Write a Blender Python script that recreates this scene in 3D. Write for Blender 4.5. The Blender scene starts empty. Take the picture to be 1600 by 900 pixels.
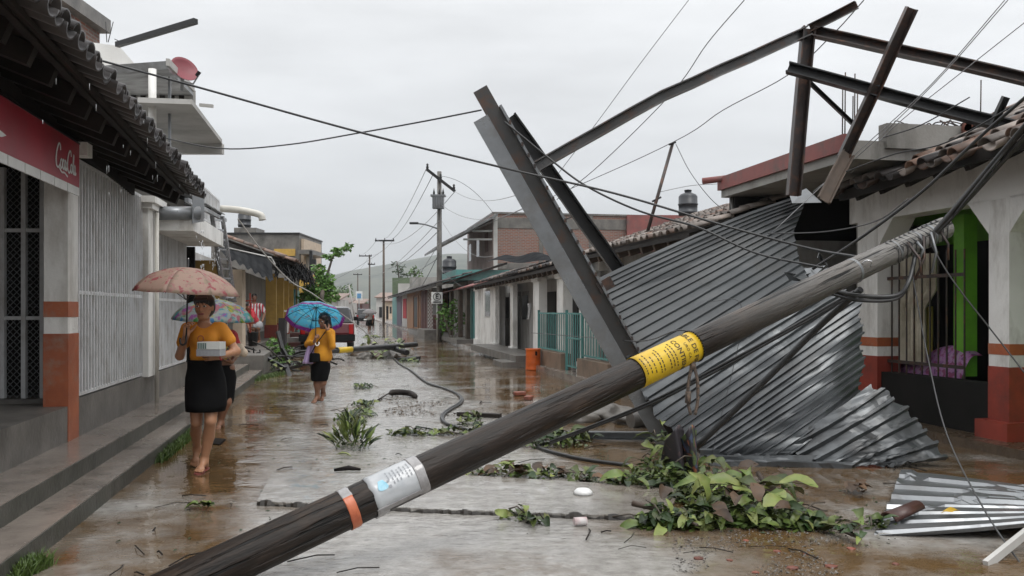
import bpy, bmesh, math, random
import numpy as np
from mathutils import Vector, Matrix, Quaternion, noise
random.seed(7); np.random.seed(7)
R = math.radians
scene = bpy.context.scene
COL = scene.collection

# ------------------------------------------------------------------ camera, world, sun, exposure
F, HY, H = 1400.0, 485.0, 1.45            # focal length in photo pixels, horizon row, eye height
cam_data = bpy.data.cameras.new('camera')
cam = bpy.data.objects.new('camera', cam_data); COL.objects.link(cam)
cam.location = (0, 0, H); cam.rotation_euler = (R(90), 0, 0)
cam_data.sensor_width = 36; cam_data.lens = 36 * F / 1600
cam_data.shift_y = (HY - 450) / 1600
cam_data.clip_start = 0.05; cam_data.clip_end = 6000
scene.camera = cam

world = bpy.data.worlds.new('World'); scene.world = world; world.use_nodes = True
nt = world.node_tree; nt.nodes.clear()
wo = nt.nodes.new('ShaderNodeOutputWorld'); bg = nt.nodes.new('ShaderNodeBackground')
sky = nt.nodes.new('ShaderNodeTexSky'); sky.sky_type = 'NISHITA'; sky.sun_disc = False
SUN_EL, SUN_ROT = R(62), R(150)
sky.sun_elevation = SUN_EL; sky.sun_rotation = SUN_ROT
tc = nt.nodes.new('ShaderNodeTexCoord')
mp = nt.nodes.new('ShaderNodeMapping'); mp.inputs['Scale'].default_value = (1.0, 1.0, 4.5)
nz = nt.nodes.new('ShaderNodeTexNoise'); nz.inputs['Scale'].default_value = 2.6; nz.inputs['Detail'].default_value = 6; nz.inputs['Roughness'].default_value = .55
nt.links.new(tc.outputs['Generated'], mp.inputs[0]); nt.links.new(mp.outputs[0], nz.inputs['Vector'])
sep = nt.nodes.new('ShaderNodeSeparateXYZ'); nt.links.new(tc.outputs['Generated'], sep.inputs[0])
rmp = nt.nodes.new('ShaderNodeValToRGB')            # overcast: brighter towards the zenith
e = rmp.color_ramp.elements
e[0].position = 0.0; e[0].color = (.40, .413, .43, 1)
e[1].position = .32; e[1].color = (.70, .712, .725, 1)
e2 = rmp.color_ramp.elements.new(.09); e2.color = (.485, .50, .516, 1)
e3 = rmp.color_ramp.elements.new(.19); e3.color = (.60, .614, .63, 1)
e4 = rmp.color_ramp.elements.new(.9); e4.color = (1.50, 1.51, 1.52, 1)
nt.links.new(sep.outputs['Z'], rmp.inputs[0])
cmx = nt.nodes.new('ShaderNodeMapRange'); cmx.inputs['From Min'].default_value = .3; cmx.inputs['From Max'].default_value = .7
cmx.inputs['To Min'].default_value = 8.6; cmx.inputs['To Max'].default_value = 11.0
nt.links.new(nz.outputs['Fac'], cmx.inputs['Value'])
vm = nt.nodes.new('ShaderNodeVectorMath'); vm.operation = 'SCALE'
nt.links.new(rmp.outputs['Color'], vm.inputs[0]); nt.links.new(cmx.outputs[0], vm.inputs['Scale'])
mix = nt.nodes.new('ShaderNodeMix'); mix.data_type = 'RGBA'; mix.inputs[0].default_value = .96
nt.links.new(sky.outputs[0], mix.inputs[6]); nt.links.new(vm.outputs[0], mix.inputs[7])
bg.inputs['Strength'].default_value = 0.10
nt.links.new(mix.outputs[2], bg.inputs['Color']); nt.links.new(bg.outputs[0], wo.inputs['Surface'])

sl = bpy.data.lights.new('sun', 'SUN'); sl.energy = 0.9; sl.angle = R(25); sl.color = (1, .98, .95)
so = bpy.data.objects.new('sun', sl); COL.objects.link(so); so.location = (0, 0, 30)
sd = Vector((math.sin(SUN_ROT) * math.cos(SUN_EL), math.cos(SUN_ROT) * math.cos(SUN_EL), math.sin(SUN_EL)))
so.rotation_euler = sd.to_track_quat('Z', 'Y').to_euler()
scene.view_settings.view_transform = 'Standard'; scene.view_settings.look = 'None'
scene.view_settings.exposure = 0.5; scene.view_settings.gamma = 1.0
scene.render.engine = 'CYCLES'
try:
    scene.cycles.max_bounces = 5; scene.cycles.diffuse_bounces = 2; scene.cycles.glossy_bounces = 3
    scene.cycles.transmission_bounces = 4; scene.cycles.volume_bounces = 0
    scene.cycles.use_denoising = True
except Exception: pass

# ------------------------------------------------------------------ frames
CS, SN = math.cos(math.atan(.1893)), math.sin(math.atan(.1893))
STREET = Matrix.Rotation(math.atan(.1893), 4, 'Z')   # local x = across the street, local y = along it
def at(px, py, Y): return Vector(((px - 800) / F * Y, Y, H + (HY - py) / F * Y))
def gy(py, z=0.0): return (H - z) * F / (py - HY)     # depth of a point at height z seen on row py
def ground(px, py, z=0.0): return at(px, py, gy(py, z))
def fY(px, V): return V / (CS * (px - 800) / F + SN)  # depth where column px meets the street-parallel plane v = V
def fu(px, V):
    k = (px - 800) / F; return fY(px, V) * (CS - SN * k)
def fz(px, py, V): return H + (HY - py) / F * fY(px, V)
def P(u, v, z=0.0): return STREET @ Vector((v, u, z))
def uv(p): q = STREET.inverted() @ Vector(p); return q.y, q.x

# ------------------------------------------------------------------ mesh builder
class MB:
    def __init__(s): s.v = []; s.f = []; s.m = []; s.mi = 0; s.smooth = False; s.sm = []
    def add(s, vs, fs, smooth=None):
        o = len(s.v); s.v.extend([tuple(p) for p in vs])
        for f in fs:
            s.f.append(tuple(i + o for i in f)); s.m.append(s.mi); s.sm.append(s.smooth if smooth is None else smooth)
        return s
    def box(s, x0, x1, y0, y1, z0, z1, M=None):
        vs = [Vector((x, y, z)) for z in (z0, z1) for y in (y0, y1) for x in (x0, x1)]
        if M is not None: vs = [M @ p for p in vs]
        return s.add(vs, [(0, 2, 3, 1), (4, 5, 7, 6), (0, 1, 5, 4), (2, 6, 7, 3), (0, 4, 6, 2), (1, 3, 7, 5)], False)
    def bar(s, p, q, w, h=None, up=(0, 0, 1)):
        p, q = Vector(p), Vector(q); h = h or w; d = (q - p).normalized(); up = Vector(up)
        if abs(d.dot(up)) > .98: up = Vector((0, 1, 0))
        sx = d.cross(up).normalized(); sy = sx.cross(d).normalized()
        vs = []
        for c in (p, q):
            for a, b in ((-1, -1), (1, -1), (1, 1), (-1, 1)): vs.append(c + sx * a * w / 2 + sy * b * h / 2)
        return s.add(vs, [(3, 2, 1, 0), (4, 5, 6, 7), (0, 1, 5, 4), (1, 2, 6, 5), (2, 3, 7, 6), (3, 0, 4, 7)], False)
    def prism(s, prof, p, q, up=(0, 0, 1), closed=True):
        """2-D profile (side, up) swept from p to q"""
        p, q = Vector(p), Vector(q); d = (q - p).normalized(); up = Vector(up)
        sx = d.cross(up).normalized(); sy = sx.cross(d).normalized(); n = len(prof)
        vs = [c + sx * a + sy * b for c in (p, q) for a, b in prof]
        fs = [(i, (i + 1) % n, n + (i + 1) % n, n + i) for i in range(n if closed else n - 1)]
        if closed: fs += [tuple(range(n))[::-1], tuple(range(n, 2 * n))]
        return s.add(vs, fs, False)
    def tube(s, pts, r, n=8, cap=True, smooth=True):
        pts = [Vector(p) for p in pts]; k = len(pts)
        rs = r if isinstance(r, (list, tuple)) else [r] * k
        vs = []; t0 = (pts[1] - pts[0]).normalized()
        a = t0.orthogonal().normalized()
        for i in range(k):
            t = (pts[min(i + 1, k - 1)] - pts[max(i - 1, 0)]).normalized()
            a = (a - t * a.dot(t)).normalized(); b = t.cross(a)
            for j in range(n):
                an = 2 * math.pi * j / n; vs.append(pts[i] + (a * math.cos(an) + b * math.sin(an)) * rs[i])
        fs = [(i * n + j, i * n + (j + 1) % n, (i + 1) * n + (j + 1) % n, (i + 1) * n + j) for i in range(k - 1) for j in range(n)]
        s.add(vs, fs, smooth)
        if cap:
            o = len(s.v) - k * n
            s.f += [tuple(o + j for j in range(n))[::-1], tuple(o + (k - 1) * n + j for j in range(n))]
            s.m += [s.mi] * 2; s.sm += [False] * 2
        return s
    def lathe(s, prof, c=(0, 0, 0), n=16, M=None, smooth=True):
        c = Vector(c); vs = []
        for r, z in prof:
            for j in range(n):
                an = 2 * math.pi * j / n; p = Vector((r * math.cos(an), r * math.sin(an), z))
                vs.append((M @ p if M is not None else p) + c)
        k = len(prof)
        fs = [(i * n + j, i * n + (j + 1) % n, (i + 1) * n + (j + 1) % n, (i + 1) * n + j) for i in range(k - 1) for j in range(n)]
        s.add(vs, fs, smooth)
        o = len(s.v) - k * n
        for row, rev in ((0, True), (k - 1, False)):
            if prof[row][0] > 1e-5:
                f = tuple(o + row * n + j for j in range(n)); s.f.append(f[::-1] if rev else f); s.m.append(s.mi); s.sm.append(False)
        return s
    def poly(s, pts, t, nrm=None):
        """planar polygon given thickness t along its normal (or nrm)"""
        pts = [Vector(p) for p in pts]; n = len(pts)
        if nrm is None:
            nrm = Vector((0, 0, 0))
            for i in range(n): nrm += pts[i].cross(pts[(i + 1) % n])
            nrm.normalize()
        else: nrm = Vector(nrm)
        vs = pts + [p - nrm * t for p in pts]
        fs = [tuple(range(n)), tuple(range(n, 2 * n))[::-1]] + [(i, n + i, n + (i + 1) % n, (i + 1) % n) for i in range(n)]
        return s.add(vs, fs, False)
    def grid(s, fn, nu, nv, smooth=True, two=0):
        vs = [fn(i / nu, j / nv) for j in range(nv + 1) for i in range(nu + 1)]
        w = nu + 1
        fs = [(j * w + i, j * w + i + 1, (j + 1) * w + i + 1, (j + 1) * w + i) for j in range(nv) for i in range(nu)]
        return s.add(vs, fs, smooth)
    def mesh(s, name, M=None):
        me = bpy.data.meshes.new(name)
        vs = s.v if M is None else [tuple(M @ Vector(p)) for p in s.v]
        me.from_pydata(vs, [], s.f); me.polygons.foreach_set('material_index', s.m); me.polygons.foreach_set('use_smooth', s.sm)
        me.update(); return me

MW = {}                                     # world matrix of every root and part
def tag(o, label=None, cat=None, group=None, kind=None):
    if label: o['label'] = label
    if cat: o['category'] = cat
    if group: o['group'] = group
    if kind: o['kind'] = kind
    return o
def thing(name, label, cat, loc=(0, 0, 0), rot=None, group=None):
    o = bpy.data.objects.new(name, None); COL.objects.link(o); o.empty_display_size = .1
    M = Matrix.Translation(Vector(loc)) @ (rot.to_4x4() if rot is not None else Matrix.Identity(4))
    o.matrix_world = M; MW[o.name] = M
    return tag(o, label, cat, group)
def link_mesh(name, me, mats, parent=None, W=None, loc=None):
    """link a mesh whose data is in its own local space; W = its world matrix"""
    o = bpy.data.objects.new(name, me); COL.objects.link(o)
    if not me.materials:
        for m in (mats if isinstance(mats, (list, tuple)) else [mats]): me.materials.append(m)
    W = W if W is not None else Matrix.Identity(4)
    MW[o.name] = W
    if parent is not None:
        o.parent = parent; o.matrix_parent_inverse = Matrix.Identity(4)
        o.matrix_basis = MW[parent.name].inverted() @ W
    else: o.matrix_basis = W
    return o
def obj(name, mb, mat, parent=None, frame=None, pivot=None, **kw):
    """mb is in world coordinates (or in `frame`); origin goes to the parent's origin or to pivot"""
    base = MW[parent.name] if parent is not None else Matrix.Translation(Vector(pivot) if pivot is not None else centre_base(mb, frame))
    M = base.inverted() @ (frame if frame is not None else Matrix.Identity(4))
    o = link_mesh(name, mb.mesh(name, M), mat, parent, base)
    return tag(o, **kw) if kw else o
def centre_base(mb, frame):
    a = np.array(mb.v); lo, hi = a.min(0), a.max(0)
    c = Vector(((lo[0] + hi[0]) / 2, (lo[1] + hi[1]) / 2, lo[2])); return frame @ c if frame is not None else c
def structure(name, mb, mat, frame=None, **kw): return obj(name, mb, mat, None, frame, kind='structure', **kw)
def copy_tree(o, W, label=None, parent=None):
    def rec(src, par):
        c = src.copy(); COL.objects.link(c)
        if par is not None: c.parent = par; c.matrix_parent_inverse = Matrix.Identity(4)
        for ch in src.children: rec(ch, c)
        return c
    c = rec(o, None); c.matrix_basis = W; MW[c.name] = W
    if label: c['label'] = label
    return c
def inst(name, me, W, parent, mat=None, **kw):
    o = link_mesh(name, me, mat, parent, W); return tag(o, **kw) if kw else o
def frame_at(p, xdir, zdir):
    """matrix with local y along xdir-cross, x along xdir, z near zdir"""
    x = Vector(xdir).normalized(); z = Vector(zdir); z = (z - x * z.dot(x)).normalized(); y = z.cross(x)
    M = Matrix((x, y, z)).transposed().to_4x4(); M.translation = Vector(p); return M
def frame_y(p, ydir, zdir):
    y = Vector(ydir).normalized(); z = Vector(zdir); z = (z - y * z.dot(y)).normalized(); x = y.cross(z)
    M = Matrix((x, y, z)).transposed().to_4x4(); M.translation = Vector(p); return M
def spline(pts, n=8):
    pts = [Vector(p) for p in pts]; out = []
    q = [pts[0] * 2 - pts[1]] + pts + [pts[-1] * 2 - pts[-2]]
    for i in range(1, len(q) - 2):
        for k in range(n):
            t = k / n; a, b, c, d = q[i - 1], q[i], q[i + 1], q[i + 2]
            out.append(.5 * ((2 * b) + (c - a) * t + (2 * a - 5 * b + 4 * c - d) * t * t + (3 * b - a - 3 * c + d) * t ** 3))
    out.append(pts[-1]); return out
def rnd(a, b): return random.uniform(a, b)

# ------------------------------------------------------------------ materials
def mat(name, col, rough=.6, col2=None, scale=4.0, bump=0.0, bscale=None, metal=0.0, spec=.5, stretch=(1, 1, 1), lo=.35, hi=.65,
        stain=None, sscale=1.2, samt=.6, rvar=0.0, coat=0.0, world=False, objrand=0.0, detail=6, trans=0.0, sstretch=None):
    m = bpy.data.materials.new(name); m.use_nodes = True; t = m.node_tree; N = t.nodes; Lk = t.links
    b = N['Principled BSDF']
    b.inputs['Roughness'].default_value = rough; b.inputs['Metallic'].default_value = metal
    b.inputs['Specular IOR Level'].default_value = spec; b.inputs['Coat Weight'].default_value = coat; b.inputs['Coat Roughness'].default_value = .08
    c4 = lambda c: (c[0], c[1], c[2], 1)
    tcn = N.new('ShaderNodeTexCoord'); mpn = N.new('ShaderNodeMapping'); mpn.inputs['Scale'].default_value = stretch
    if world:
        g = N.new('ShaderNodeNewGeometry'); Lk.new(g.outputs['Position'], mpn.inputs[0])
    else: Lk.new(tcn.outputs['Object'], mpn.inputs[0])
    n1 = N.new('ShaderNodeTexNoise'); n1.inputs['Scale'].default_value = scale; n1.inputs['Detail'].default_value = detail; n1.inputs['Roughness'].default_value = .6
    Lk.new(mpn.outputs[0], n1.inputs['Vector'])
    oi = N.new('ShaderNodeObjectInfo')
    if not world:
        ad = N.new('ShaderNodeVectorMath'); ad.operation = 'ADD'
        Lk.new(mpn.outputs[0], ad.inputs[0])
        sc = N.new('ShaderNodeVectorMath'); sc.operation = 'SCALE'; sc.inputs[0].default_value = (37, 17, 23); Lk.new(oi.outputs['Random'], sc.inputs['Scale'])
        Lk.new(sc.outputs[0], ad.inputs[1]); Lk.new(ad.outputs[0], n1.inputs['Vector'])
        vec = ad.outputs[0]
    else: vec = mpn.outputs[0]
    mr = N.new('ShaderNodeMapRange'); mr.inputs['From Min'].default_value = lo; mr.inputs['From Max'].default_value = hi
    Lk.new(n1.outputs['Fac'], mr.inputs['Value'])
    mx = N.new('ShaderNodeMix'); mx.data_type = 'RGBA'; mx.inputs[6].default_value = c4(col); mx.inputs[7].default_value = c4(col2 or tuple(x * .8 for x in col))
    Lk.new(mr.outputs[0], mx.inputs[0]); out = mx.outputs[2]
    if stain:
        n2 = N.new('ShaderNodeTexNoise'); n2.inputs['Scale'].default_value = sscale; n2.inputs['Detail'].default_value = 8; n2.inputs['Roughness'].default_value = .68
        if sstretch:
            mp2 = N.new('ShaderNodeMapping'); mp2.inputs['Scale'].default_value = sstretch; Lk.new(vec, mp2.inputs[0]); Lk.new(mp2.outputs[0], n2.inputs['Vector'])
        else: Lk.new(vec, n2.inputs['Vector'])
        m2 = N.new('ShaderNodeMapRange'); m2.inputs['From Min'].default_value = .5; m2.inputs['From Max'].default_value = .72; m2.inputs['To Max'].default_value = samt
        Lk.new(n2.outputs['Fac'], m2.inputs['Value'])
        mx2 = N.new('ShaderNodeMix'); mx2.data_type = 'RGBA'; mx2.inputs[7].default_value = c4(stain)
        Lk.new(m2.outputs[0], mx2.inputs[0]); Lk.new(out, mx2.inputs[6]); out = mx2.outputs[2]
    if objrand:
        hs = N.new('ShaderNodeHueSaturation'); mr3 = N.new('ShaderNodeMapRange'); mr3.inputs['To Min'].default_value = 1 - objrand; mr3.inputs['To Max'].default_value = 1 + objrand
        Lk.new(oi.outputs['Random'], mr3.inputs['Value']); Lk.new(mr3.outputs[0], hs.inputs['Value']); Lk.new(out, hs.inputs['Color']); out = hs.outputs['Color']
    Lk.new(out, b.inputs['Base Color'])
    if rvar:
        m4 = N.new('ShaderNodeMapRange'); m4.inputs['From Min'].default_value = .3; m4.inputs['From Max'].default_value = .7
        m4.inputs['To Min'].default_value = max(.02, rough - rvar); m4.inputs['To Max'].default_value = min(1, rough + rvar)
        Lk.new(n1.outputs['Fac'], m4.inputs['Value']); Lk.new(m4.outputs[0], b.inputs['Roughness'])
    if bump:
        nb = N.new('ShaderNodeTexNoise'); nb.inputs['Scale'].default_value = bscale or scale * 4; nb.inputs['Detail'].default_value = 5
        Lk.new(vec, nb.inputs['Vector'])
        bp = N.new('ShaderNodeBump'); bp.inputs['Strength'].default_value = min(1, bump * 20); bp.inputs['Distance'].default_value = bump * .1
        Lk.new(nb.outputs['Fac'], bp.inputs['Height']); Lk.new(bp.outputs[0], b.inputs['Normal'])
    if trans:
        b.inputs['Transmission Weight'].default_value = trans
    m['bsdf'] = 1
    return m
M = {}
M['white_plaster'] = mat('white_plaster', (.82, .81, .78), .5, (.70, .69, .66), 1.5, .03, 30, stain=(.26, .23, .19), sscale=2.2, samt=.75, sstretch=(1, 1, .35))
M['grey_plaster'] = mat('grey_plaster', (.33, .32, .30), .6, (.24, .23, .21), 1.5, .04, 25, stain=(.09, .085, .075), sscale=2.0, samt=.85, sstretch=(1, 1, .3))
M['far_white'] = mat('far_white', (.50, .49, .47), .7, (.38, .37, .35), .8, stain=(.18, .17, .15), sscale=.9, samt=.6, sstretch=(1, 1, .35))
M['wet_concrete'] = mat('wet_concrete', (.29, .245, .21), .20, (.17, .145, .125), 2.0, .03, 30, rvar=.14, stain=(.045, .038, .03), sscale=2.2, samt=.7, spec=.42)
M['wall_concrete'] = mat('wall_concrete', (.185, .172, .155), .42, (.105, .098, .09), 2.2, .05, 24, stain=(.04, .038, .033), sscale=2.2, samt=.7, sstretch=(1, 1, .4))
M['white_metal'] = mat('white_metal', (.66, .67, .68), .38, (.55, .55, .55), 3, stain=(.30, .27, .24), sscale=3, samt=.5)
M['grey_metal'] = mat('grey_metal', (.22, .23, .24), .34, (.16, .168, .175), 3, metal=.35, rvar=.1, stain=(.10, .08, .06), sscale=2.2, samt=.55)
M['beam_steel'] = mat('beam_steel', (.075, .073, .071), .34, (.05, .048, .046), 3, .01, 30, metal=.25, rvar=.1, stain=(.12, .05, .022), sscale=5, samt=.75)
M['rust_steel'] = mat('rust_steel', (.045, .032, .028), .42, (.026, .020, .018), 5, .02, 40, metal=.15, stain=(.16, .065, .03), sscale=7, samt=.8)
M['dark_steel'] = mat('dark_steel', (.017, .017, .018), .38, (.010, .010, .010), 5, .01, 40, metal=.2)
M['zinc'] = mat('zinc', (.27, .28, .29), .36, (.18, .19, .20), 2.2, .008, 30, metal=.75, rvar=.08, stain=(.15, .14, .13), sscale=2.4, samt=.5, stretch=(1, 1, 1))
M['old_zinc'] = mat('old_zinc', (.22, .225, .225), .42, (.13, .13, .13), 2.0, .012, 26, metal=.45, rvar=.08, stain=(.06, .05, .04), sscale=2.0, samt=.6)
M['tile_dark'] = mat('tile_dark', (.045, .037, .035), .38, (.035, .032, .032), 6, .03, 40, objrand=.45, stain=(.02, .02, .022), sscale=5, samt=.8, coat=.08, spec=.3)
M['tile_clay'] = mat('tile_clay', (.19, .105, .07), .45, (.10, .07, .055), 6, .03, 40, objrand=.5, stain=(.045, .04, .035), sscale=5, samt=.85)
M['tile_grey'] = mat('tile_grey', (.26, .22, .19), .55, (.16, .135, .12), 5, .03, 40, objrand=.5, stain=(.06, .055, .05), sscale=4, samt=.7)
M['wood_dark'] = mat('wood_dark', (.028, .023, .02), .6, (.014, .012, .011), 4, .03, 30, stretch=(1, 1, 1), objrand=.3, spec=.15)
M['wood_brown'] = mat('wood_brown', (.095, .065, .045), .6, (.05, .036, .027), 4, .03, 30, objrand=.3)
M['pole_wood'] = None
M['orange_paint'] = mat('orange_paint', (.40, .11, .04), .42, (.29, .075, .03), 4, .03, 25, stain=(.30, .20, .15), sscale=7, samt=.75)
M['red_paint'] = mat('red_paint', (.33, .05, .03), .4, (.22, .035, .022), 3, .02, 25, stain=(.08, .03, .025), sscale=2.5, samt=.6)
M['red_sign'] = mat('red_sign', (.36, .022, .038), .38, (.28, .018, .032), 2, stain=(.2, .06, .06), sscale=1.5, samt=.5)
M['sign_white'] = mat('sign_white', (.72, .72, .70), .4, (.6, .6, .58), 5)
M['black'] = mat('black', (.004, .004, .0045), .5, spec=.25)
M['rubber'] = mat('rubber', (.018, .018, .019), .5, (.028, .028, .028), 8)
M['interior_shade'] = mat('interior_shade', (.012, .011, .010), .8, (.007, .007, .006), 2, spec=.2)  # near-black base colour: shade of rooms and recesses put into their walls
M['lime'] = mat('lime', (.16, .42, .03), .55, (.12, .33, .025), 2, stain=(.06, .15, .02), sscale=2, samt=.4)
M['yellow_paint'] = mat('yellow_paint', (.58, .36, .07), .5, (.46, .28, .055), 2, stain=(.2, .12, .05), sscale=1.8, samt=.5)
M['teal_paint'] = mat('teal_paint', (.10, .29, .27), .5, (.08, .22, .21), 3, stain=(.08, .13, .12), sscale=2.2, samt=.5)
M['far_orange'] = mat('far_orange', (.30, .13, .04), .6, (.20, .085, .03), 1.5, stain=(.15, .08, .04), sscale=1.2, samt=.5)
M['far_red'] = mat('far_red', (.15, .05, .042), .6, (.10, .035, .03), 1.5, stain=(.12, .05, .05), sscale=1.2, samt=.5)
M['violet_paint'] = mat('violet_paint', (.11, .085, .13), .6)
M['barrel_orange'] = mat('barrel_orange', (.68, .13, .015), .4, (.55, .10, .015), 3, stain=(.25, .07, .02), sscale=3, samt=.4)
M['tank_black'] = mat('tank_black', (.03, .033, .04), .4, (.02, .022, .026), 3)
M['glass_dark'] = mat('glass_dark', (.012, .013, .015), .06, spec=.6)
M['cable'] = mat('cable', (.014, .014, .015), .4, (.03, .03, .03), 10)
M['wire'] = mat('wire', (.06, .06, .062), .5)
M['wire_grey'] = mat('wire_grey', (.32, .32, .33), .45)
M['leaf_a'] = mat('leaf_a', (.058, .10, .019), .4, (.10, .13, .03), 9, objrand=.6, spec=.4, stain=(.06, .04, .015), sscale=7, samt=.7)
M['leaf_b'] = mat('leaf_b', (.12, .165, .04), .42, (.18, .20, .06), 9, objrand=.5, spec=.35, stain=(.10, .07, .02), sscale=7, samt=.7)
M['leaf_dark'] = mat('leaf_dark', (.016, .036, .009), .4, (.028, .05, .014), 6, objrand=.5, spec=.35)
M['leaf_brown'] = mat('leaf_brown', (.095, .048, .018), .55, (.045, .026, .014), 8, objrand=.4)
M['leaf_yellow'] = mat('leaf_yellow', (.45, .28, .02), .4, (.36, .22, .02), 8)
M['tree_leaf'] = mat('tree_leaf', (.065, .12, .035), .5, (.11, .18, .05), 1.2)
M['bright_leaf'] = mat('bright_leaf', (.13, .26, .045), .5, (.08, .18, .03), 2.5)
M['bark'] = mat('bark', (.10, .08, .06), .8, (.06, .05, .04), 8, .04, 30)
M['grass'] = mat('grass', (.05, .095, .016), .5, (.085, .13, .025), 5)
M['mud'] = mat('mud', (.10, .07, .045), .3, (.06, .042, .028), 5, .05, 25, rvar=.15)
M['stone'] = mat('stone', (.20, .185, .165), .5, (.11, .10, .09), 6, .05, 25, objrand=.3)
M['brick_red'] = mat('brick_red', (.22, .065, .038), .5, (.13, .045, .03), 9, .03, 40, objrand=.3)
M['skin'] = mat('skin', (.39, .20, .115), .42, (.33, .165, .092), 5, spec=.4)
M['skin_dark'] = mat('skin_dark', (.24, .118, .07), .45, (.2, .096, .056), 5, spec=.4)
M['lips'] = mat('lips', (.24, .07, .06), .4)
M['hair'] = mat('hair', (.011, .009, .009), .32, (.02, .016, .015), 30, .02, 90)
M['tee_orange'] = mat('tee_orange', (.60, .235, .015), .8, (.50, .19, .012), 4, .03, 40)
M['sweater_orange'] = mat('sweater_orange', (.62, .27, .012), .8, (.50, .20, .01), 5, .03, 50)
M['black_cloth'] = mat('black_cloth', (.004, .004, .0045), .8, (.007, .007, .0075), 6, .03, 25, spec=.1)
M['red_cloth'] = mat('red_cloth', (.42, .025, .035), .8, (.34, .02, .03), 5)
M['white_cloth'] = mat('white_cloth', (.62, .61, .60), .8, (.5, .5, .49), 5)
M['grey_cloth'] = mat('grey_cloth', (.33, .33, .34), .8, (.26, .26, .27), 5)
M['lilac_cloth'] = mat('lilac_cloth', (.48, .36, .60), .7, (.40, .30, .5), 4, .03, 20)
M['cream'] = mat('cream', (.62, .50, .38), .6, (.5, .4, .3), 4)
M['card_white'] = mat('card_white', (.50, .51, .49), .5, (.5, .5, .48), 8)
M['hook_white'] = mat('hook_white', (.68, .64, .58), .35)
M['car_red'] = mat('car_red', (.11, .008, .011), .3, (.085, .007, .009), 2, coat=.3)
M['car_dark'] = mat('car_dark', (.02, .021, .024), .22, coat=.6)
M['chrome'] = mat('chrome', (.55, .55, .56), .2, metal=.9)
M['lamp_red'] = mat('lamp_red', (.38, .01, .01), .15)
M['gold_door'] = mat('gold_door', (.28, .18, .05), .45, (.2, .12, .035), 3)
M['curtain'] = mat('curtain', (.62, .57, .46), .8, (.34, .30, .22), 3)
M['curtain_yellow'] = mat('curtain_yellow', (.50, .42, .09), .8)
M['pvc'] = mat('pvc', (.62, .60, .54), .4, (.52, .5, .45), 3)
M['foam'] = mat('foam', (.80, .80, .79), .45)
M['dish_red'] = mat('dish_red', (.24, .05, .065), .5, (.2, .04, .05), 3, stain=(.12, .05, .05), sscale=4, samt=.5)
M['plaster_red'] = mat('plaster_red', (.27, .085, .075), .6, (.19, .065, .06), 2, .03, 20, stain=(.11, .09, .08), sscale=2.2, samt=.95)
M['pine'] = mat('pine', (.035, .06, .03), .6, (.05, .08, .04), 2)
M['tarp_black'] = mat('tarp_black', (.02, .021, .023), .6, (.04, .041, .043), 2.5, .03, 8, spec=.0)
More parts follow.
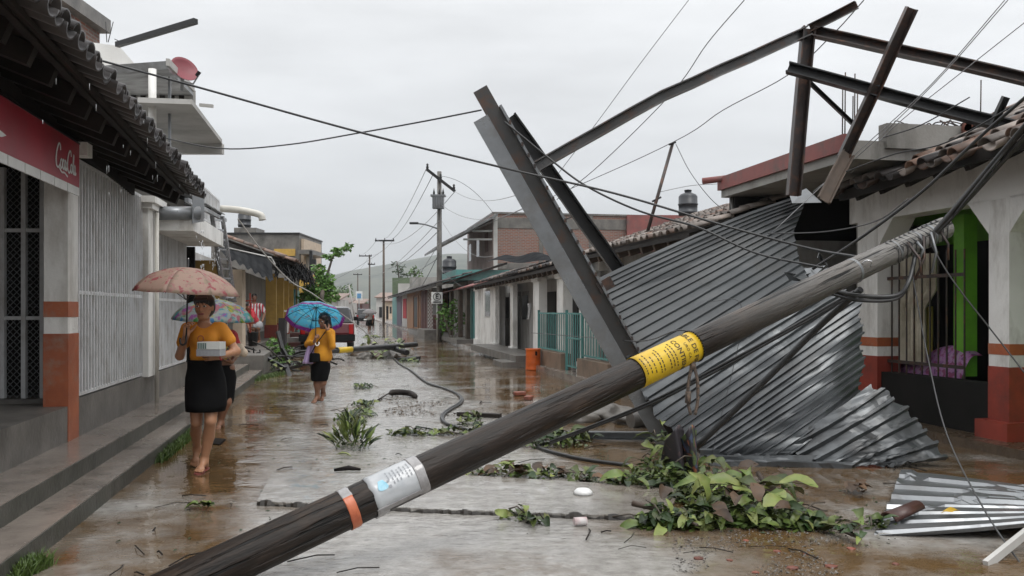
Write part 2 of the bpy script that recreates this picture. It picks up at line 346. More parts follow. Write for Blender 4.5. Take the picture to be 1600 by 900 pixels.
# ------------------------------------------------------------------ special materials
def nodes_of(m): return m.node_tree.nodes, m.node_tree.links, m.node_tree.nodes['Principled BSDF']
def road_material(name, smooth=False):
    m = bpy.data.materials.new(name); m.use_nodes = True; N, L, b = nodes_of(m)
    g = N.new('ShaderNodeNewGeometry'); pos = g.outputs['Position']
    def noise_(scale, detail=5, rough=.55, stretch=None, off=(0, 0, 0)):
        v = pos
        mpn = N.new('ShaderNodeMapping'); mpn.inputs['Location'].default_value = off
        if stretch: mpn.inputs['Scale'].default_value = stretch
        L.new(pos, mpn.inputs[0]); v = mpn.outputs[0]
        n = N.new('ShaderNodeTexNoise'); n.inputs['Scale'].default_value = scale; n.inputs['Detail'].default_value = detail; n.inputs['Roughness'].default_value = rough
        L.new(v, n.inputs['Vector']); return n.outputs['Fac']
    def rng(x, a, b_, c=0.0, d=1.0):
        r = N.new('ShaderNodeMapRange'); r.inputs['From Min'].default_value = a; r.inputs['From Max'].default_value = b_; r.inputs['To Min'].default_value = c; r.inputs['To Max'].default_value = d
        L.new(x, r.inputs['Value']); return r.outputs[0]
    def math_(op, a, b_):
        n = N.new('ShaderNodeMath'); n.operation = op
        for i, x in enumerate((a, b_)):
            if hasattr(x, 'links') or hasattr(x, 'is_linked'): L.new(x, n.inputs[i])
            else: n.inputs[i].default_value = x
        return n.outputs[0]
    def mixc(f, a, b_):
        n = N.new('ShaderNodeMix'); n.data_type = 'RGBA'; L.new(f, n.inputs[0])
        for i, x in ((6, a), (7, b_)):
            if isinstance(x, tuple): n.inputs[i].default_value = (*x, 1)
            else: L.new(x, n.inputs[i])
        return n.outputs[2]
    sepn = N.new('ShaderNodeSeparateXYZ'); L.new(pos, sepn.inputs[0])
    # where the concrete of the roadway stands out of the mud: a broad tongue at the near middle
    vv = math_('ADD', math_('MULTIPLY', sepn.outputs['X'], CS), math_('MULTIPLY', sepn.outputs['Y'], SN))     # distance across the street
    d2 = math_('ABSOLUTE', math_('SUBTRACT', vv, .75), 0)
    d2 = math_('ADD', d2, math_('MULTIPLY', math_('SUBTRACT', noise_(.8, 5, .6, off=(2, 8, 0)), .5), 2.2))
    tongue = rng(d2, .9, 1.7, 1, 0)
    big = noise_(.55, 6, .6)
    conc = math_('ADD', rng(big, .52, .66), math_('MULTIPLY', tongue, rng(noise_(1.1, 7, .62), .30, .48)))
    conc = rng(conc, 0, 1, .55 if smooth else 0, 1)
    col = mixc(rng(noise_(3.0, 8, .65), .3, .7), (.135, .082, .036), (.082, .050, .024))
    col = mixc(conc, col, mixc(rng(noise_(7, 8, .7), .35, .65), (.37, .355, .33), (.21, .195, .175)))
    col = mixc(rng(noise_(16, 8, .7, off=(3, 5, 0)), .62, .74, 0, .7), col, (.035, .027, .018))
    col = mixc(rng(noise_(38, 4, .6, (.6, 1, 1), off=(5, 1, 0)), .66, .72, 0, .75), col, (.03, .026, .02))
    L.new(col, b.inputs['Base Color'])
    grit = rng(noise_(1.1, 7, .62, off=(9, 2, 0)), .53, .64)              # silt standing just out of the water
    shallow = rng(noise_(5.5, 8, .7, off=(1, 7, 0)), .48, .64)
    dry = math_('MULTIPLY', grit, shallow)
    dry = math_('MAXIMUM', dry, math_('MULTIPLY', tongue, rng(noise_(6, 8, .7), .42, .62, .0, .75)))
    rough = rng(dry, 0, 1, .035, .34) if not smooth else rng(dry, 0, 1, .02, .12)
    L.new(rough, b.inputs['Roughness']); b.inputs['IOR'].default_value = 1.45; b.inputs['Specular IOR Level'].default_value = .85
    w1 = noise_(4.5, 3, .5, (.8, 1.6, 1)); w2 = noise_(12, 2, .45, (.9, 1.5, 1))
    vo = N.new('ShaderNodeTexVoronoi'); vo.inputs['Scale'].default_value = 4.5; L.new(pos, vo.inputs['Vector'])      # rings where rain drops land
    ring = math_('MULTIPLY', math_('SINE', math_('MULTIPLY', vo.outputs['Distance'], 70.0), 0), rng(vo.outputs['Distance'], .02, .28, 1, 0)); gr = noise_(60, 6, .7)
    calm = rng(noise_(.42, 3, .5, off=(4, 1, 0)), .42, .60, .12, 1.0)
    if smooth: calm = rng(calm, 0, 1, .05, .25)
    hgt = math_('ADD', math_('MULTIPLY', math_('ADD', math_('MULTIPLY', w1, .9), math_('MULTIPLY', w2, .42)), calm), math_('ADD', math_('MULTIPLY', math_('MULTIPLY', gr, dry), .28), math_('MULTIPLY', ring, .05)))
    bp = N.new('ShaderNodeBump'); bp.inputs['Strength'].default_value = 1.0; bp.inputs['Distance'].default_value = .014
    L.new(hgt, bp.inputs['Height']); L.new(bp.outputs[0], b.inputs['Normal'])
    return m
M['road'] = road_material('flooded_road'); M['road_smooth'] = road_material('wet_slab', True)

def brick_material(name, c1, c2, mortar, scale, w=.5, h=.25):
    m = bpy.data.materials.new(name); m.use_nodes = True; N, L, b = nodes_of(m)
    t = N.new('ShaderNodeTexCoord'); s = N.new('ShaderNodeSeparateXYZ'); L.new(t.outputs['Object'], s.inputs[0])
    c = N.new('ShaderNodeCombineXYZ'); a = N.new('ShaderNodeMath'); a.operation = 'ADD'
    L.new(s.outputs['X'], a.inputs[0]); L.new(s.outputs['Y'], a.inputs[1]); L.new(a.outputs[0], c.inputs['X']); L.new(s.outputs['Z'], c.inputs['Y'])
    br = N.new('ShaderNodeTexBrick'); br.inputs['Scale'].default_value = scale; br.inputs['Mortar Size'].default_value = .018
    br.inputs['Color1'].default_value = (*c1, 1); br.inputs['Color2'].default_value = (*c2, 1); br.inputs['Mortar'].default_value = (*mortar, 1)
    br.inputs['Brick Width'].default_value = w; br.inputs['Row Height'].default_value = h
    L.new(c.outputs[0], br.inputs['Vector'])
    n = N.new('ShaderNodeTexNoise'); n.inputs['Scale'].default_value = .9; n.inputs['Detail'].default_value = 8; L.new(t.outputs['Object'], n.inputs['Vector'])
    r = N.new('ShaderNodeMapRange'); r.inputs['From Min'].default_value = .45; r.inputs['From Max'].default_value = .7; r.inputs['To Max'].default_value = .7; L.new(n.outputs['Fac'], r.inputs['Value'])
    mx = N.new('ShaderNodeMix'); mx.data_type = 'RGBA'; L.new(r.outputs[0], mx.inputs[0]); L.new(br.outputs['Color'], mx.inputs[6]); mx.inputs[7].default_value = (.19, .165, .145, 1)
    L.new(mx.outputs[2], b.inputs['Base Color']); b.inputs['Roughness'].default_value = .75
    bp = N.new('ShaderNodeBump'); bp.inputs['Distance'].default_value = .01; L.new(br.outputs['Fac'], bp.inputs['Height']); bp.invert = True; L.new(bp.outputs[0], b.inputs['Normal'])
    return m
M['brick_wall'] = brick_material('brick_wall', (.27, .10, .06), (.20, .075, .05), (.23, .20, .18), 1.0, .26, .085)

def cell_material(name, base, cols, scale, thr=.5, rough=.55, noise_mix=.5, sheer=0.0):
    """cloth print: blotches of several colours scattered over a base colour"""
    m = bpy.data.materials.new(name); m.use_nodes = True; N, L, b = nodes_of(m)
    t = N.new('ShaderNodeTexCoord'); out = None
    for i, c in enumerate(cols):
        mp_ = N.new('ShaderNodeMapping'); mp_.inputs['Location'].default_value = (i * 3.7, i * 1.3, i * 2.1); L.new(t.outputs['Object'], mp_.inputs[0])
        n = N.new('ShaderNodeTexNoise'); n.inputs['Scale'].default_value = scale; n.inputs['Detail'].default_value = 4; n.inputs['Roughness'].default_value = noise_mix; L.new(mp_.outputs[0], n.inputs['Vector'])
        r = N.new('ShaderNodeMapRange'); r.inputs['From Min'].default_value = thr; r.inputs['From Max'].default_value = thr + .06; L.new(n.outputs['Fac'], r.inputs['Value'])
        mx = N.new('ShaderNodeMix'); mx.data_type = 'RGBA'; L.new(r.outputs[0], mx.inputs[0])
        if out is None: mx.inputs[6].default_value = (*base, 1)
        else: L.new(out, mx.inputs[6])
        mx.inputs[7].default_value = (*c, 1); out = mx.outputs[2]
    L.new(out, b.inputs['Base Color']); b.inputs['Roughness'].default_value = rough
    if sheer:                                            # thin wet cloth lets the sky glow through
        tl = N.new('ShaderNodeBsdfTranslucent'); L.new(out, tl.inputs['Color']); ms = N.new('ShaderNodeMixShader'); ms.inputs[0].default_value = sheer
        L.new(b.outputs[0], ms.inputs[1]); L.new(tl.outputs[0], ms.inputs[2]); L.new(ms.outputs[0], N['Material Output'].inputs['Surface'])
    return m
M['floral'] = cell_material('floral_cloth', (.66, .50, .42), [(.62, .36, .34), (.56, .46, .36), (.58, .20, .22)], 17, .57, sheer=.65)
M['rainbow'] = cell_material('rainbow_cloth', (.45, .50, .48), [(.12, .34, .12), (.10, .30, .55), (.50, .45, .07), (.42, .15, .42), (.50, .18, .22), (.12, .40, .42)], 8, .55, sheer=.65)
M['blue_print'] = cell_material('blue_print_cloth', (.30, .70, .84), [(.45, .76, .82), (.52, .45, .5), (.16, .5, .7)], 11, .58, sheer=.65)
M['violet_border'] = cell_material('violet_border', (.42, .10, .42), [(.32, .06, .38), (.55, .25, .55)], 14, .55, sheer=.65)
M['floral_purple'] = cell_material('floral_purple_cloth', (.30, .13, .30), [(.12, .04, .14), (.30, .2, .30), (.2, .03, .1)], 14, .53)
M['pinkish'] = cell_material('pale_umbrella_cloth', (.42, .40, .40), [(.5, .46, .46)], 3, .5, sheer=.65)
M['floral_top'] = cell_material('floral_top', (.45, .32, .05), [(.05, .06, .25), (.4, .05, .05), (.03, .03, .03)], 22, .54)

def pole_material():
    m = bpy.data.materials.new('wet_pole_wood'); m.use_nodes = True; N, L, b = nodes_of(m)
    t = N.new('ShaderNodeTexCoord')
    def ns(scale, st, det=7):
        mp_ = N.new('ShaderNodeMapping'); mp_.inputs['Scale'].default_value = st; L.new(t.outputs['Object'], mp_.inputs[0])
        n = N.new('ShaderNodeTexNoise'); n.inputs['Scale'].default_value = scale; n.inputs['Detail'].default_value = det; n.inputs['Roughness'].default_value = .62; L.new(mp_.outputs[0], n.inputs['Vector']); return n.outputs['Fac']
    def ramp(x, a, b_, c, d):
        r = N.new('ShaderNodeMapRange'); r.inputs['From Min'].default_value = a; r.inputs['From Max'].default_value = b_; L.new(x, r.inputs['Value'])
        mx = N.new('ShaderNodeMix'); mx.data_type = 'RGBA'; L.new(r.outputs[0], mx.inputs[0])
        for i, q in ((6, c), (7, d)):
            if isinstance(q, tuple): mx.inputs[i].default_value = (*q, 1)
            else: L.new(q, mx.inputs[i])
        return mx.outputs[2]
    streak = ns(5, (5, .55, 5)); fine = ns(22, (5, .35, 5)); patch = ns(1.6, (1.5, .8, 1.5))
    col = ramp(streak, .35, .65, (.0065, .005, .004), (.025, .016, .011))
    col = ramp(fine, .55, .75, col, (.045, .030, .022))
    col = ramp(patch, .55, .68, col, (.052, .031, .018))
    s = N.new('ShaderNodeSeparateXYZ'); L.new(t.outputs['Object'], s.inputs[0])
    # weathered grey towards the top end of the pole
    far = ramp(s.outputs['Y'], 3.4, 6.2, col, ramp(fine, .4, .7, (.25, .24, .225), (.13, .125, .115)))
    crack = ns(6.5, (4.2, .16, 4.2), 3); far = ramp(crack, .60, .63, far, (.003, .0025, .002)); knot = ns(3.2, (1, 1, 1), 4); far = ramp(knot, .66, .72, far, (.11, .085, .06))
    L.new(far, b.inputs['Base Color'])
    rr = N.new('ShaderNodeMapRange'); b.inputs['Specular IOR Level'].default_value = .26; rr.inputs['To Min'].default_value = .26; rr.inputs['To Max'].default_value = .55; L.new(streak, rr.inputs['Value']); L.new(rr.outputs[0], b.inputs['Roughness'])
    bp = N.new('ShaderNodeBump'); bp.inputs['Strength'].default_value = 1; bp.inputs['Distance'].default_value = .012
    ad = N.new('ShaderNodeMath'); ad.operation = 'ADD'; ck = N.new('ShaderNodeMapRange'); ck.inputs['From Min'].default_value = .56; ck.inputs['From Max'].default_value = .63; ck.inputs['To Min'].default_value = 1; ck.inputs['To Max'].default_value = 0; L.new(crack, ck.inputs['Value']); L.new(streak, ad.inputs[0]); L.new(ck.outputs[0], ad.inputs[1]); L.new(ad.outputs[0], bp.inputs['Height']); L.new(bp.outputs[0], b.inputs['Normal'])
    return m
M['pole_wood'] = pole_material()

# ------------------------------------------------------------------ text (built-in font) as mesh data in its own plane, x right, z up
_tc = {}
def text_mb(s, size, depth=.004, bold=0.0):
    """returns MB of the text, local x right, z up, centred; -y faces the reader"""
    cu = bpy.data.curves.new('t', 'FONT'); cu.body = s; cu.size = size; cu.extrude = depth / 2; cu.align_x = 'CENTER'; cu.align_y = 'CENTER'; cu.resolution_u = 2; cu.offset = bold
    o = bpy.data.objects.new('t', cu); COL.objects.link(o)
    me = bpy.data.meshes.new_from_object(o.evaluated_get(bpy.context.evaluated_depsgraph_get()))
    mb = MB(); mb.add([(v.co.x, -v.co.z, v.co.y) for v in me.vertices], [tuple(p.vertices) for p in me.polygons], False)
    bpy.data.objects.remove(o); bpy.data.curves.remove(cu); bpy.data.meshes.remove(me)
    return mb
def xf(mb, M4):
    mb.v = [tuple(M4 @ Vector(p)) for p in mb.v]; return mb

# ------------------------------------------------------------------ ground, road, pavements, hills
mb = MB(); mb.add([(-1250, -60, -.03), (1250, -60, -.03), (1250, 2250, -.03), (-1250, 2250, -.03)], [(0, 1, 2, 3)])
structure('ground', mb, M['mud'])
mb = MB(); mb.add([(-1.78, -4, 0), (13, -4, 0), (13, 13.4, 0), (4.62, 13.4, 0), (4.62, 260, 0), (-1.78, 260, 0)], [(0, 1, 2, 3, 4, 5)])
structure('road', mb, M['road'], STREET)
# far slab of the roadway stands a hand's breadth proud along its ragged broken edge
def ragged(p, q, n, amp):
    p, q = Vector(p), Vector(q); d = q - p; s = Vector((-d.y, d.x, 0)).normalized()
    return [p + d * (i / n) + s * rnd(-amp, amp) for i in range(n + 1)]
front = ragged(ground(402, 783, .03), ground(640, 793, .03), 40, .014) + ragged(ground(642, 794, .03), ground(1040, 808, .03), 60, .014)
mb = MB(); mb.poly([Vector((p.x, p.y, .03)) for p in front] + [ground(1065, 762, .03), ground(720, 742, .03), ground(425, 738, .03)], .07)
structure('road_slab', mb, M['road_smooth'])
M['edge_dark'] = mat('edge_dark', (.028, .022, .016), .6, (.014, .012, .01), 14, .06, 40)
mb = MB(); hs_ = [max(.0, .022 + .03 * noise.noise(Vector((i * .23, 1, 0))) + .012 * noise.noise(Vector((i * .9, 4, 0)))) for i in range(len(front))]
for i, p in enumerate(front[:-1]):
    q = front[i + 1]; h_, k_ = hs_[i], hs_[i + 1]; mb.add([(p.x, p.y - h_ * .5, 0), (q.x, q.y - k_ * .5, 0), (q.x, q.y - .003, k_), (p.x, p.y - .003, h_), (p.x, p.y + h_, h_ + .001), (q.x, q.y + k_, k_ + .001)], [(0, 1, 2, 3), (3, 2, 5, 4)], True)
structure('slab_edge_strip', mb, M['edge_dark'])  # dark ragged strip along the slab's broken front edge
mb = MB(); mb.box(-2.06, -1.76, 2.5, 26, -.02, .13); structure('kerb_step', mb, M['wet_concrete'], STREET)
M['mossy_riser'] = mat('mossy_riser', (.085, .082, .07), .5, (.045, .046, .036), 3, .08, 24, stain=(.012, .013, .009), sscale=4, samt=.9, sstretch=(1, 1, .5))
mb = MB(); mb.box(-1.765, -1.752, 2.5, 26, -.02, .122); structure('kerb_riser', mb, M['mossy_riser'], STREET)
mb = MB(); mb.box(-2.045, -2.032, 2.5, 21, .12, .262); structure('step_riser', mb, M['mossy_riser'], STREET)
mb = MB(); mb.box(-2.46, -2.04, 2.5, 21, -.02, .27); structure('pavement', mb, M['wet_concrete'], STREET)
mb = MB(); mb.box(-2.9, -1.78, 46, 200, -.02, .13); structure('pavement', mb, M['wet_concrete'], STREET)
mb = MB(); mb.box(4.60, 9.0, 16.5, 200, -.02, .12); structure('pavement', mb, M['wet_concrete'], STREET)
mb = MB(); mb.box(6.45, 11.0, 5.0, 13.6, -.02, .10); structure('pavement', mb, M['mud'], STREET)

def hill_fn(s, t):
    y = 1150 + 900 * t; x = -620 + 950 * s
    px = 800 + F * x / 1150; x *= y / 1150
    prof = 0
    for c, w, a in ((640, 210, 48), (560, 60, 4), (720, 90, 16), (900, 260, 40), (300, 220, 22), (1300, 300, 30)): prof += a * math.exp(-((px - c) / w) ** 2)
    n = noise.fractal(Vector((x * .004, y * .004, 3)), 1.0, 2.0, 5)
    return Vector((x, y, -2 + max(0, prof * math.sin(min(1, t * 1.9) * math.pi / 2) * 1.3 + n * 9 * min(1, t * 3))))
mb = MB(); mb.grid(hill_fn, 120, 24)
M['hill'] = mat('hill', (.03, .042, .026), .95, (.075, .082, .055), .02, detail=12, lo=.42, hi=.58)
structure('hills', mb, M['hill'])

# ------------------------------------------------------------------ shared builders
def tile_mesh(r=.095, L=.42, n=7, taper=.82, thick=.02):
    mb = MB(); vs = []
    for y, k in ((0, 1.0), (L, taper)):
        for rr in (r * k, r * k - thick):
            for j in range(n + 1):
                a = math.pi * j / n; vs.append((math.cos(a) * rr, y, math.sin(a) * rr * .82))
    w = n + 1; fs = []
    for j in range(n):
        fs += [(j, j + 1, 2 * w + j + 1, 2 * w + j), (w + j + 1, w + j, 3 * w + j, 3 * w + j + 1), (j + 1, j, w + j, w + j + 1), (2 * w + j, 2 * w + j + 1, 3 * w + j + 1, 3 * w + j)]
    fs += [(0, 2 * w, 3 * w, w), (n, w + n, 3 * w + n, 2 * w + n)]
    mb.add(vs, fs, True); return mb.mesh('tile')
def roof_tiles(parent, e0, e1, up, rows, sp, me, mats, jit=.02, row_l=.34, skip=0.0, pans=True, stuff_after=None):
    """barrel tiles: courses run from eave line e0-e1 up the slope vector `up`"""
    e0, e1, up = Vector(e0), Vector(e1), Vector(up).normalized(); d = (e1 - e0); n = max(1, int(d.length / sp)); du = d.normalized()
    nrm = du.cross(up).normalized()
    if nrm.z < 0: nrm = -nrm
    meshes = []
    for m_ in mats:
        c = me.copy(); c.materials.append(m_); meshes.append(c)
    stuff = MB(); cnt = 0
    for i in range(n + 1):
        for r in range(rows):
            for cover in ((1, 0) if pans else (1,)):
                if random.random() < skip: continue
                p = e0 + du * (i * sp + (0 if cover else sp / 2) + rnd(-jit, jit)) + up * (r * row_l + rnd(-jit, jit) * 1.5 - (0 if cover else .03)) + nrm * ((.055 if cover else .06) + r * .004)
                y = up + du * rnd(-.06, .06) * (jit / .02) + nrm * (rnd(-.05, .05) - .05)
                W = frame_y(p, y, nrm if cover else -nrm)
                k = random.randrange(len(meshes))
                if stuff_after is not None and cnt >= stuff_after:
                    o = len(stuff.v); stuff.add([W @ v.co for v in meshes[k].vertices], [tuple(f.vertices) for f in meshes[k].polygons], True)
                else: inst('tile', meshes[k], W, parent)
                cnt += 1
    if stuff.v: obj('small_tiles', stuff, mats[0], parent, kind='stuff')
TILE = tile_mesh()
def bars_grille(parent, p0, p1, z0, z1, sp, w, mat_, name='bar', rails=(), rw=.035, depth=None, tilt=None):
    """a grille frame under `parent` with one bar mesh shared by its bars; p0,p1 world points at height 0"""
    p0, p1 = Vector(p0), Vector(p1); d = p1 - p0; n = max(2, int(round(d.length / sp))); du = d.normalized()
    g = None
    for z in rails:
        fr = MB(); fr.bar(p0 + Vector((0, 0, z)), p1 + Vector((0, 0, z)), rw * .6, rw)
        if g is None: g = obj('grille', fr, mat_, parent)
        else: obj('grille_rail', fr, mat_, g)
    bm_ = MB(); bm_.bar((0, 0, 0), (0, 0, z1 - z0), w, w * .8, up=(0, 1, 0)); me = bm_.mesh('bar'); me.materials.append(mat_)
    for i in range(n + 1):
        q = p0 + d * (i / n) + Vector((0, 0, z0))
        inst(name, me, Matrix.Translation(q) @ Matrix.Rotation(math.atan2(du.y, du.x), 4, 'Z'), g)
    return g
def corr(w=.11, h=.02):
    def f(s): # trapezoidal rib
        x = (s / w) % 1.0
        return h * (0 if x < .45 else (x - .45) / .1 if x < .55 else 1 if x < .85 else (1 - x) / .15)
    return f

# ------------------------------------------------------------------ left: tiled shop house behind the steps
VL = -2.43
house = thing('tiled_shop_house', 'low tiled shop house with white barred fronts above grey concrete steps', 'house', P(9, VL, .27), STREET)
mb = MB()
uc0, uc1 = fu(106, VL), fu(122, VL); ug1 = fu(224, VL); ug2 = fu(240, VL); ug3 = fu(292, VL)
mb.box(-4.6, VL, 2.6, uc1 + .02, .1, .585); mb.box(-4.6, VL + .003, uc1 + .02, ug3, .1, .625)
obj('plinth', mb, M['wall_concrete'], house, STREET)
mb = MB(); mb.box(-4.6, VL - .45, uc1 + .62, ug3 + .1, .62, 3.1); mb.box(-4.6, VL - .04, uc0 - 5.5, ug3, 2.98, 3.3); mb.box(-4.7, -4.6, 2.6, ug3, .5, 3.4); mb.box(-4.6, -2.46, ug3 - .02, ug3 + .1, .62, 2.6)
obj('wall', mb, M['grey_plaster'], house, STREET)
mb = MB(); mb.box(-4.6, VL - .14, uc1 + .5, uc1 + .6, .585, 3.0); obj('inner_wall', mb, M['interior_shade'], house, STREET)
mb = MB(); mb.box(VL - .2, VL, uc0, uc1, .585, 3.0); col = obj('column', mb, M['white_plaster'], house, STREET)
mb = MB(); mb.box(VL - .206, VL + .006, uc0 - .006, uc1 + .006, .27, 1.24); obj('painted_base', mb, M['orange_paint'], col, STREET)
mb = MB(); mb.box(VL - .204, VL + .004, uc0 - .004, uc1 + .004, 1.39, 1.53); obj('painted_band', mb, M['orange_paint'], col, STREET)
# grilles
g1 = bars_grille(house, P(uc1 + .06, VL - .02), P(ug1, VL - .02), .66, 2.86, .107, .034, M['white_metal'], rails=(.66, 1.62, 2.86))
g2 = bars_grille(house, P(ug2 + .05, VL - .02), P(ug3, VL - .02), .66, 2.56, .107, .03, M['white_metal'], rails=(.66, 1.6, 2.56))
mb = MB(); mb.box(VL - .13, VL - .11, uc1 + .03, ug1, .63, 2.9); mb.box(VL - .13, VL - .11, ug2, ug3, .63, 2.6); obj('backing_sheet', mb, M['grey_plaster'], house, STREET)
mb = MB(); mb.box(VL - .25, VL + .06, ug1, ug2, .62, 2.72); pil = obj('pillar', mb, M['white_plaster'], house, STREET)
mb = MB(); mb.box(VL - .27, VL + .11, ug1 - .04, ug2 + .04, 2.72, 2.79); mb.box(VL - .27, VL + .15, ug1 - .08, ug2 + .08, 2.79, 2.87); obj('capital', mb, M['white_plaster'], pil, STREET)
mb = MB(); pu = (ug1 + ug2) / 2; mb.tube([P(pu, VL + .1, .27), P(pu, VL + .1, 2.7)], .028, 8); obj('drainpipe', mb, M['pvc'], house)
mb = MB(); mb.box(VL - .25, VL + .05, ug2, ug3 + .05, 2.6, 2.78); obj('lintel', mb, M['white_plaster'], house, STREET)
# frontal barred gate across the shop entrance
GY = 8.42
gate = thing('shop_gate', 'white metal gate of posts and wire mesh under the red shop sign', 'gate', at(40, 632, GY))
mb = MB()
for px in (-60, -28, 5, 38, 67): mb.bar(at(px, 633, GY), at(px, 280, GY), .042, .042, up=(0, 1, 0))
obj('post', mb, M['white_metal'], gate) if False else None
for px in (-60, -28, 5, 38, 67):
    mb = MB(); mb.bar(at(px, 632, GY), at(px, 262, GY), .042, .042, up=(0, 1, 0)); obj('post', mb, M['white_metal'], gate)
for py in (629, 497, 360):
    mb = MB(); mb.bar(at(-70, py, GY + .002), at(78, py, GY + .002), .03, .034); obj('crossbar', mb, M['white_metal'], gate)
mb = MB(); x0, x1 = at(-70, 0, GY).x, at(79, 0, GY).x; z0, z1 = at(0, 630, GY).z, at(0, 262, GY).z; s_ = .062; hh = z1 - z0
n = int((x1 - x0 + hh) / s_)
for i in range(n):
    for sg in (1, -1):
        a = x0 - hh + i * s_ * 1.0 if sg == 1 else x0 + i * s_
        pts = []
        for z in (0, hh):
            pts.append((a + sg * z * 1.0, z))
        # clip to the rectangle
        (xa, za), (xb, zb) = pts
        def clip(x): return (x - xa) / (xb - xa)
        t0, t1 = sorted((clip(x0), clip(x1))); t0, t1 = max(0, t0), min(1, t1)
        if t1 <= t0: continue
        mb.bar((xa + (xb - xa) * t0, GY + .02 + sg * .003, z0 + hh * t0), (xa + (xb - xa) * t1, GY + .02 + sg * .003, z0 + hh * t1), .006, .006, up=(0, 1, 0))
obj('wire_mesh', mb, M['grey_metal'], gate, kind='stuff')
# red sign board with white script
sign = thing('red_shop_sign', 'long red shop sign with white script lettering under the tiled eave', 'sign', P(6.5, -2.35, 2.55), STREET)
us0, us1 = 3.2, fu(122, -2.35)
mb = MB(); mb.box(-2.37, -2.34, us0, us1, 2.56, 2.95); obj('board', mb, M['red_sign'], sign, STREET)
mb = MB(); mb.box(-2.375, -2.335, us0, us1 + .01, 2.95, 2.965); obj('top_edge', mb, M['dark_steel'], sign, STREET)
tm = MB(); tm.box(-.012, 0, 0, .335, -.075, 0); tme = tm.mesh('valance_tab'); tme.materials.append(M['sign_white'])
u = us1 - .345
while u > us0:
    inst('valance_tab', tme, STREET @ Matrix.Translation((-2.34, u, 2.558)), sign); u -= .352
SCRIPT = [[(1.25, 1.55), (1.2, 1.95), (.95, 2.1), (.6, 1.8), (.25, 1.2), (.1, .6), (.25, .12), (.65, 0), (1.05, .25), (1.3, .6)],
          [(1.55, .85), (1.3, .65), (1.25, .25), (1.45, .05), (1.7, .25), (1.75, .65), (1.55, .85), (1.8, .75)],
          [(2.25, .75), (2.1, .88), (1.9, .6), (1.88, .2), (2.05, .03), (2.3, .25)],
          [(2.75, .75), (2.6, .88), (2.4, .6), (2.38, .2), (2.52, .05), (2.72, .4), (2.78, .8), (2.72, .3), (2.85, .05), (3.0, .3)],
          [(2.95, .72), (3.12, .78)],
          [(4.2, 1.5), (4.1, 1.85), (3.85, 1.95), (3.5, 1.65), (3.22, 1.1), (3.15, .5), (3.32, .08), (3.65, -.02), (4.0, .3)],
          [(4.3, .85), (4.08, .65), (4.05, .25), (4.22, .05), (4.45, .25), (4.5, .65), (4.3, .85)],
          [(4.6, .3), (4.85, 1.0), (5.0, 1.6), (4.9, 1.75), (4.75, 1.3), (4.68, .5), (4.78, .05), (4.95, .25)],
          [(5.35, .75), (5.2, .88), (5.0, .6), (4.98, .2), (5.12, .05), (5.32, .4), (5.38, .8), (5.32, .3), (5.42, .05), (5.6, .3)],
          [(.95, .02), (1.6, -.28), (2.3, -.22), (3.2, -.45)]]
def script_mb(u0, u1, zb, h, vv):
    mb = MB(); sx = (u1 - u0) / 5.6; sz = h / 2.4
    for st in SCRIPT:
        pts = spline([(x, 0, y) for x, y in st], 4); n = len(pts); vs = []
        for i, p in enumerate(pts):
            t = (pts[min(i + 1, n - 1)] - pts[max(i - 1, 0)]).normalized(); w = .075 + .05 * abs(t.z)
            s_ = Vector((-t.z, 0, t.x))
            for q in (p + s_ * w, p - s_ * w): vs.append((vv, u0 + q.x * sx, zb + (q.z + .3) * sz))
        mb.add(vs, [(2 * i, 2 * i + 1, 2 * i + 3, 2 * i + 2) for i in range(n - 1)], False)
    return mb
obj('lettering', script_mb(fu(87, -2.335), fu(119, -2.335), 2.62, .235, -2.335), M['sign_white'], sign, STREET)
obj('lettering', script_mb(us0 + .05, fu(5, -2.335), 2.62, .30, -2.335), M['sign_white'], sign, STREET)
# tiled roof with its rafters
E1 = at(115, 74, 5.67); E2 = at(306, 296, 10.4); dE = (E2 - E1).normalized(); E0 = E1 - dE * 3.0; E3 = E2 + dE * .35
upL = Vector((-CS, -SN, 0)) * math.cos(R(21)) + Vector((0, 0, math.sin(R(21))))
nL = dE.cross(upL).normalized();  nL = nL if nL.z > 0 else -nL
mb = MB(); mb.poly([E0 + upL * .12 - nL * .02, E3 + upL * .12 - nL * .02, E3 + upL * 2.6 - nL * .02, E0 + upL * 2.6 - nL * .02], .03, nL)
deck = obj('roof', mb, M['wood_dark'], house)
roof_tiles(house, E0, E3, upL, 3, .19, TILE, [M['tile_dark']], .022, pans=True)
raf = MB(); raf.box(-.04, .04, 0, 2.2, -.07, .07); rme = raf.mesh('rafter'); rme.materials.append(M['wood_dark'])
Lr = (E3 - E0).length; k = 0
while k * .43 < Lr:
    p = E0 + dE * (k * .43 + .1) + upL * .24 - nL * .13; inst('rafter', rme, frame_y(p, upL, nL), house); k += 1
mb = MB(); mb.bar(E0 + upL * .75 - nL * .25, E3 + upL * .75 - nL * .25, .1, .12); mb.bar(E0 + upL * .2 - nL * .065, E3 + upL * .2 - nL * .065, .05, .03); obj('wall_plate', mb, M['wood_dark'], house)
# pale block at the sign's end
mb = MB(); mb.box(-2.40, -2.28, us1 + .02, us1 + .2, 2.86, 2.98); obj('corbel', mb, M['white_plaster'], house, STREET)
mb = MB(); mb.tube([at(243, 333, 11.6), at(312, 333, 11.9)], .09, 14); mb.tube([at(241, 333, 11.6), at(247, 333, 11.62)], .1, 14)
duct = tag(obj('metal_duct', mb, M['grey_metal'], pivot=at(276, 340, 11.7)), 'fat grey metal duct lying under the end of the dark tiled eave', 'duct')
mb = MB(); mb.poly([at(300, 306, 11.75), at(318, 300, 12.1), at(318, 346, 12.1), at(300, 349, 11.75)], .01); obj('end_sheet', mb, M['grey_metal'], duct)

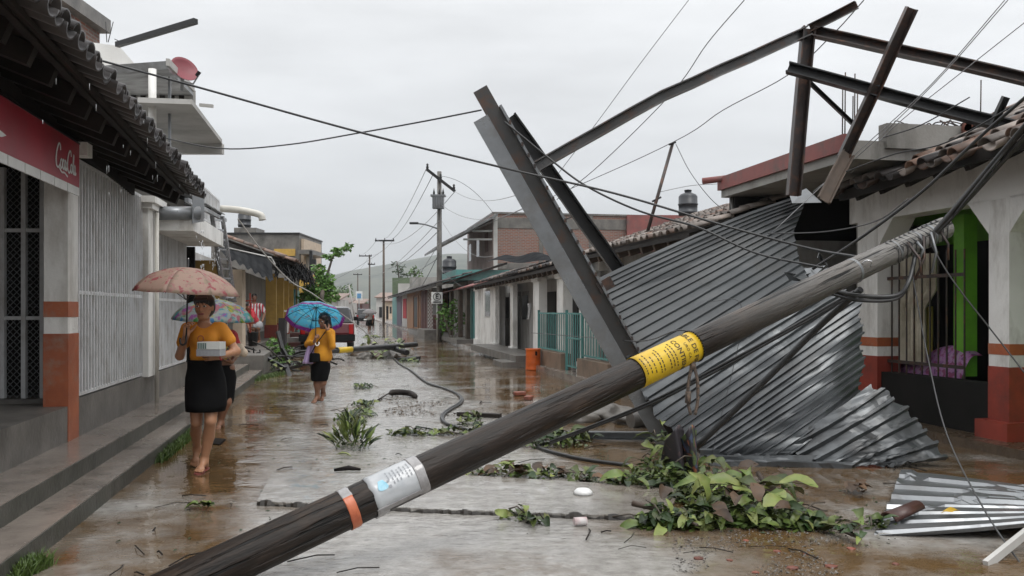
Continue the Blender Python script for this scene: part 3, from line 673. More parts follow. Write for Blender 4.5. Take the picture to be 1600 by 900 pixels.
# ------------------------------------------------------------------ left: white building with slab and zinc awning
b2 = thing('white_balcony_building', 'white two storey building with railed balcony behind the tiled eave', 'building', P(15.5, -3, 0), STREET)
mb = MB(); mb.box(-6, -3.6, 14.6, 21, 0, 2.5); mb.box(-6, -3.55, 14.6, 21, 2.5, 3.9); obj('wall', mb, M['white_plaster'], b2, STREET)
mb = MB(); mb.box(-6, -1.93, 12.4, 15.4, 2.5, 2.73); obj('slab', mb, M['white_plaster'], b2, STREET)
mb = MB(); mb.box(-3.0, -2.55, 12.9, 15.4, 2.73, 3.25); obj('parapet', mb, M['white_metal'], b2, STREET)
mb = MB(); mb.box(-3.5, -2.4, 15.5, 15.6, 0.3, 2.5); obj('inner_wall', mb, M['interior_shade'], b2, STREET)
mb = MB(); c0 = at(304, 470, 15.2); mb.box(c0.x, c0.x + .42, c0.y, c0.y + .05, .3, 2.3); obj('door', mb, M['gold_door'], b2)
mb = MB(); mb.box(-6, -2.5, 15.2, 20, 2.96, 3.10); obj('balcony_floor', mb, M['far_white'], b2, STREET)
gb = bars_grille(b2, P(15.3, -2.58), P(19.9, -2.58), 3.12, 3.76, .2, .03, M['white_metal'], rails=(3.18, 3.78))
gb = bars_grille(b2, P(15.3, -4.0), P(15.3, -2.62), 3.12, 3.76, .2, .03, M['white_metal'], rails=(3.18, 3.78))
cf = corr(.16, .025)
A0, A1, A2, A3 = P(12.6, -2.05, 3.02), P(17.2, -2.12, 3.2), P(17.2, -3.4, 3.62), P(12.6, -3.4, 3.5)
def aw(s, t): p = (A0.lerp(A1, s)).lerp(A3.lerp(A2, s), t); return p + Vector((0, 0, cf(s * 4.6)))
mb = MB(); mb.grid(aw, 110, 3, False); obj('awning_sheet', mb, M['old_zinc'], b2)
for s_ in (.25, .55, .85):
    mb = MB(); mb.bar(A0.lerp(A1, s_) + Vector((0, 0, -.05)), A3.lerp(A2, s_) + Vector((0, 0, -.05)), .05, .06); obj('bracket', mb, M['dark_steel'], b2)
mb = MB(); mb.bar(A0 + Vector((0, 0, -.09)), A1 + Vector((0, 0, -.09)), .05, .06); obj('front_bar', mb, M['grey_metal'], b2)
mb = MB(); mb.tube(spline([at(345, 326, 18), at(372, 328, 18), at(398, 333, 18), at(408, 337, 18), at(410, 344, 18)], 5), .07, 12)
tag(obj('drain_spout', mb, M['pvc'], pivot=at(360, 330, 18)), 'cream drain spout pipe jutting out past the zinc awning', 'pipe')
lad = thing('aluminium_ladder', 'aluminium ladder leaning beside the dark golden doorway', 'ladder', at(350, 470, 15.3))
for dx in (0, .26):
    mb = MB(); mb.bar(at(351, 472, 15.3) + Vector((dx * .35, dx, 0)), at(331, 335, 15.0) + Vector((dx * .35, dx, 0)), .07, .03, up=(0, 1, 0)); obj('rail', mb, M['chrome'], lad)
for i in range(9):
    t = (i + .5) / 9; a = at(351, 472, 15.3).lerp(at(331, 335, 15.0), t); mb = MB(); mb.bar(a, a + Vector((.091, .26, 0)), .03); obj('rung', mb, M['chrome'], lad)

# upper storey house with terrace roof behind the dark tiles
b3 = thing('terrace_house', 'pale concrete upper storey with terrace roof and posts above the dark tiles', 'building', P(14, -4, 0), STREET)
mb = MB(); mb.add([at(100, 60, 17), at(186, 72, 17), at(209, 98, 17), at(209, 180, 17), at(100, 180, 17)] + [p + Vector((-.6, 3, 0)) for p in (at(100, 60, 17), at(186, 72, 17), at(209, 98, 17), at(209, 180, 17), at(100, 180, 17))],
                  [(4, 3, 2, 1, 0), (0, 1, 6, 5), (1, 2, 7, 6), (2, 3, 8, 7), (3, 4, 9, 8), (4, 0, 5, 9)])
obj('upper_wall', mb, M['white_plaster'], b3)
mb = MB(); mb.add([at(140, 104, 12.2), at(262, 95, 12.8), at(302, 140, 17), at(150, 140, 17)] + [p + Vector((0, 0, -.12)) for p in (at(140, 104, 12.2), at(262, 95, 12.8), at(302, 140, 17), at(150, 140, 17))],
                  [(0, 1, 2, 3), (7, 6, 5, 4), (0, 4, 5, 1), (1, 5, 6, 2), (2, 6, 7, 3), (3, 7, 4, 0)])
obj('terrace_roof', mb, M['old_zinc'], b3)
mb = MB(); mb.add([at(215, 160, 12.2), at(300, 163, 12.4), at(347, 224, 16.6), at(240, 224, 16.6)] + [p + Vector((0, 0, .07)) for p in (at(215, 160, 12.2), at(300, 163, 12.4), at(347, 224, 16.6), at(240, 224, 16.6))],
                  [(3, 2, 1, 0), (4, 5, 6, 7), (0, 1, 5, 4), (1, 2, 6, 5), (2, 3, 7, 6), (3, 0, 4, 7)])
mb.add([at(240, 224, 16.6), at(347, 224, 16.6), at(347, 240, 16.6), at(240, 240, 16.6)] + [p + Vector((0, .12, 0)) for p in (at(240, 224, 16.6), at(347, 224, 16.6), at(347, 240, 16.6), at(240, 240, 16.6))],
       [(3, 2, 1, 0), (4, 5, 6, 7), (0, 1, 5, 4), (1, 2, 6, 5), (2, 3, 7, 6), (3, 0, 4, 7)])
obj('balcony_slab', mb, M['far_white'], b3)
mb = MB(); mb.box(*(at(150, 0, 17).x, at(300, 0, 17).x), 17.05, 17.2, at(0, 165, 17).z, at(0, 138, 17).z); obj('back_wall', mb, M['grey_plaster'], b3)
mb = MB(); mb.tube([at(238, 250, 12.6), at(238, 108, 12.6)], .055, 10); obj('post', mb, M['white_plaster'], b3)
mb = MB(); mb.bar(at(265, 245, 13.2), at(265, 120, 13.2), .035, .035, up=(0, 1, 0)); obj('post', mb, M['grey_metal'], b3)
mb = MB(); mb.bar(at(262, 97, 12.78), at(302, 139, 17), .05, .1); obj('roof_edge', mb, M['far_white'], b3)
for i in range(7):
    mb = MB(); a = at(190 + i * 15, 143, 16.9); mb.box(a.x, a.x + .09, a.y - .02, a.y + .02, at(0, 158, 17).z, at(0, 143, 17).z); obj('baluster', mb, M['wood_dark'], b3)
mb = MB(); mb.bar(at(312, 164, 15), at(333, 166, 15), .05); obj('overflow_pipe', mb, M['far_white'], b3)
for a, b_ in (((165, 34), (167, 66)), ((177, 34), (169, 66)), ((179, 61), (190, 66))):
    mb = MB(); mb.tube([at(*a, 16.9), at(*b_, 16.9)], .008, 5); obj('rebar', mb, M['dark_steel'], b3)
mb = MB(); mb.bar(at(183, 70, 16.2), at(306, 33, 15.2), .09, .09); tag(obj('loose_roof_beam', mb, M['dark_steel'], pivot=at(185, 70, 16.2)), 'dark steel beam sticking out over the pale upper storey', 'beam')
# dish
dish = thing('satellite_dish', 'round dark red satellite dish on the edge of the terrace roof', 'satellite dish', at(290, 135, 14))
ax = Vector((.62, -.60, .42)).normalized(); Md = ax.to_track_quat('Z', 'Y').to_matrix().to_4x4(); Md.translation = at(286, 111, 14)
mb = MB(); mb.lathe([(.0, -.0), (.07, .004), (.13, .018), (.185, .042), (.22, .065), (.222, .062), (.187, .035), (.13, .008), (.07, -.008), (0, -.012)], n=24, M=Md); mb.v = [tuple(Vector(p) + at(286, 111, 14) - Vector((0, 0, 0))) if False else p for p in mb.v]
obj('reflector', mb, M['dish_red'], dish)
mb = MB(); mb.tube([at(288, 128, 14), at(302, 131, 13.7), at(310, 118, 13.5)], .012, 6); obj('feed_arm', mb, M['grey_metal'], dish)
mb = MB(); mb.bar(at(307, 119, 13.5), at(312, 112, 13.5), .05, .04); obj('receiver', mb, M['black'], dish)
mb = MB(); mb.tube([at(286, 113, 14.1), at(284, 140, 14.3)], .03, 8); obj('mast', mb, M['grey_metal'], dish)
tw = thing('brick_tower', 'bare brick tower with concrete cap beyond the dark tiles', 'building', at(60, 300, 19))
p = at(40, 0, 19); q = at(88, 0, 19)
mb = MB(); mb.box(p.x - 1.2, q.x, 19, 21, 3, at(0, -3, 19).z); obj('wall', mb, M['brick_wall'], tw)
mb = MB(); mb.box(p.x - 1.3, at(104, 0, 19).x, 18.85, 21.1, at(0, 5, 19).z, at(0, -18, 19).z); obj('cap_slab', mb, M['wall_concrete'], tw)

# ------------------------------------------------------------------ left, further on: porch house with yellow columns
b4 = thing('yellow_column_house', 'porch house with yellow columns under clay tiles and a black awning', 'house', P(30, -3, 0), STREET)
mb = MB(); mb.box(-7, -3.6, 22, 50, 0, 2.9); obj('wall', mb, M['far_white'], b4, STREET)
mb = MB(); mb.box(-6, -1.72, 20.6, 26.5, -.02, .45); obj('porch_floor', mb, M['wall_concrete'], b4, STREET)
mb = MB(); mb.box(-6, -2.3, 26.5, 48, -.02, .5); obj('porch_floor', mb, M['wall_concrete'], b4, STREET)
mb = MB(); mb.box(-3.62, -3.55, 23.2, 29.5, .45, 1.9); obj('red_wall', mb, M['red_paint'], b4, STREET)
for px in (415, 428.5, 437.5, 446, 453):
    u0 = fu(px, -2.6); mb = MB(); mb.box(-2.6, -2.25, u0, u0 + .35, .95, 2.72); c = obj('column', mb, M['yellow_paint'], b4, STREET)
    mb = MB(); mb.box(-2.64, -2.21, u0 - .04, u0 + .39, .45, .95); obj('column_base', mb, M['red_paint'], c, STREET)
for px in (356, 371):
    a = at(px, 470, 23); mb = MB(); mb.box(a.x - .12, a.x + .12, 23, 23.3, .45, 2.5); obj('post', mb, M['cream'] if px > 360 else M['grey_plaster'], b4)
a, b_ = at(330, 468, 22.6), at(352, 470, 22.6); mb = MB(); mb.box(a.x, b_.x, 22.6, 22.8, .3, 2.6); obj('side_wall', mb, M['grey_plaster'], b4)
mb = MB(); mb.box(-5.2, -3.2, 22.9, 23.0, 1.9, 2.5); obj('white_window', mb, M['far_white'], b4, STREET)
for px in (366, 373, 382, 391):
    mb = MB(); mb.bar(at(px, 520, 24.4), at(px, 458, 24.4), .035, .035, up=(0, 1, 0)); obj('fence_spike', mb, M['red_paint'], b4)
mb = MB(); mb.bar(at(350, 470, 24.4), at(400, 470, 24.4), .03, .03); mb.bar(at(350, 505, 24.4), at(400, 505, 24.4), .03, .03); obj('fence_rail', mb, M['red_paint'], b4)
r0, r1 = at(350, 372, 27), at(462, 412, 27)     # the gable verge
upv = (r0 - r1).normalized(); e1 = P(48, uv(r1)[1], r1.z)
mb = MB(); mb.poly([r1, e1, e1 + upv * 3.4, r1 + upv * 3.4], .08); obj('roof', mb, M['wood_dark'], b4)
roof_tiles(b4, r1 + Vector((0, 0, .03)), r1 + (e1 - r1) * .98, upv, 2, .26, TILE, [M['tile_clay']], .03, pans=False)
vt = TILE.copy(); vt.materials.append(M['tile_clay'])
for i in range(9): inst('tile', vt, frame_y(r1 + upv * (i * .33) + Vector((.0, -.05, .05)), upv, (0, 0, 1)) @ Matrix.Scale(1.25, 4), b4)
def tarp(s, t):
    p = at(340, 385, 22).lerp(at(424, 403.5, 24.5), s).lerp(at(352, 400, 21.0).lerp(at(428, 441, 23.2), s), t)
    return p + Vector((0, 0, .03 * math.sin(s * 40) * (.4 + t) - .12 * math.sin(t * 3.14) * s))
mb = MB(); mb.grid(tarp, 60, 8); aw4 = obj('awning', mb, M['tarp_black'], b4)
mb = MB(); mb.tube([at(340, 384, 21.98), at(424, 402.5, 24.45), at(430, 413, 24.2)], .022, 6); obj('awning_rail', mb, M['far_white'], aw4)
mb = MB(); mb.box(-2.5, -2.3, fu(458, -2.4), fu(468, -2.4) + 2, .2, 2.5); obj('teal_door', mb, M['teal_paint'], b4, STREET)
# low ragged thatch hanging at the verge end
mb = MB()
for i in range(160):
    p = r1 + upv * rnd(0, .7) + Vector((0, rnd(-.2, 2.5), rnd(-.3, .05))); q = p + Vector((rnd(-.15, .2), rnd(-.2, .2), rnd(-.5, -.1))); mb.tube([p, q], .02, 4, False)
obj('torn_netting', mb, M['black'], b4, kind='stuff')

b5 = thing('grey_block_house', 'unfinished grey block house with flat roof and yellow recess', 'building', at(400, 485, 52))
a, b_ = at(330, 0, 50), at(467, 0, 50)
mb = MB(); mb.box(a.x, b_.x, 50, 56, 0, at(0, 366, 50).z); obj('wall', mb, M['wall_concrete'], b5)
mb = MB(); mb.box(a.x, b_.x + .06, 49.9, 56, at(0, 366, 50).z, at(0, 363.5, 50).z); obj('coping', mb, M['dark_steel'], b5)
mb = MB(); mb.box(at(428, 0, 49.9).x, at(461, 0, 49.9).x, 49.9, 49.98, at(0, 400, 50).z, at(0, 389, 50).z); obj('yellow_recess', mb, M['yellow_paint'], b5)
mb = MB(); mb.box(b_.x + .01, at(472, 0, 50).x, 50.5, 55, 0, at(0, 372, 50).z); obj('side_wall', mb, M['cream'], b5)
mb = MB(); mb.box(at(466, 0, 49).x, at(487, 0, 49).x, 49, 53, at(0, 397, 49).z, at(0, 390, 49).z); obj('balcony_roof', mb, M['wall_concrete'], b5)
mb = MB(); mb.box(at(470, 0, 51).x, at(482, 0, 51).x, 51, 53, 1.5, at(0, 400, 51).z); obj('upper_wall', mb, M['far_white'], b5)
mb = MB(); mb.box(at(466, 0, 49).x, at(484, 0, 49).x, 49.2, 53, 1, at(0, 428, 49).z); obj('yellow_wall', mb, M['yellow_paint'], b5)
mb = MB(); mb.bar(at(486, 470, 48.5), at(486, 392, 48.5), .16, .16, up=(0, 1, 0)); mb.bar(at(486, 409, 48.4), at(494, 409, 48.4), .2, .25); obj('meter_post', mb, M['dark_steel'], b5)
mb = MB(); mb.box(at(363, 0, 50).x, at(398, 0, 50).x, 50.3, 52, at(0, 364, 50).z, at(0, 355, 50).z); obj('tank_plinth', mb, M['wall_concrete'], b5)
TANKP = [(.0, 0), (.5, 0), (.5, .12), (.53, .13), (.53, .2), (.5, .21), (.5, .55), (.53, .56), (.53, .63), (.5, .64), (.5, 1.0), (.42, 1.12), (.2, 1.22), (.18, 1.22), (.18, 1.3), (0, 1.32)]
def tank(px, pyb, Y, w, label):
    mb = MB(); s_ = w / 1.06; mb.lathe([(r * s_, z * s_) for r, z in TANKP], at(px, pyb, Y), 20)
    t = tag(obj('water_tank', mb, M['tank_black'], pivot=at(px, pyb, Y)), label, 'water tank', 'black rooftop water tanks')
    mb = MB(); mb.lathe([(0, 1.3 * s_), (.2 * s_, 1.3 * s_), (.2 * s_, 1.36 * s_), (0, 1.4 * s_)], at(px, pyb, Y), 14); obj('lid', mb, M['black'], t)
tank(382, 355, 51, .75, 'black water tank on the flat roof of the grey block house')
# ------------------------------------------------------------------ right: near white house with arches
VR = 6.78
def vb(mb, px0, px1, V0, V1, z0, z1):
    """street-aligned box whose front plane is v=V0 between photo columns px0..px1 (px1 nearer)"""
    mb.box(V0, V1, fu(px1, V0), fu(px0, V0), z0, z1); return mb
nh = thing('white_arched_house', 'near white house with chamfered arches, rust red painted bases and barred window', 'house', P(10, VR + .3, .1), STREET)
def painted_column(parent, u0, u1, z0, z1, name='column'):
    mb = MB(); mb.box(VR, VR + .32, u0, u1, z0, z1); c = obj(name, mb, M['white_plaster'], parent, STREET)
    mb = MB(); mb.box(VR - .006, VR + .326, u0 - .006, u1 + .006, z0, .86); obj('painted_base', mb, M['red_paint'], c, STREET)
    mb = MB(); mb.box(VR - .005, VR + .325, u0 - .005, u1 + .005, .985, 1.10); obj('painted_band', mb, M['orange_paint'], c, STREET)
    mb = MB(); mb.box(VR - .1, VR + .42, u0 - .09, u1 + .09, z0, .29); obj('plinth_block', mb, M['red_paint'], c, STREET)
    return c
ucL0, ucL1 = fu(1371, VR), fu(1340, VR); ucR0, ucR1 = fu(1577, VR), fu(1545, VR)
painted_column(nh, ucL0, ucL1, .1, 2.62); painted_column(nh, ucR0, ucR1, .1, 2.62); painted_column(nh, ucR0 - 3.0, ucR0 - 2.7, .1, 2.62)
ZT = 2.62
mb = MB(); mb.box(VR + .004, VR + .316, ucR0 - 3.0, ucL1 + .2, ZT, 3.08)
for ua, ub, s in ((ucR1, ucR1 + .34, 1), (ucL0, ucL0 - .34, -1), (ucR0, ucR0 - .34, -1), (ucR0 - 2.7, ucR0 - 2.36, 1)):
    vs = [(VR + .004, ua, ZT + .01), (VR + .004, ua, ZT - .36), (VR + .004, ub, ZT + .01)] + [(VR + .316, ua, ZT + .01), (VR + .316, ua, ZT - .36), (VR + .316, ub, ZT + .01)]
    fs = [(0, 1, 2), (5, 4, 3), (0, 3, 4, 1), (1, 4, 5, 2), (2, 5, 3, 0)]
    mb.add(vs, fs, False)
obj('arch_wall', mb, M['white_plaster'], nh, STREET)
mb = MB(); mb.box(VR + .05, VR + .25, ucR1, ucL0, .1, .66); obj('low_wall', mb, M['interior_shade'], nh, STREET)
mb = MB(); mb.box(7.75, 7.85, 4.5, ucL1 + .2, .1, 3.08); obj('inner_wall', mb, M['lime'], nh, STREET)
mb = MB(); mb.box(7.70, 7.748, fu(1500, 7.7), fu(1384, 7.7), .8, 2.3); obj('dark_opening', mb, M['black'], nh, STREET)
mb = MB(); mb.box(VR + .2, 10.5, ucL1 + .2, ucL1 + .35, .1, 3.2); mb.box(8.55, 10.5, 4.5, ucL1 + .2, 3.0, 3.2); obj('side_wall', mb, M['grey_plaster'], nh, STREET)
mb = MB(); mb.box(VR + .2, 8.6, 4.5, ucL1 + .2, 3.09, 3.15); obj('porch_ceiling', mb, M['wood_dark'], nh, STREET)
mb = MB(); vb(mb, 1490, 1506, 7.3, 7.48, .66, 2.6); obj('green_post', mb, M['lime'], nh, STREET)
mb = MB(); vb(mb, 1507, 1548, 7.68, 7.74, .1, 2.3); obj('door', mb, M['black'], nh, STREET)
mb = MB(); vb(mb, 1396, 1452, 7.69, 7.735, 2.36, 2.6); obj('vent_window', mb, M['glass_dark'], nh, STREET)
def curt(s, t):
    u0, u1 = fu(1462, 7.1), fu(1396, 7.1)
    return P(u0 + (u1 - u0) * (s if t > .5 else .25 + s * .75) , 7.1 + .045 * math.sin(s * 34), 2.15 - (1.35 * (1 - t) + 0) )
mb = MB(); mb.grid(lambda s, t: curt(s, t), 60, 6); obj('curtain', mb, M['curtain'], nh)
mb = MB(); u0, u1 = fu(1456, 7.3), fu(1398, 7.3)
mb.grid(lambda s, t: P(u0 + (u1 - u0) * (s * .35 * (1 - t * .4) + (0 if s < 1 else 0)), 7.3 + .03 * math.sin(s * 20), .75 + .75 * t), 20, 8); obj('yellow_drape', mb, M['curtain_yellow'], nh)
mb = MB(); u0, u1 = fu(1500, 7.15), fu(1396, 7.15)
mb.grid(lambda s, t: P(u0 + (u1 - u0) * s, 7.15 + .3 * t, .60 + .42 * math.sin(min(1, t * 1.5) * 1.57) * (.75 + .25 * math.sin(s * 5))), 24, 10); mb.box(7.9, 8.2, u0, u1, .2, .8) if False else None
tag(obj('draped_bedspread', mb, M['floral_purple'], pivot=P((u0 + u1) / 2, 7.7, .6)), 'purple floral bedspread heaped behind the window bars', 'bedspread')
gr = bars_grille(nh, P(fu(1507, VR + .15), VR + .15), P(fu(1372, VR + .15), VR + .15), .66, 2.15, .155, .018, M['rust_steel'], rails=(.80, 1.86), rw=.04)
# tile roof of the near house
RE0, RE1 = at(1602, 216, 8.15), at(1303, 305, 11.35); dR = (RE1 - RE0).normalized(); RE0 = RE0 - dR * 2.6
upR = Vector((CS, SN, 0)) * math.cos(R(25)) + Vector((0, 0, math.sin(R(25))))
mb = MB(); nR = dR.cross(upR); nR = nR if nR.z > 0 else -nR
mb.poly([RE0 + upR * .1, RE1 + upR * .1, RE1 + upR * 3, RE0 + upR * 3], .05, nR); obj('roof', mb, M['wood_dark'], nh)
roof_tiles(nh, RE0, RE1, upR, 6, .235, TILE, [M['tile_clay'], M['tile_grey'], M['tile_dark']], .05, skip=.1)
k = 0
while k * .5 < (RE1 - RE0).length:
    p = RE0 + dR * (k * .5 + .1) + upR * .12 - nR * .10; W = frame_y(p, upR, nR); inst('rafter', rme, W, nh); k += 1
mb = MB(); mb.bar(RE0 + upR * .08 - nR * .05, RE1 + upR * .08 - nR * .05, .05, .12); obj('fascia', mb, M['wood_dark'], nh)

# ------------------------------------------------------------------ right: house with the red edged slab, and the dark shell of the collapsed front
rs = thing('red_edged_slab_house', 'stained concrete flat roof slab with red painted edge and bare rebars', 'house', P(12, 7, 0), STREET)
V5 = 5.62; ua, ub = fu(1332, V5), fu(1127, V5)
mb = MB(); mb.box(V5, 10.5, ua, ub, 3.15, 3.36); mb.box(V5 + .4, 10.5, ua - .04, ua + .12, 3.28, 3.56); obj('slab', mb, M['grey_plaster'], rs, STREET)
mb = MB(); mb.box(V5 - .05, V5 + .12, ua + .1, ub + .03, 3.26, 3.45); obj('red_edge', mb, M['plaster_red'], rs, STREET)
mb = MB(); mb.tube([P(ub - .25, V5 + .2, 3.44), P(ub + .05, V5 - .28, 3.40)], .05, 10); obj('spout', mb, M['plaster_red'], rs)
mb = MB(); mb.tube([P(ub - .15, V5 + .15, 2.6), P(ub - .1, V5 + .12, 3.15)], .025, 6); obj('prop', mb, M['wall_concrete'], rs)
mb = MB(); mb.box(8.6, 8.8, ua - .6, ub, 0, 3.15); mb.box(5.75, 8.6, ub - .2, ub, 0, 3.15); obj('wall', mb, M['interior_shade'], rs, STREET)
mb = MB(); mb.box(8.5, 8.6, ua + .6, ua + .95, 0, 2.9); obj('blue_frame', mb, mat('blue_paint', (.03, .08, .2), .5), rs, STREET)
for px, t, b_ in ((1317, 118, 240), (1321, 113, 240), (1333, 150, 225), (1336, 115, 225), (1340, 145, 225), (1533, 125, 200)):
    mb = MB(); mb.tube([at(px, t, 11.6), at(px - 1, b_, 11.6)], .009, 5); obj('rebar', mb, M['rust_steel'], rs)
for i in range(16):
    x = 1395 + i * 9 + rnd(-6, 6); mb = MB()
    mb.tube(spline([at(x, 212, 10.6), at(x + rnd(-8, 18), rnd(188, 200), 10.4), at(x + rnd(15, 50), rnd(188, 205), 10.3), at(x + rnd(25, 60), 212, 10.4)], 5), .008, 4); obj('bent_rebar', mb, M['rust_steel'], rs)
mb = MB()
for i in range(14): p = at(1515 + rnd(-12, 12), 200 + rnd(-4, 6), 10.2); mb.box(p.x - .03, p.x + .03, p.y - .03, p.y + .03, p.z - .03, p.z + .03)
obj('brick_crumbs', mb, M['brick_red'], rs, kind='stuff')

# tiled house just beyond the sheet
th = thing('low_tiled_house', 'low house with worn grey clay tile roof behind the zinc sheet', 'house', P(16, 6, 0), STREET)
e0, e1 = P(12.2, 4.9, 2.56), P(18.6, 4.9, 2.56)
upT = Vector((CS, SN, 0)) * math.cos(R(18)) + Vector((0, 0, math.sin(R(18))))
mb = MB(); mb.poly([e0, e1, e1 + upT * 3.3, e0 + upT * 3.3], .06, (0, 0, 1)); obj('roof', mb, M['wood_dark'], th)
roof_tiles(th, e0, e1, upT, 9, .24, TILE, [M['tile_grey'], M['tile_grey'], M['tile_clay']], .03, pans=False)
mb = MB(); mb.box(5.4, 8.2, 12.4, 18.4, 0, 2.5); obj('wall', mb, M['grey_plaster'], th, STREET)
rmi = MB(); rmi.box(-.04, .04, 0, 1.2, -.06, .06); rmi = rmi.mesh('rafter'); rmi.materials.append(M['wood_brown'])
for i in range(10): inst('rafter', rmi, frame_y(e0 + (e1 - e0) * ((i + .5) / 10) + upT * .05 + Vector((0, 0, -.12)), upT, (0, 0, 1)), th)
ps = thing('hanging_shop_plate', 'small cream sign plate hanging beneath the grey tiled eave', 'sign', at(969, 417, 17.6))
mb = MB(); a, b_ = at(955, 416, 17.6), at(984, 401, 17.6); mb.box(a.x, b_.x, 17.6, 17.63, a.z, b_.z); obj('plate', mb, M['cream'], ps)
mb = xf(text_mb('PA', .12), Matrix.Translation(at(967, 410, 17.59))); obj('lettering', mb, M['black'], ps)
for px in (959, 980):
    mb = MB(); mb.bar(at(px, 402, 17.6), at(px, 392, 17.6), .012); obj('hanger', mb, M['dark_steel'], ps)

# ------------------------------------------------------------------ right: white row house with pillars and doors
wh = thing('white_row_house', 'long whitewashed house with pillars, grey doors and sagging tile eave', 'house', P(26, 5.4, 0), STREET)
W0 = 5.2
mb = MB(); vb(mb, 742, 776, W0, W0 + .3, 0, 2.5); obj('wall', mb, M['white_plaster'], wh, STREET)
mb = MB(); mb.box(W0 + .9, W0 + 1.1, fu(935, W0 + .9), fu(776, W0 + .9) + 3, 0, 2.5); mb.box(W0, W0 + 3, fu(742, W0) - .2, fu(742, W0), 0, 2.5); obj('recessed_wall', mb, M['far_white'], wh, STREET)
mb = MB(); mb.box(W0 + .01, W0 + .25, fu(935, W0), fu(776, W0), 2.28, 2.5); obj('beam', mb, M['white_plaster'], wh, STREET)
mb = MB(); vb(mb, 757, 766.5, W0 - .012, W0 + .02, fz(761, 496, W0), fz(761, 452, W0)); w = obj('window', mb, M['far_white'], wh, STREET)
mb = MB(); vb(mb, 758, 765.5, W0 - .02, W0 - .01, fz(761, 494, W0), fz(761, 455, W0)); obj('pane', mb, M['glass_dark'], w, STREET)
for px0, px1, w in ((742, 746.5, .1), (766, 774, .12), (797, 801.5, .12), (833, 842, .2), (870, 880, .2), (905, 917, .2)):
    mb = MB(); vb(mb, px0, px1, W0 - w, W0 + .02, 0, 2.2); c = obj('pillar', mb, M['white_plaster'], wh, STREET)
    mb = MB(); u0, u1 = fu(px1, W0 - w) - .05, fu(px0, W0 - w) + .05; mb.box(W0 - w - .05, W0, u0, u1, 2.2, 2.3); obj('pillar_cap', mb, M['white_plaster'], c, STREET); mb = MB(); mb.box(W0 - w - .05, W0, u0, u1, .0, .35); obj('pillar_base', mb, M['white_plaster'], c, STREET)
V2 = W0 + .88
for px0, px1, mt in ((779, 787, 'grey_plaster'), (788, 796, 'grey_plaster'), (804, 813, 'grey_plaster'), (815, 826, 'grey_plaster')):
    mb = MB(); vb(mb, px0, px1, V2, V2 + .04, .1, 2.1); d = obj('door', mb, M[mt], wh, STREET)
    mb = MB(); vb(mb, px0 + 1, px1 - 1, V2 - .006, V2, 1.15, 1.95); obj('pane', mb, M['glass_dark'], d, STREET)
mb = MB(); vb(mb, 846, 868, W0 + .86, W0 + .88, .1, 2.0); vb(mb, 884, 902, W0 + .86, W0 + .88, .1, 2.0); obj('dark_opening', mb, M['black'], wh, STREET)
mb = MB(); mb.box(4.3, W0, fu(842, 4.9) , fu(776, W0), .1, .30); obj('porch_step', mb, M['wall_concrete'], wh, STREET)
mb = MB(); mb.box(3.95, 4.62, fu(806, 4.3), fu(790, 4.3), -.02, .14); obj('entry_step', mb, M['wall_concrete'], wh, STREET)
e0, e1 = P(uv(at(930, 400, 18.8))[0], 4.72, 2.45), P(fu(741, 4.72) + .3, 4.72, 2.36)
mb = MB(); mb.poly([e0, e1, e1 + upT * 3.4, e0 + upT * 3.4], .07, (0, 0, 1)); obj('roof', mb, M['wood_dark'], wh)
roof_tiles(wh, e0 + Vector((0, 0, .0)), e1, upT, 4, .25, TILE, [M['tile_dark'], M['tile_grey'], M['tile_clay'], M['tile_dark']], .04, pans=False)
for i in range(26): inst('rafter', rmi, frame_y(e0 + (e1 - e0) * ((i + .5) / 26) + upT * .03 + Vector((0, 0, -.12)), upT, (0, 0, 1)), wh)
ws = tag(obj('hanging_cloth', MB().grid(lambda s, t: at(823.5 + 5.5 * s + 1.2 * math.sin(t * 4), 474 + 25 * t, 24.0 + .06 * math.sin(s * 9)), 10, 8), M['white_cloth'], pivot=at(826, 486, 24)), 'white cloth hung up by the grey doors of the white house', 'cloth')
def torn(s, t):
    p = at(757, 410, 27).lerp(at(872, 412, 21.5), s); q = at(790, 400, 28.5).lerp(at(868, 399, 23), s)
    return p.lerp(q, t) + Vector((0, 0, .05 * math.sin(s * 9 + t * 2) + .05 * math.sin(s * 3)))
tag(obj('torn_roof_sheet', MB().grid(torn, 40, 6), M['tarp_black'], pivot=at(810, 408, 25)), 'buckled roofing sheet lying loose on the white house tiles', 'roof sheet')
# teal fence on its broken plinth
fn = thing('teal_fence', 'teal painted railing with gate posts on broken concrete plinth', 'fence', P(20, 4.9, 0), STREET)
VF = 4.9
for a, b_ in ((841, 884), (911, 950)):
    bars_grille(fn, P(fu(b_, VF), VF), P(fu(a, VF), VF), .50, 1.40, .19, .022, M['teal_paint'], rails=(.52, 1.38), rw=.035)
bars_grille(fn, P(fu(909, VF - .05), VF - .05), P(fu(887, VF - .05), VF - .05), .22, 1.40, .17, .022, M['teal_paint'], rails=(.24, .85, 1.38), rw=.035)
for px in (842, 885.5, 910): mb = MB(); mb.bar(P(fu(px, VF), VF, .1), P(fu(px, VF), VF, 1.46), .06, .06, up=(0, 1, 0)); obj('post', mb, M['teal_paint'], fn)
mb = MB(); mb.box(VF - .12, VF + .12, fu(884, VF), fu(841, VF), -.02, .48); mb.box(VF - .13, VF + .12, fu(960, VF), fu(911, VF), -.02, .46); obj('plinth', mb, mat('dirty_plinth', (.24, .17, .12), .5, (.15, .11, .08), 2, .05, 14, stain=(.07, .06, .05), sscale=2), fn, STREET)
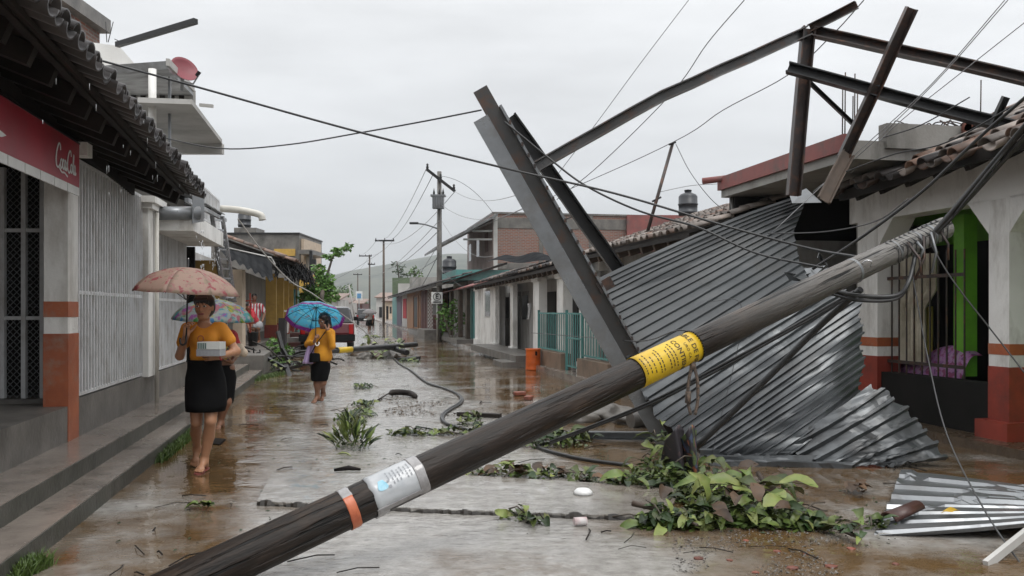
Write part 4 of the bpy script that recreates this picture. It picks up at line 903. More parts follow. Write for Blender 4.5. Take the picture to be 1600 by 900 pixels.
def barrel(p, lab):
    mb = MB(); r, h = .185, .52
    mb.lathe([(0, 0), (r, 0), (r, .03), (r * .97, .05), (r * .97, h * .33), (r * .985, h * .35), (r * .97, h * .38), (r * .97, h * .64), (r * .985, h * .67), (r * .97, h * .7), (r * .97, h - .04), (r * 1.03, h - .02), (r * 1.03, h), (r * .9, h), (r * .88, h - .03), (r * .88, .05), (0, .05)], p, 24)
    o = tag(obj('orange_barrel', mb, M['barrel_orange'], pivot=p), lab, 'barrel')
    mb = MB(); q = p + Vector((.07, -.155, .36)); mb.box(q.x - .025, q.x + .025, q.y - .03, q.y + .01, q.z, q.z + .1); obj('handle', mb, M['black'], o)
barrel(ground(833, 578), 'orange plastic barrel standing in the water before the white house')

# ------------------------------------------------------------------ right: porch with wooden posts, teal slab, brick building
ph = thing('wood_post_porch', 'porch with dark wooden posts and pink sheet eave beside the utility pole', 'porch', P(40, 5, 0), STREET)
for px in (703, 716.5, 728):
    u0 = fu(px, 5.0); mb = MB(); mb.box(5.0, 5.16, u0 - .22, u0 + .2, .1, 2.35); obj('post', mb, M['wood_brown'], ph, STREET)
mb = MB(); a, b_ = P(fu(741, 4.85), 4.85, 2.42), P(fu(692, 4.85), 4.85, 2.35); mb.poly([a, b_, b_ + upT * 2.2, a + upT * 2.2], .05, (0, 0, 1)); obj('roof_sheet', mb, M['plaster_red'], ph)
mb = MB(); mb.box(6.6, 6.8, fu(741, 6.6) - 8, fu(690, 6.6), .1, 2.9); obj('back_wall', mb, M['interior_shade'], ph, STREET)
mb = MB(); vb(mb, 731.5, 741.5, 5.25, 5.45, 0, 2.35); obj('teal_wall', mb, M['teal_paint'], ph, STREET)
mb = MB(); mb.box(4.5, 5.6, fu(741, 5.2), fu(690, 5.2), .1, .28); obj('porch_floor', mb, M['wall_concrete'], ph, STREET)
ts = thing('teal_slab_house', 'house with teal painted flat slab roof behind the wooden porch', 'house', P(42, 6, 0), STREET)
mb = MB(); mb.box(4.9, 9.0, 39.2, 45, 2.78, 3.25); obj('slab', mb, M['teal_paint'], ts, STREET)
mb = MB(); mb.box(5.5, 9.0, 39.5, 45, 0, 2.78); obj('wall', mb, M['grey_plaster'], ts, STREET)
tank(702, 430, 46, .75, 'black water tank behind the teal slab roof')
bk = thing('brick_building', 'two storey bare brick building with concrete frame and slanted side roof', 'building', P(52, 10, 0), STREET)
U0, VB = uv(at(771, 0, 48)); zt = at(0, 334, 48).z; zr = at(0, 340, 48).z
mb = MB(); mb.box(VB, VB + 10.3, U0, U0 + 10, 0, zt); obj('wall', mb, M['brick_wall'], bk, STREET)
mb = MB(); mb.box(VB - .03, VB + .02, U0 - .02, U0 + 10, 0, zt); obj('side_plaster', mb, mat('pinkish_plaster', (.36, .27, .25), .7, (.28, .22, .20), 1, stain=(.15, .12, .11), sscale=1), bk, STREET)
for x in (0, 2.5, 5.3, 8.0, 10.05): mb = MB(); mb.box(VB + x, VB + x + .22, U0 - .04, U0, 0, zt); obj('concrete_column', mb, M['far_white'] if x == 0 else M['wall_concrete'], bk, STREET)
for z, h in ((zt - .75, .55), (zt - 2.95, .3)): mb = MB(); mb.box(VB + .02, VB + 10.3, U0 - .03, U0 + .0, z, z + h); obj('concrete_beam', mb, M['wall_concrete'], bk, STREET)
mb = MB(); mb.box(VB - .05, VB + 10.35, U0 - .06, U0 + 10, zt, zt + .1); obj('coping', mb, M['wall_concrete'], bk, STREET)
for px, y0, y1 in ((735.5, 408, 382), (748, 401, 374), (761, 394, 364)):
    mb = MB(); y = fY(px, VB); u_ = fu(px, VB); mb.box(VB - .05, VB - .032, u_ - .55, u_ + .55, H + (HY - y0) / F * y, H + (HY - y1) / F * y); w = obj('window', mb, M['glass_dark'] if px < 750 else M['far_red'], bk, STREET)
pA, pB = at(778, 333, 47.4), at(690, 379, 47.4); far = Vector((-SN, CS, 0)) * 10
mb = MB(); mb.poly([pA, pB, pB + far, pA + far], .14, (0, 0, 1)); obj('side_roof', mb, M['old_zinc'], bk)
for i, (a, b_) in enumerate((((724, 374), (772, 374)), ((738, 361), (772, 361)))):
    mb = MB(); mb.bar(at(a[0], a[1], 48.2), at(b_[0], b_[1], 48.2), .1); obj('roof_strut', mb, M['far_white'], bk)
mb = MB(); a = at(980, 0, 49); mb.box(a.x, a.x + 4.5, 49, 52, 3, at(0, 336, 49).z); obj('red_parapet', mb, M['plaster_red'], bk)
for a, b_ in (((876, 346), (913, 331)), ((913, 331), (922, 344))):
    mb = MB(); mb.tube([at(*a, 47), at(*b_, 47)], .03, 5); obj('roof_stay', mb, M['dark_steel'], bk)
tank(1075, 337, 36, .80, 'large black water tank above the grey tiled roof')

# ------------------------------------------------------------------ right: row of orange tiled houses far down
oh = thing('orange_tiled_house', 'orange house with red bars and patterned lattice under long tile eave', 'house', P(56, 5, 0), STREET)
VO = 5.0
for a, b_, mt, inset in ((636, 657, 'far_orange', 0), (657, 668, 'far_red', .35), (668, 676, 'far_white', .05), (676, 692, 'far_orange', .8)):
    mb = MB(); vb(mb, a, b_, VO + inset, VO + inset + .3, 0, 2.75); obj('wall', mb, M[mt], oh, STREET)
mb = MB(); vb(mb, 646.5, 651.5, VO - .02, VO + .02, .3, 2.35); obj('door', mb, M['black'], oh, STREET)
for px in (645, 652.8): mb = MB(); vb(mb, px - .7, px + .7, VO - .06, VO - .02, .2, 2.45); obj('door_jamb', mb, M['far_orange'], oh, STREET)
for px in (658.5, 661, 663.5, 666): mb = MB(); vb(mb, px - .6, px + .6, VO, VO + .1, .1, 2.7); obj('red_post', mb, M['far_red'], oh, STREET)
lat = MB()
for i in range(12):
    for j in range(4): vb(lat, 668.8 + j * 1.8 , 669.7 + j * 1.8, VO + .02, VO + .05, .15 + i * .21 + (j % 2) * .1, .25 + i * .21 + (j % 2) * .1)
obj('lattice_brick', lat, M['far_red'], oh, STREET, kind='stuff')
bars_grille(oh, P(fu(690, VO), VO), P(fu(677, VO), VO), .2, 1.2, .22, .03, M['far_red'], rails=(.2, .7, 1.2))
mb = MB(); mb.box(4.3, VO, fu(692, VO), fu(655, VO), 0, .25); obj('step', mb, M['wall_concrete'], oh, STREET)
mb = MB(); mb.box(3.9, 4.6, fu(676, 4.3), fu(664, 4.3), 0, .5); obj('concrete_block', mb, M['stone'], oh, STREET)
o2 = thing('pink_tiled_house', 'small house with pink and violet front beyond the orange house', 'house', P(75, 5, 0), STREET)
for a, b_, mt in ((613, 620, 'teal_paint'), (620, 628, 'violet_paint'), (628, 636, 'far_white')):
    mb = MB(); vb(mb, a, b_, VO + .05, VO + .35, 0, 2.75); obj('wall', mb, M[mt], o2, STREET)
mb = MB(); vb(mb, 629.5, 634.5, VO, VO + .04, .8, 2.4); obj('red_hanging', mb, M['red_cloth'], o2, STREET)
mb = MB(); vb(mb, 621.5, 626.5, VO, VO + .04, .3, 2.2); obj('door', mb, M['violet_paint'], o2, STREET)
for hs, pa, pb, lab in ((oh, 692, 634, 0), (o2, 634.3, 606, 1)):
    e0, e1 = P(fu(pa, 4.3), 4.3, 2.66), P(fu(pb, 4.3), 4.3, 2.66)
    mb = MB(); mb.poly([e0, e1, e1 + upT * 3, e0 + upT * 3], .1, (0, 0, 1)); obj('roof', mb, M['wood_dark'], hs)
    roof_tiles(hs, e0, e1, upT, 3, .42, TILE.copy() if 0 else TILE, [M['tile_dark'], M['tile_grey']], .05, pans=False, row_l=.5, stuff_after=0)
gb = thing('grey_wall_building', 'weathered grey flat roofed building behind the orange tiled house', 'building', at(665, 480, 80))
a, b_ = at(640, 0, 78), at(735, 0, 78); mb = MB(); mb.box(a.x, b_.x, 78, 86, 0, at(0, 433, 78).z); obj('wall', mb, M['grey_plaster'], gb)
mb = MB(); a = at(613, 0, 98); mb.box(a.x, a.x + 2.2, 98, 104, 0, at(0, 434, 98).z); obj('green_wall', mb, mat('sage', (.11, .15, .085), .7), gb)
mb = MB(); a = at(622, 0, 97); mb.box(a.x, a.x + 2.0, 97, 98, 2, at(0, 443, 97).z); obj('white_wall', mb, M['far_white'], gb)
# small houses closing the street
FARH = [(588, 606, 170, 464, 'far_white', 'pale house with dark roof at the far end of the street'),
        (527, 545, 150, 473, 'far_white', 'whitewashed house behind the street trees'),
        (545, 566, 175, 474, 'far_red', 'reddish house under the hill at the street end'),
        (600, 614, 135, 470, 'cream', 'cream shop front next to the violet house'),
        (498, 528, 120, 468, 'far_white', 'white house half hidden by the left tree')]
for a_, b__, Y, yt, mt, lab in FARH:
    h_ = thing('distant_house', lab, 'house', at((a_ + b__) / 2, 485, Y), None, 'houses at the far end of the street')
    xa, xb, zt_ = at(a_, 0, Y).x, at(b__, 0, Y).x, at(0, yt, Y).z
    mb = MB(); mb.box(xa, xb, Y, Y + 8, -.5, zt_); obj('wall', mb, M[mt], h_)
    mb = MB(); mb.poly([(xa - .3, Y - .5, zt_), (xb + .3, Y - .5, zt_), (xb + .3, Y + 8, zt_ + 1.0), (xa - .3, Y + 8, zt_ + 1.0)], .15, (0, 0, 1)); obj('roof', mb, M['tile_clay'], h_)
    mb = MB(); mb.box(xa + (xb - xa) * .25, xa + (xb - xa) * .5, Y - .06, Y - .01, 0, 2.1); obj('door', mb, M['black'], h_)
    mb = MB(); mb.box(xa + (xb - xa) * .65, xa + (xb - xa) * .85, Y - .06, Y - .01, 1.0, 2.0); obj('window', mb, M['glass_dark'], h_)
# ------------------------------------------------------------------ collapsed steel frame
def steel(name, label, pts, w, h, mt, parts=None, group=None):
    """a bent bar through (px,py,Y) points"""
    q0 = [at(*p) for p in pts]; mb = MB(); q = [q0[0]]
    for a, b_ in zip(q0[:-1], q0[1:]):
        n = max(2, int((b_ - a).length / .35)); q += [a.lerp(b_, i / n) + Vector((rnd(-1, 1), rnd(-1, 1), rnd(-1, 1))) * w * .045 for i in range(1, n)] + [b_]
    for a, b_ in zip(q[:-1], q[1:]):
        d = (b_ - a).normalized()
        # C channel: web and two flanges
        c = (0, -1, 0)
        sx = d.cross(Vector((0, 1, 0))).normalized(); t = w * .12
        prof = [(-h / 2, -w / 2), (h / 2, -w / 2), (h / 2, -w / 2 + t), (-h / 2 + t, -w / 2 + t), (-h / 2 + t, w / 2 - t), (h / 2, w / 2 - t), (h / 2, w / 2), (-h / 2, w / 2)]
        mb.prism(prof, a - d * .01, b_ + d * .01, up=sx)
    return tag(obj(name, mb, M[mt], pivot=q[0]), label, 'beam', group)
gd = thing('leaning_girder', 'big grey double steel girder leaning from the street to the sky', 'girder', at(1050, 690, 9.4))
ga, gb_ = at(1052, 694, 9.35), at(757, 172, 9.1); gd_d = (gb_ - ga).normalized()
gx = gd_d.cross(Vector((0, 1, 0))).normalized();  gx = gx if gx.x > 0 else -gx
gyv = gx.cross(gd_d).normalized(); gyv = gyv if gyv.y < 0 else -gyv          # towards the camera
def gslab(name, x0, x1, y0, y1, t0, t1, mt):
    L_ = (gb_ - ga).length; mb = MB(); W = Matrix((gx, gd_d, gyv)).transposed().to_4x4(); W.translation = ga
    mb.box(x0, x1, t0 * L_, t1 * L_, y0, y1, W); return obj(name, mb, M[mt], gd)
gslab('flange', -.16, -.006, .0, .05, 0, .985, 'grey_metal')
gslab('web', -.005, .15, -.10, -.06, 0, 1.055, 'beam_steel')
gslab('lip', -.006, .0, -.06, .052, 0, .985, 'grey_metal')
gslab('flange', .15, .175, -.10, .04, .12, .99, 'grey_metal')
gslab('gusset', .12, .28, .0, .02, .44, .47, 'rust_steel')
gslab('gusset', -.30, -.10, .05, .07, .80, .82, 'grey_metal') if False else None
mb = MB()
for i in range(26):
    t = .14 + i * .032; p = ga + (gb_ - ga) * t + gx * .162 + gyv * .042; mb.box(p.x - .012, p.x + .012, p.y - .006, p.y + .006, p.z - .02, p.z + .02)
obj('rust_spots', mb, M['rust_steel'], gd, kind='stuff')
steel('leaning_channel', 'dark steel channel propped close behind the big leaning girder', [(972, 430, 10.2), (797, 184, 10.0)], .15, .14, 'dark_steel')
steel('sloping_rafter_beam', 'long grey steel rafter rising from the leaning girder to the bent apex', [(836, 262, 9.5), (1035, 150, 9.8), (1262, 49, 10.2)], .115, .10, 'beam_steel')
steel('apex_post', 'rusty upright post under the bent apex of the steel frame', [(1240, 304, 10.25), (1263, 44, 10.22)], .145, .12, 'rust_steel')
steel('apex_stub', 'short bent steel stub pointing up from the apex', [(1266, 44, 10.2), (1337, 8, 9.9)], .09, .09, 'rust_steel')
steel('descending_rafter_beam', 'rusty steel rafter running down from the apex past the frame edge', [(1272, 50, 10.2), (1480, 95, 9.6), (1640, 133, 9.2)], .115, .10, 'rust_steel')
steel('crossing_strut', 'rusty strut crossing both rafters, its top standing free in the sky', [(1424, 14, 9.3), (1318, 245, 9.9)], .115, .1, 'rust_steel')
steel('bent_strut', 'split twisted strut foot resting on the near house tiles', [(1325, 240, 9.85), (1288, 312, 9.7)], .15, .05, 'wood_brown')
steel('lower_purlin', 'lower dark steel purlin running to the near tiled roof', [(1232, 106, 10.0), (1400, 152, 9.6), (1640, 214, 9.0)], .12, .1, 'dark_steel')
steel('thin_brace', 'thin steel brace between the apex post and the slab roof', [(1262, 126, 10.3), (1345, 205, 10.6)], .045, .04, 'dark_steel')
steel('loose_stub', 'short steel stub standing up on the near tiles', [(1571, 153, 8.6), (1552, 195, 8.7)], .06, .06, 'dark_steel')
steel('ground_beam', 'grey steel beam lying in the water by the girder foot', [(868, 680, 10.2), (1045, 681, 10.0)], .09, .1, 'grey_metal')

# ------------------------------------------------------------------ fallen zinc roof sheets
def rows_at(rows, t):
    k = len(rows) - 1; x = min(t * k, k - 1e-6); i = int(x); f = x - i
    f2 = f
    a, b_ = rows[i], rows[i + 1]
    return [a[j].lerp(b_[j], f2) for j in range(len(a))]
def sheet(name, label, rows, ribs, amp, mt, nv=26, crumple=.0, seed=0, sag=0.0, edge=0.0, crease=0.0):
    rw = [[at(*p) for p in r] for r in rows]
    per = 10; nu = ribs * per
    def base(s, t):
        r = rows_at(rw, s)
        if len(r) == 2: p = r[0].lerp(r[1], t)
        else: p = (r[0] * (1 - t) ** 2 + r[1] * 2 * t * (1 - t) + r[2] * t * t)
        c = noise.noise(Vector((s * 3 + seed, t * 2, seed))) * crumple * 1.6 + max(0, noise.noise(Vector((s * 6 + seed, t * 5 - s * 4, seed + 5))) - .15) * crumple * 1.6
        c += crease * (abs(noise.noise(Vector((s * 2.2 + t * 1.5 + seed, t * 2.6 - s, seed + 9)))) + .6 * abs(noise.noise(Vector((s * 5 - t * 2, t * 5 + seed, seed + 3)))))
        return p + Vector((0, -1, .5)) * c + Vector((0, 0, -sag * math.sin(t * math.pi)))
    prof = (lambda q: (lambda x: 0 if x < .62 else (x - .62) / .06 if x < .68 else 1 if x < .9 else (1 - x) / .1)(q % 1.0))
    def fn(s, t):
        e_ = .0
        if edge: t = t + edge * noise.noise(Vector((s * 9, t * .5, seed + 2))) * (2 * t - 1) ** 2
        p = base(s, t); du = base(min(1, s + .01), t) - base(max(0, s - .01), t); dv = base(s, min(1, t + .02)) - base(s, max(0, t - .02))
        n = du.cross(dv).normalized(); n = -n if n.y > 0 else n
        return p + n * amp * (prof(s * ribs) - .4)
    mb = MB(); mb.grid(fn, nu, nv, False)
    o = tag(obj(name, mb, M[mt], pivot=rw[-1][0]), label, 'roof sheet', 'fallen zinc roof sheets')
    md = o.modifiers.new('solid', 'SOLIDIFY'); md.thickness = .004; return o
M['zinc_bent'] = mat('zinc_bent', (.075, .081, .085), .46, (.055, .06, .064), 1.3, .004, 26, metal=.12, spec=.3, rvar=.06, stain=(.045, .042, .038), sscale=1.6, samt=.6)
M['zinc_low'] = mat('zinc_low', (.115, .123, .128), .36, (.07, .075, .08), 1.8, .004, 26, metal=.5, rvar=.08, stain=(.05, .045, .04), sscale=2.2, samt=.65)
sheet('zinc_sheet', 'huge ribbed grey roof sheet draped from the leaning girder to the ground',
      [[(922, 441, 9.75), (1080, 352, 10.3), (1256, 303, 10.9)], [(934, 470, 9.65), (1090, 385, 10.2), (1256, 322, 10.8)], [(958, 515, 9.5), (1110, 425, 10.0), (1240, 362, 10.5)],
       [(985, 572, 9.3), (1130, 480, 9.6), (1250, 412, 10.1)], [(1010, 628, 9.2), (1165, 525, 9.4), (1290, 448, 9.7)]], 17, .024, 'zinc_bent', 26, .02, 1, .03)
sheet('zinc_sheet', 'creased ribbed roof sheet hanging under the fallen pole down to the mud',
      [[(1004, 612, 9.12), (1170, 512, 9.3), (1300, 436, 9.5)], [(1040, 668, 8.95), (1190, 560, 9.0), (1342, 462, 9.25)], [(1078, 700, 8.85), (1210, 610, 8.75), (1346, 512, 9.1)],
       [(1130, 712, 8.7), (1225, 655, 8.55), (1346, 572, 9.0)], [(1225, 718, 8.6), (1275, 690, 8.5), (1338, 628, 8.9)]], 18, .034, 'zinc_low', 40, .015, 4, .0, .03, .035)
sheet('zinc_sheet', 'torn fan shaped piece of ribbed sheet before the near house',
      [[(1205, 696, 8.75), (1285, 660, 8.55), (1362, 598, 8.75)], [(1290, 727, 8.3), (1350, 690, 8.3), (1428, 648, 8.6)], [(1395, 729, 8.25), (1430, 722, 8.25), (1478, 719, 8.3)]], 7, .045, 'zinc_low', 26, .01, 7, .0, .05, .03)
sheet('zinc_sheet', 'low crumpled strip of ribbed sheet lying along the mud',
      [[(1085, 700, 8.95), (1200, 706, 8.8), (1328, 690, 8.75)], [(1110, 729, 8.35), (1210, 727, 8.35), (1332, 733, 8.2)]], 3, .05, 'zinc_low', 26, .02, 9, .0, .03, .04)
sheet('zinc_sheet', 'flat pale zinc sheet lying in the muddy water with a yellow leaf on it',
      [[(1408, 735, 7.75), (1500, 740, 7.55), (1680, 768, 7.0)], [(1388, 786, 6.55), (1500, 790, 6.45), (1680, 795, 6.25)], [(1366, 838, 5.78), (1480, 832, 5.68), (1680, 812, 5.6)]], 7, .026, 'zinc', 22, .015, 12)
mb = MB(); mb.poly([at(1234, 306, 10.7), at(1260, 295, 10.6), at(1284, 317, 10.4), at(1238, 318, 10.5)], .006)
tag(obj('zinc_scrap', mb, M['zinc'], pivot=at(1250, 310, 10.6)), 'small bright scrap of zinc on top of the draped sheet', 'roof sheet', 'fallen zinc roof sheets')
for i in range(7):
    x, y = 1250 + rnd(-5, 60), 405 + rnd(-10, 40); pts = [at(x + rnd(-22, 22), y + rnd(-22, 22), 9.6 + rnd(-.1, .2)) for _ in range(4)]
    mb = MB(); mb.add(pts, [(0, 1, 2), (0, 2, 3)], False)
    if i == 0: scr = thing('torn_sheet_scraps', 'tangle of torn shiny sheet scraps behind the pole top', 'scrap metal', at(1275, 430, 9.6))
    o = obj('scrap', mb, M['zinc'], scr); md = o.modifiers.new('solid', 'SOLIDIFY'); md.thickness = .004
mb = MB(); mb.bar(at(1540, 883, 5.1), at(1625, 815, 5.5), .03, .05); tag(obj('pale_batten', mb, M['far_white'], pivot=at(1550, 880, 5.1)), 'pale batten propping the flat zinc sheet in the water', 'batten')

# ------------------------------------------------------------------ the fallen pole
PA, PB = at(350, 886, 4.70), at(1476, 356, 7.4); pd = (PB - PA).normalized(); PL = (PB - PA).length
pw = frame_y(PA, pd, (0, 0, 1)); pole = thing('fallen_utility_pole', 'massive wet wooden utility pole fallen across the street with yellow label', 'utility pole', PA, pw.to_3x3())
def prad(y): return .116 - .0042 * y
def pt(px):
    k = (px - 800) / F; D = PB - PA; return (k * PA.y - PA.x) / (D.x - k * D.y) * PL
mb = MB(); ys = [-1.6 + i * .12 for i in range(int((PL + 1.6) / .12) + 1)] + [PL]
mb.tube([pw @ Vector((.004 * math.sin(y * 1.7), y, .004 * math.cos(y * 1.3))) for y in ys], [prad(y) * (1 + .012 * noise.noise(Vector((y * 2, 0, 0)))) for y in ys], 40)
obj('shaft', mb, M['pole_wood'], pole)
cl = pw.to_3x3().inverted() @ (Vector((0, 0, H)) - (PA + pd * (PL * .4))); PHI = math.atan2(cl.z, cl.x)      # side of the pole that faces the street walker's eye
sgn = -1
def cyl(y, x, dr):       # point on the pole skin: y along the pole, x metres round from the facing line (positive runs down)
    r = prad(y); a = PHI + SG * x / r; return pw @ Vector((math.cos(a) * (r + dr), y, math.sin(a) * (r + dr)))
SG = 1.0
if cyl(2, .05, 0).z > cyl(2, -.05, 0).z: SG = -1.0
def wrap(name, y0, y1, x0, x1, dr, m_, parent=pole, wob=0.0, n=28, slant=0.0):
    mb = MB(); mb.grid(lambda s, t: cyl(y0 + (y1 - y0) * t + wob * noise.noise(Vector((s * 6, t * 3, 2))) + slant * (s - .5), x0 + (x1 - x0) * s, dr + wob * .3 * noise.noise(Vector((s * 9, t * 6, 7)))), n, 10)
    o = obj(name, mb, m_, parent); md = o.modifiers.new('solid', 'SOLIDIFY'); md.thickness = .0025; md.offset = 1; return o
M['label_yellow'] = mat('label_yellow', (.60, .40, .012), .35, (.54, .34, .01), 3, stain=(.35, .22, .02), sscale=4, samt=.5)
M['ink'] = mat('ink', (.05, .035, .01), .6)
M['ink_grey'] = mat('ink_grey', (.30, .31, .33), .6)
M['ink_blue'] = mat('ink_blue', (.20, .48, .62), .5, (.35, .58, .68), 20)
M['notice_paper'] = mat('notice_paper', (.46, .47, .48), .3, (.36, .38, .40), 6, .02, 20, coat=.4)
M['clear_tape'] = mat('clear_tape', (.34, .33, .33), .12, (.22, .21, .21), 12, .03, 20, coat=.5)
M['tape_orange'] = mat('tape_orange', (.55, .16, .07), .35, (.38, .09, .04), 9, .03, 22)
yl0, yl1 = pt(993), pt(1083); rl = prad(yl0)
lab = wrap('yellow_label', yl0, yl1, -rl * math.pi * .97, rl * math.pi * .97, .002, M['label_yellow'], n=48)
def ctext(s, y, size, parent, m_, x=0.0, bold=.0):
    mb = text_mb(s, size, .0006, bold); mb.v = [tuple(cyl(y + p[2], x + p[0], .0062 - p[1])) for p in mb.v]; return obj('lettering', mb, m_, parent)
ll = yl1 - yl0
ctext('CABLE DE FIBRA', yl1 - .07, .052, lab, M['ink'], .005, .0006)
ctext('URO CA', yl1 - .125, .030, lab, M['ink'], .01)
ctext('CONTIENE', yl1 - .185, .052, lab, M['ink'], .02, .0008)
mb = MB()
def dashes(y, x0, x1, h, seed):
    rs = random.Random(seed); x = x0
    while x < x1:
        w = rs.uniform(.008, .022); mb.add([cyl(y - h / 2, x, .0056), cyl(y - h / 2, x + w, .0056), cyl(y + h / 2, x + w, .0056), cyl(y + h / 2, x, .0056)], [(0, 1, 2, 3)], False); x += w + rs.uniform(.005, .009)
for i, y in enumerate((.235, .262, .29, .35, .375, .42, .455, .49)): dashes(yl1 - y, -.10 + .02 * (i % 3), .07 - .03 * (i > 4), .009, i)
obj('fine_print', mb, M['ink'], lab, kind='stuff')
mb = MB()
for k in range(34):
    a0, a1 = -math.pi + k * 2 * math.pi / 34, -math.pi + (k + .62) * 2 * math.pi / 34; r = prad(yl1)
    mb.tube([cyl(yl1 + .004, a0 * r, .008), cyl(yl1 - .004, a1 * r, .008)], .006, 5)
obj('twisted_tie', mb, M['black'], lab, kind='stuff')
yn0, yn1 = pt(577), pt(651); rn = prad(yn0)
ntc = wrap('paper_notice', yn0, yn1, -rn * 1.5, rn * .92, .003, M['notice_paper'], wob=.011, slant=.0)
wrap('clear_tape', yn1 - .035, yn1 + .025, -rn * 2.4, rn * 1.1, .006, M['clear_tape'], ntc, .006)
wrap('clear_tape', yn0 - .005, yn0 + .07, rn * .7, rn * 1.9, .006, M['clear_tape'], ntc, .006)
wrap('tape_edge', yn0, yn1 - .02, rn * .72, rn * 1.0, .0065, M['clear_tape'], ntc, .004)
mb = MB(); bl = [(.05 + .028 * math.cos(a) * (1 + .25 * math.sin(3 * a)), -.035 + .036 * math.sin(a) * (1 + .2 * math.cos(2 * a))) for a in [i * .393 for i in range(16)]]
mb.add([cyl(yn0 + .02 + y, x, .0095) for y, x in bl], [tuple(range(16))], False); obj('blue_emblem', mb, M['ink_blue'], ntc)
mb = MB()
for i in range(9):
    y = yn0 + .12 + i * .022
    if y > yn1 - .05: break
    dashes(y, -.105 + .012 * (i % 2), -.105 + (.085 if i % 4 else .05), .006, 40 + i)
dashes(yn0 + .11, -.05, -.035, .016, 3); dashes(yn0 + .11, -.02, -.005, .016, 5)
mb.v = [tuple(Vector(p) + (Vector((0, 0, H)) - Vector(p)).normalized() * .005) for p in mb.v]; obj('fine_print', mb, M['ink_grey'], ntc, kind='stuff')
yo = pt(544)
ot = wrap('orange_tape', yo - .028, yo + .028, -rn * .55, rn * 2.2, .003, M['tape_orange'], wob=.004, n=30)
wrap('clear_tape', yo - .03, yo + .03, -rn * 2.0, -rn * .5, .0025, M['clear_tape'], ot, .004)
# fittings at the pole's top end
for i, px in enumerate((1330, 1392, 1425, 1447)):
    y = pt(px); wrap('steel_band', y, y + .025, -prad(y) * 3.1, prad(y) * 3.1, .003, M['grey_metal'], n=30)
mb = MB(); y = pt(1335); mb.tube(spline([cyl(y, -.02, .0), cyl(y + .02, -.02, .04), cyl(y + .05, .0, .05), cyl(y + .05, .02, .02)], 4), .007, 6); obj('eye_bolt', mb, M['chrome'], pole)
for i in range(5):
    y = pt(1405 + i * 12); mb = MB(); a = cyl(y, rnd(-.05, .08), .01); b_ = a + Vector((rnd(-.12, .08), rnd(-.1, 0), rnd(-.35, -.12))); mb.tube([a, a.lerp(b_, .5) + Vector((.03, -.02, 0)), b_], .011, 6); obj('bracket', mb, M['grey_metal'] if i % 2 else M['rust_steel'], pole)
mb = MB()
for i in range(12):
    y = pt(1385 + i * 7); mb.tube([cyl(y, -.10, .012), cyl(y + .03, .0, .014), cyl(y + .02, .10, .012)], .006, 5)
obj('wire_wraps', mb, M['wire'], pole, kind='stuff')
mb = MB(); q = [cyl(pt(1068), .11, .0)]
base = cyl(pt(1068), .12, .0)
for sx in (-.028, .028):
    mb.tube(spline([base, base + Vector((sx, -.01, -.12)), base + Vector((sx * 1.2, 0, -.26)), base + Vector((sx * .5, 0, -.36))], 6), .011, 6)
mb.tube([base + Vector((0, 0, -.01)), base + Vector((0, 0, -.05))], .022, 8); mb.tube([base + Vector((-.03, 0, -.20)), base + Vector((-.034, 0, -.28))], .02, 8)
tag(obj('rope_loop', mb, mat('rope', (.16, .11, .08), .8, (.03, .03, .03), 60), pivot=base), 'knotted rope loop hanging under the yellow label', 'rope')

# ------------------------------------------------------------------ cables and wires
def cable(name, label, pts, r, mt='cable', group=None, n=8, segs=7, cat='cable'):
    q = spline([at(*p) for p in pts], segs); mb = MB(); mb.tube(q, r, n)
    return tag(obj(name, mb, M[mt], pivot=q[0]), label, cat, group)
cable('service_cable', 'long black cable drooping from the left tiles across the sky to the fallen pole', [(112, 82, 9), (305, 135, 9), (560, 206, 9), (790, 263, 8.9), (960, 302, 8.8), (1130, 352, 8.6), (1260, 387, 8.2), (1345, 402, 7.3)], .011)
cable('service_cable', 'black cable sagging from the terrace house up to the girder top', [(240, 212, 12), (345, 232, 11.5), (450, 226, 11), (565, 207, 10), (660, 190, 9.5), (752, 172, 9.1)], .009)
cable('service_cable', 'spliced black cable falling from the girder across the draped sheet', [(788, 190, 9.0), (855, 245, 9), (915, 290, 8.9), (1000, 330, 8.8), (1090, 355, 8.6), (1180, 395, 8.3), (1285, 418, 7.6)], .010)
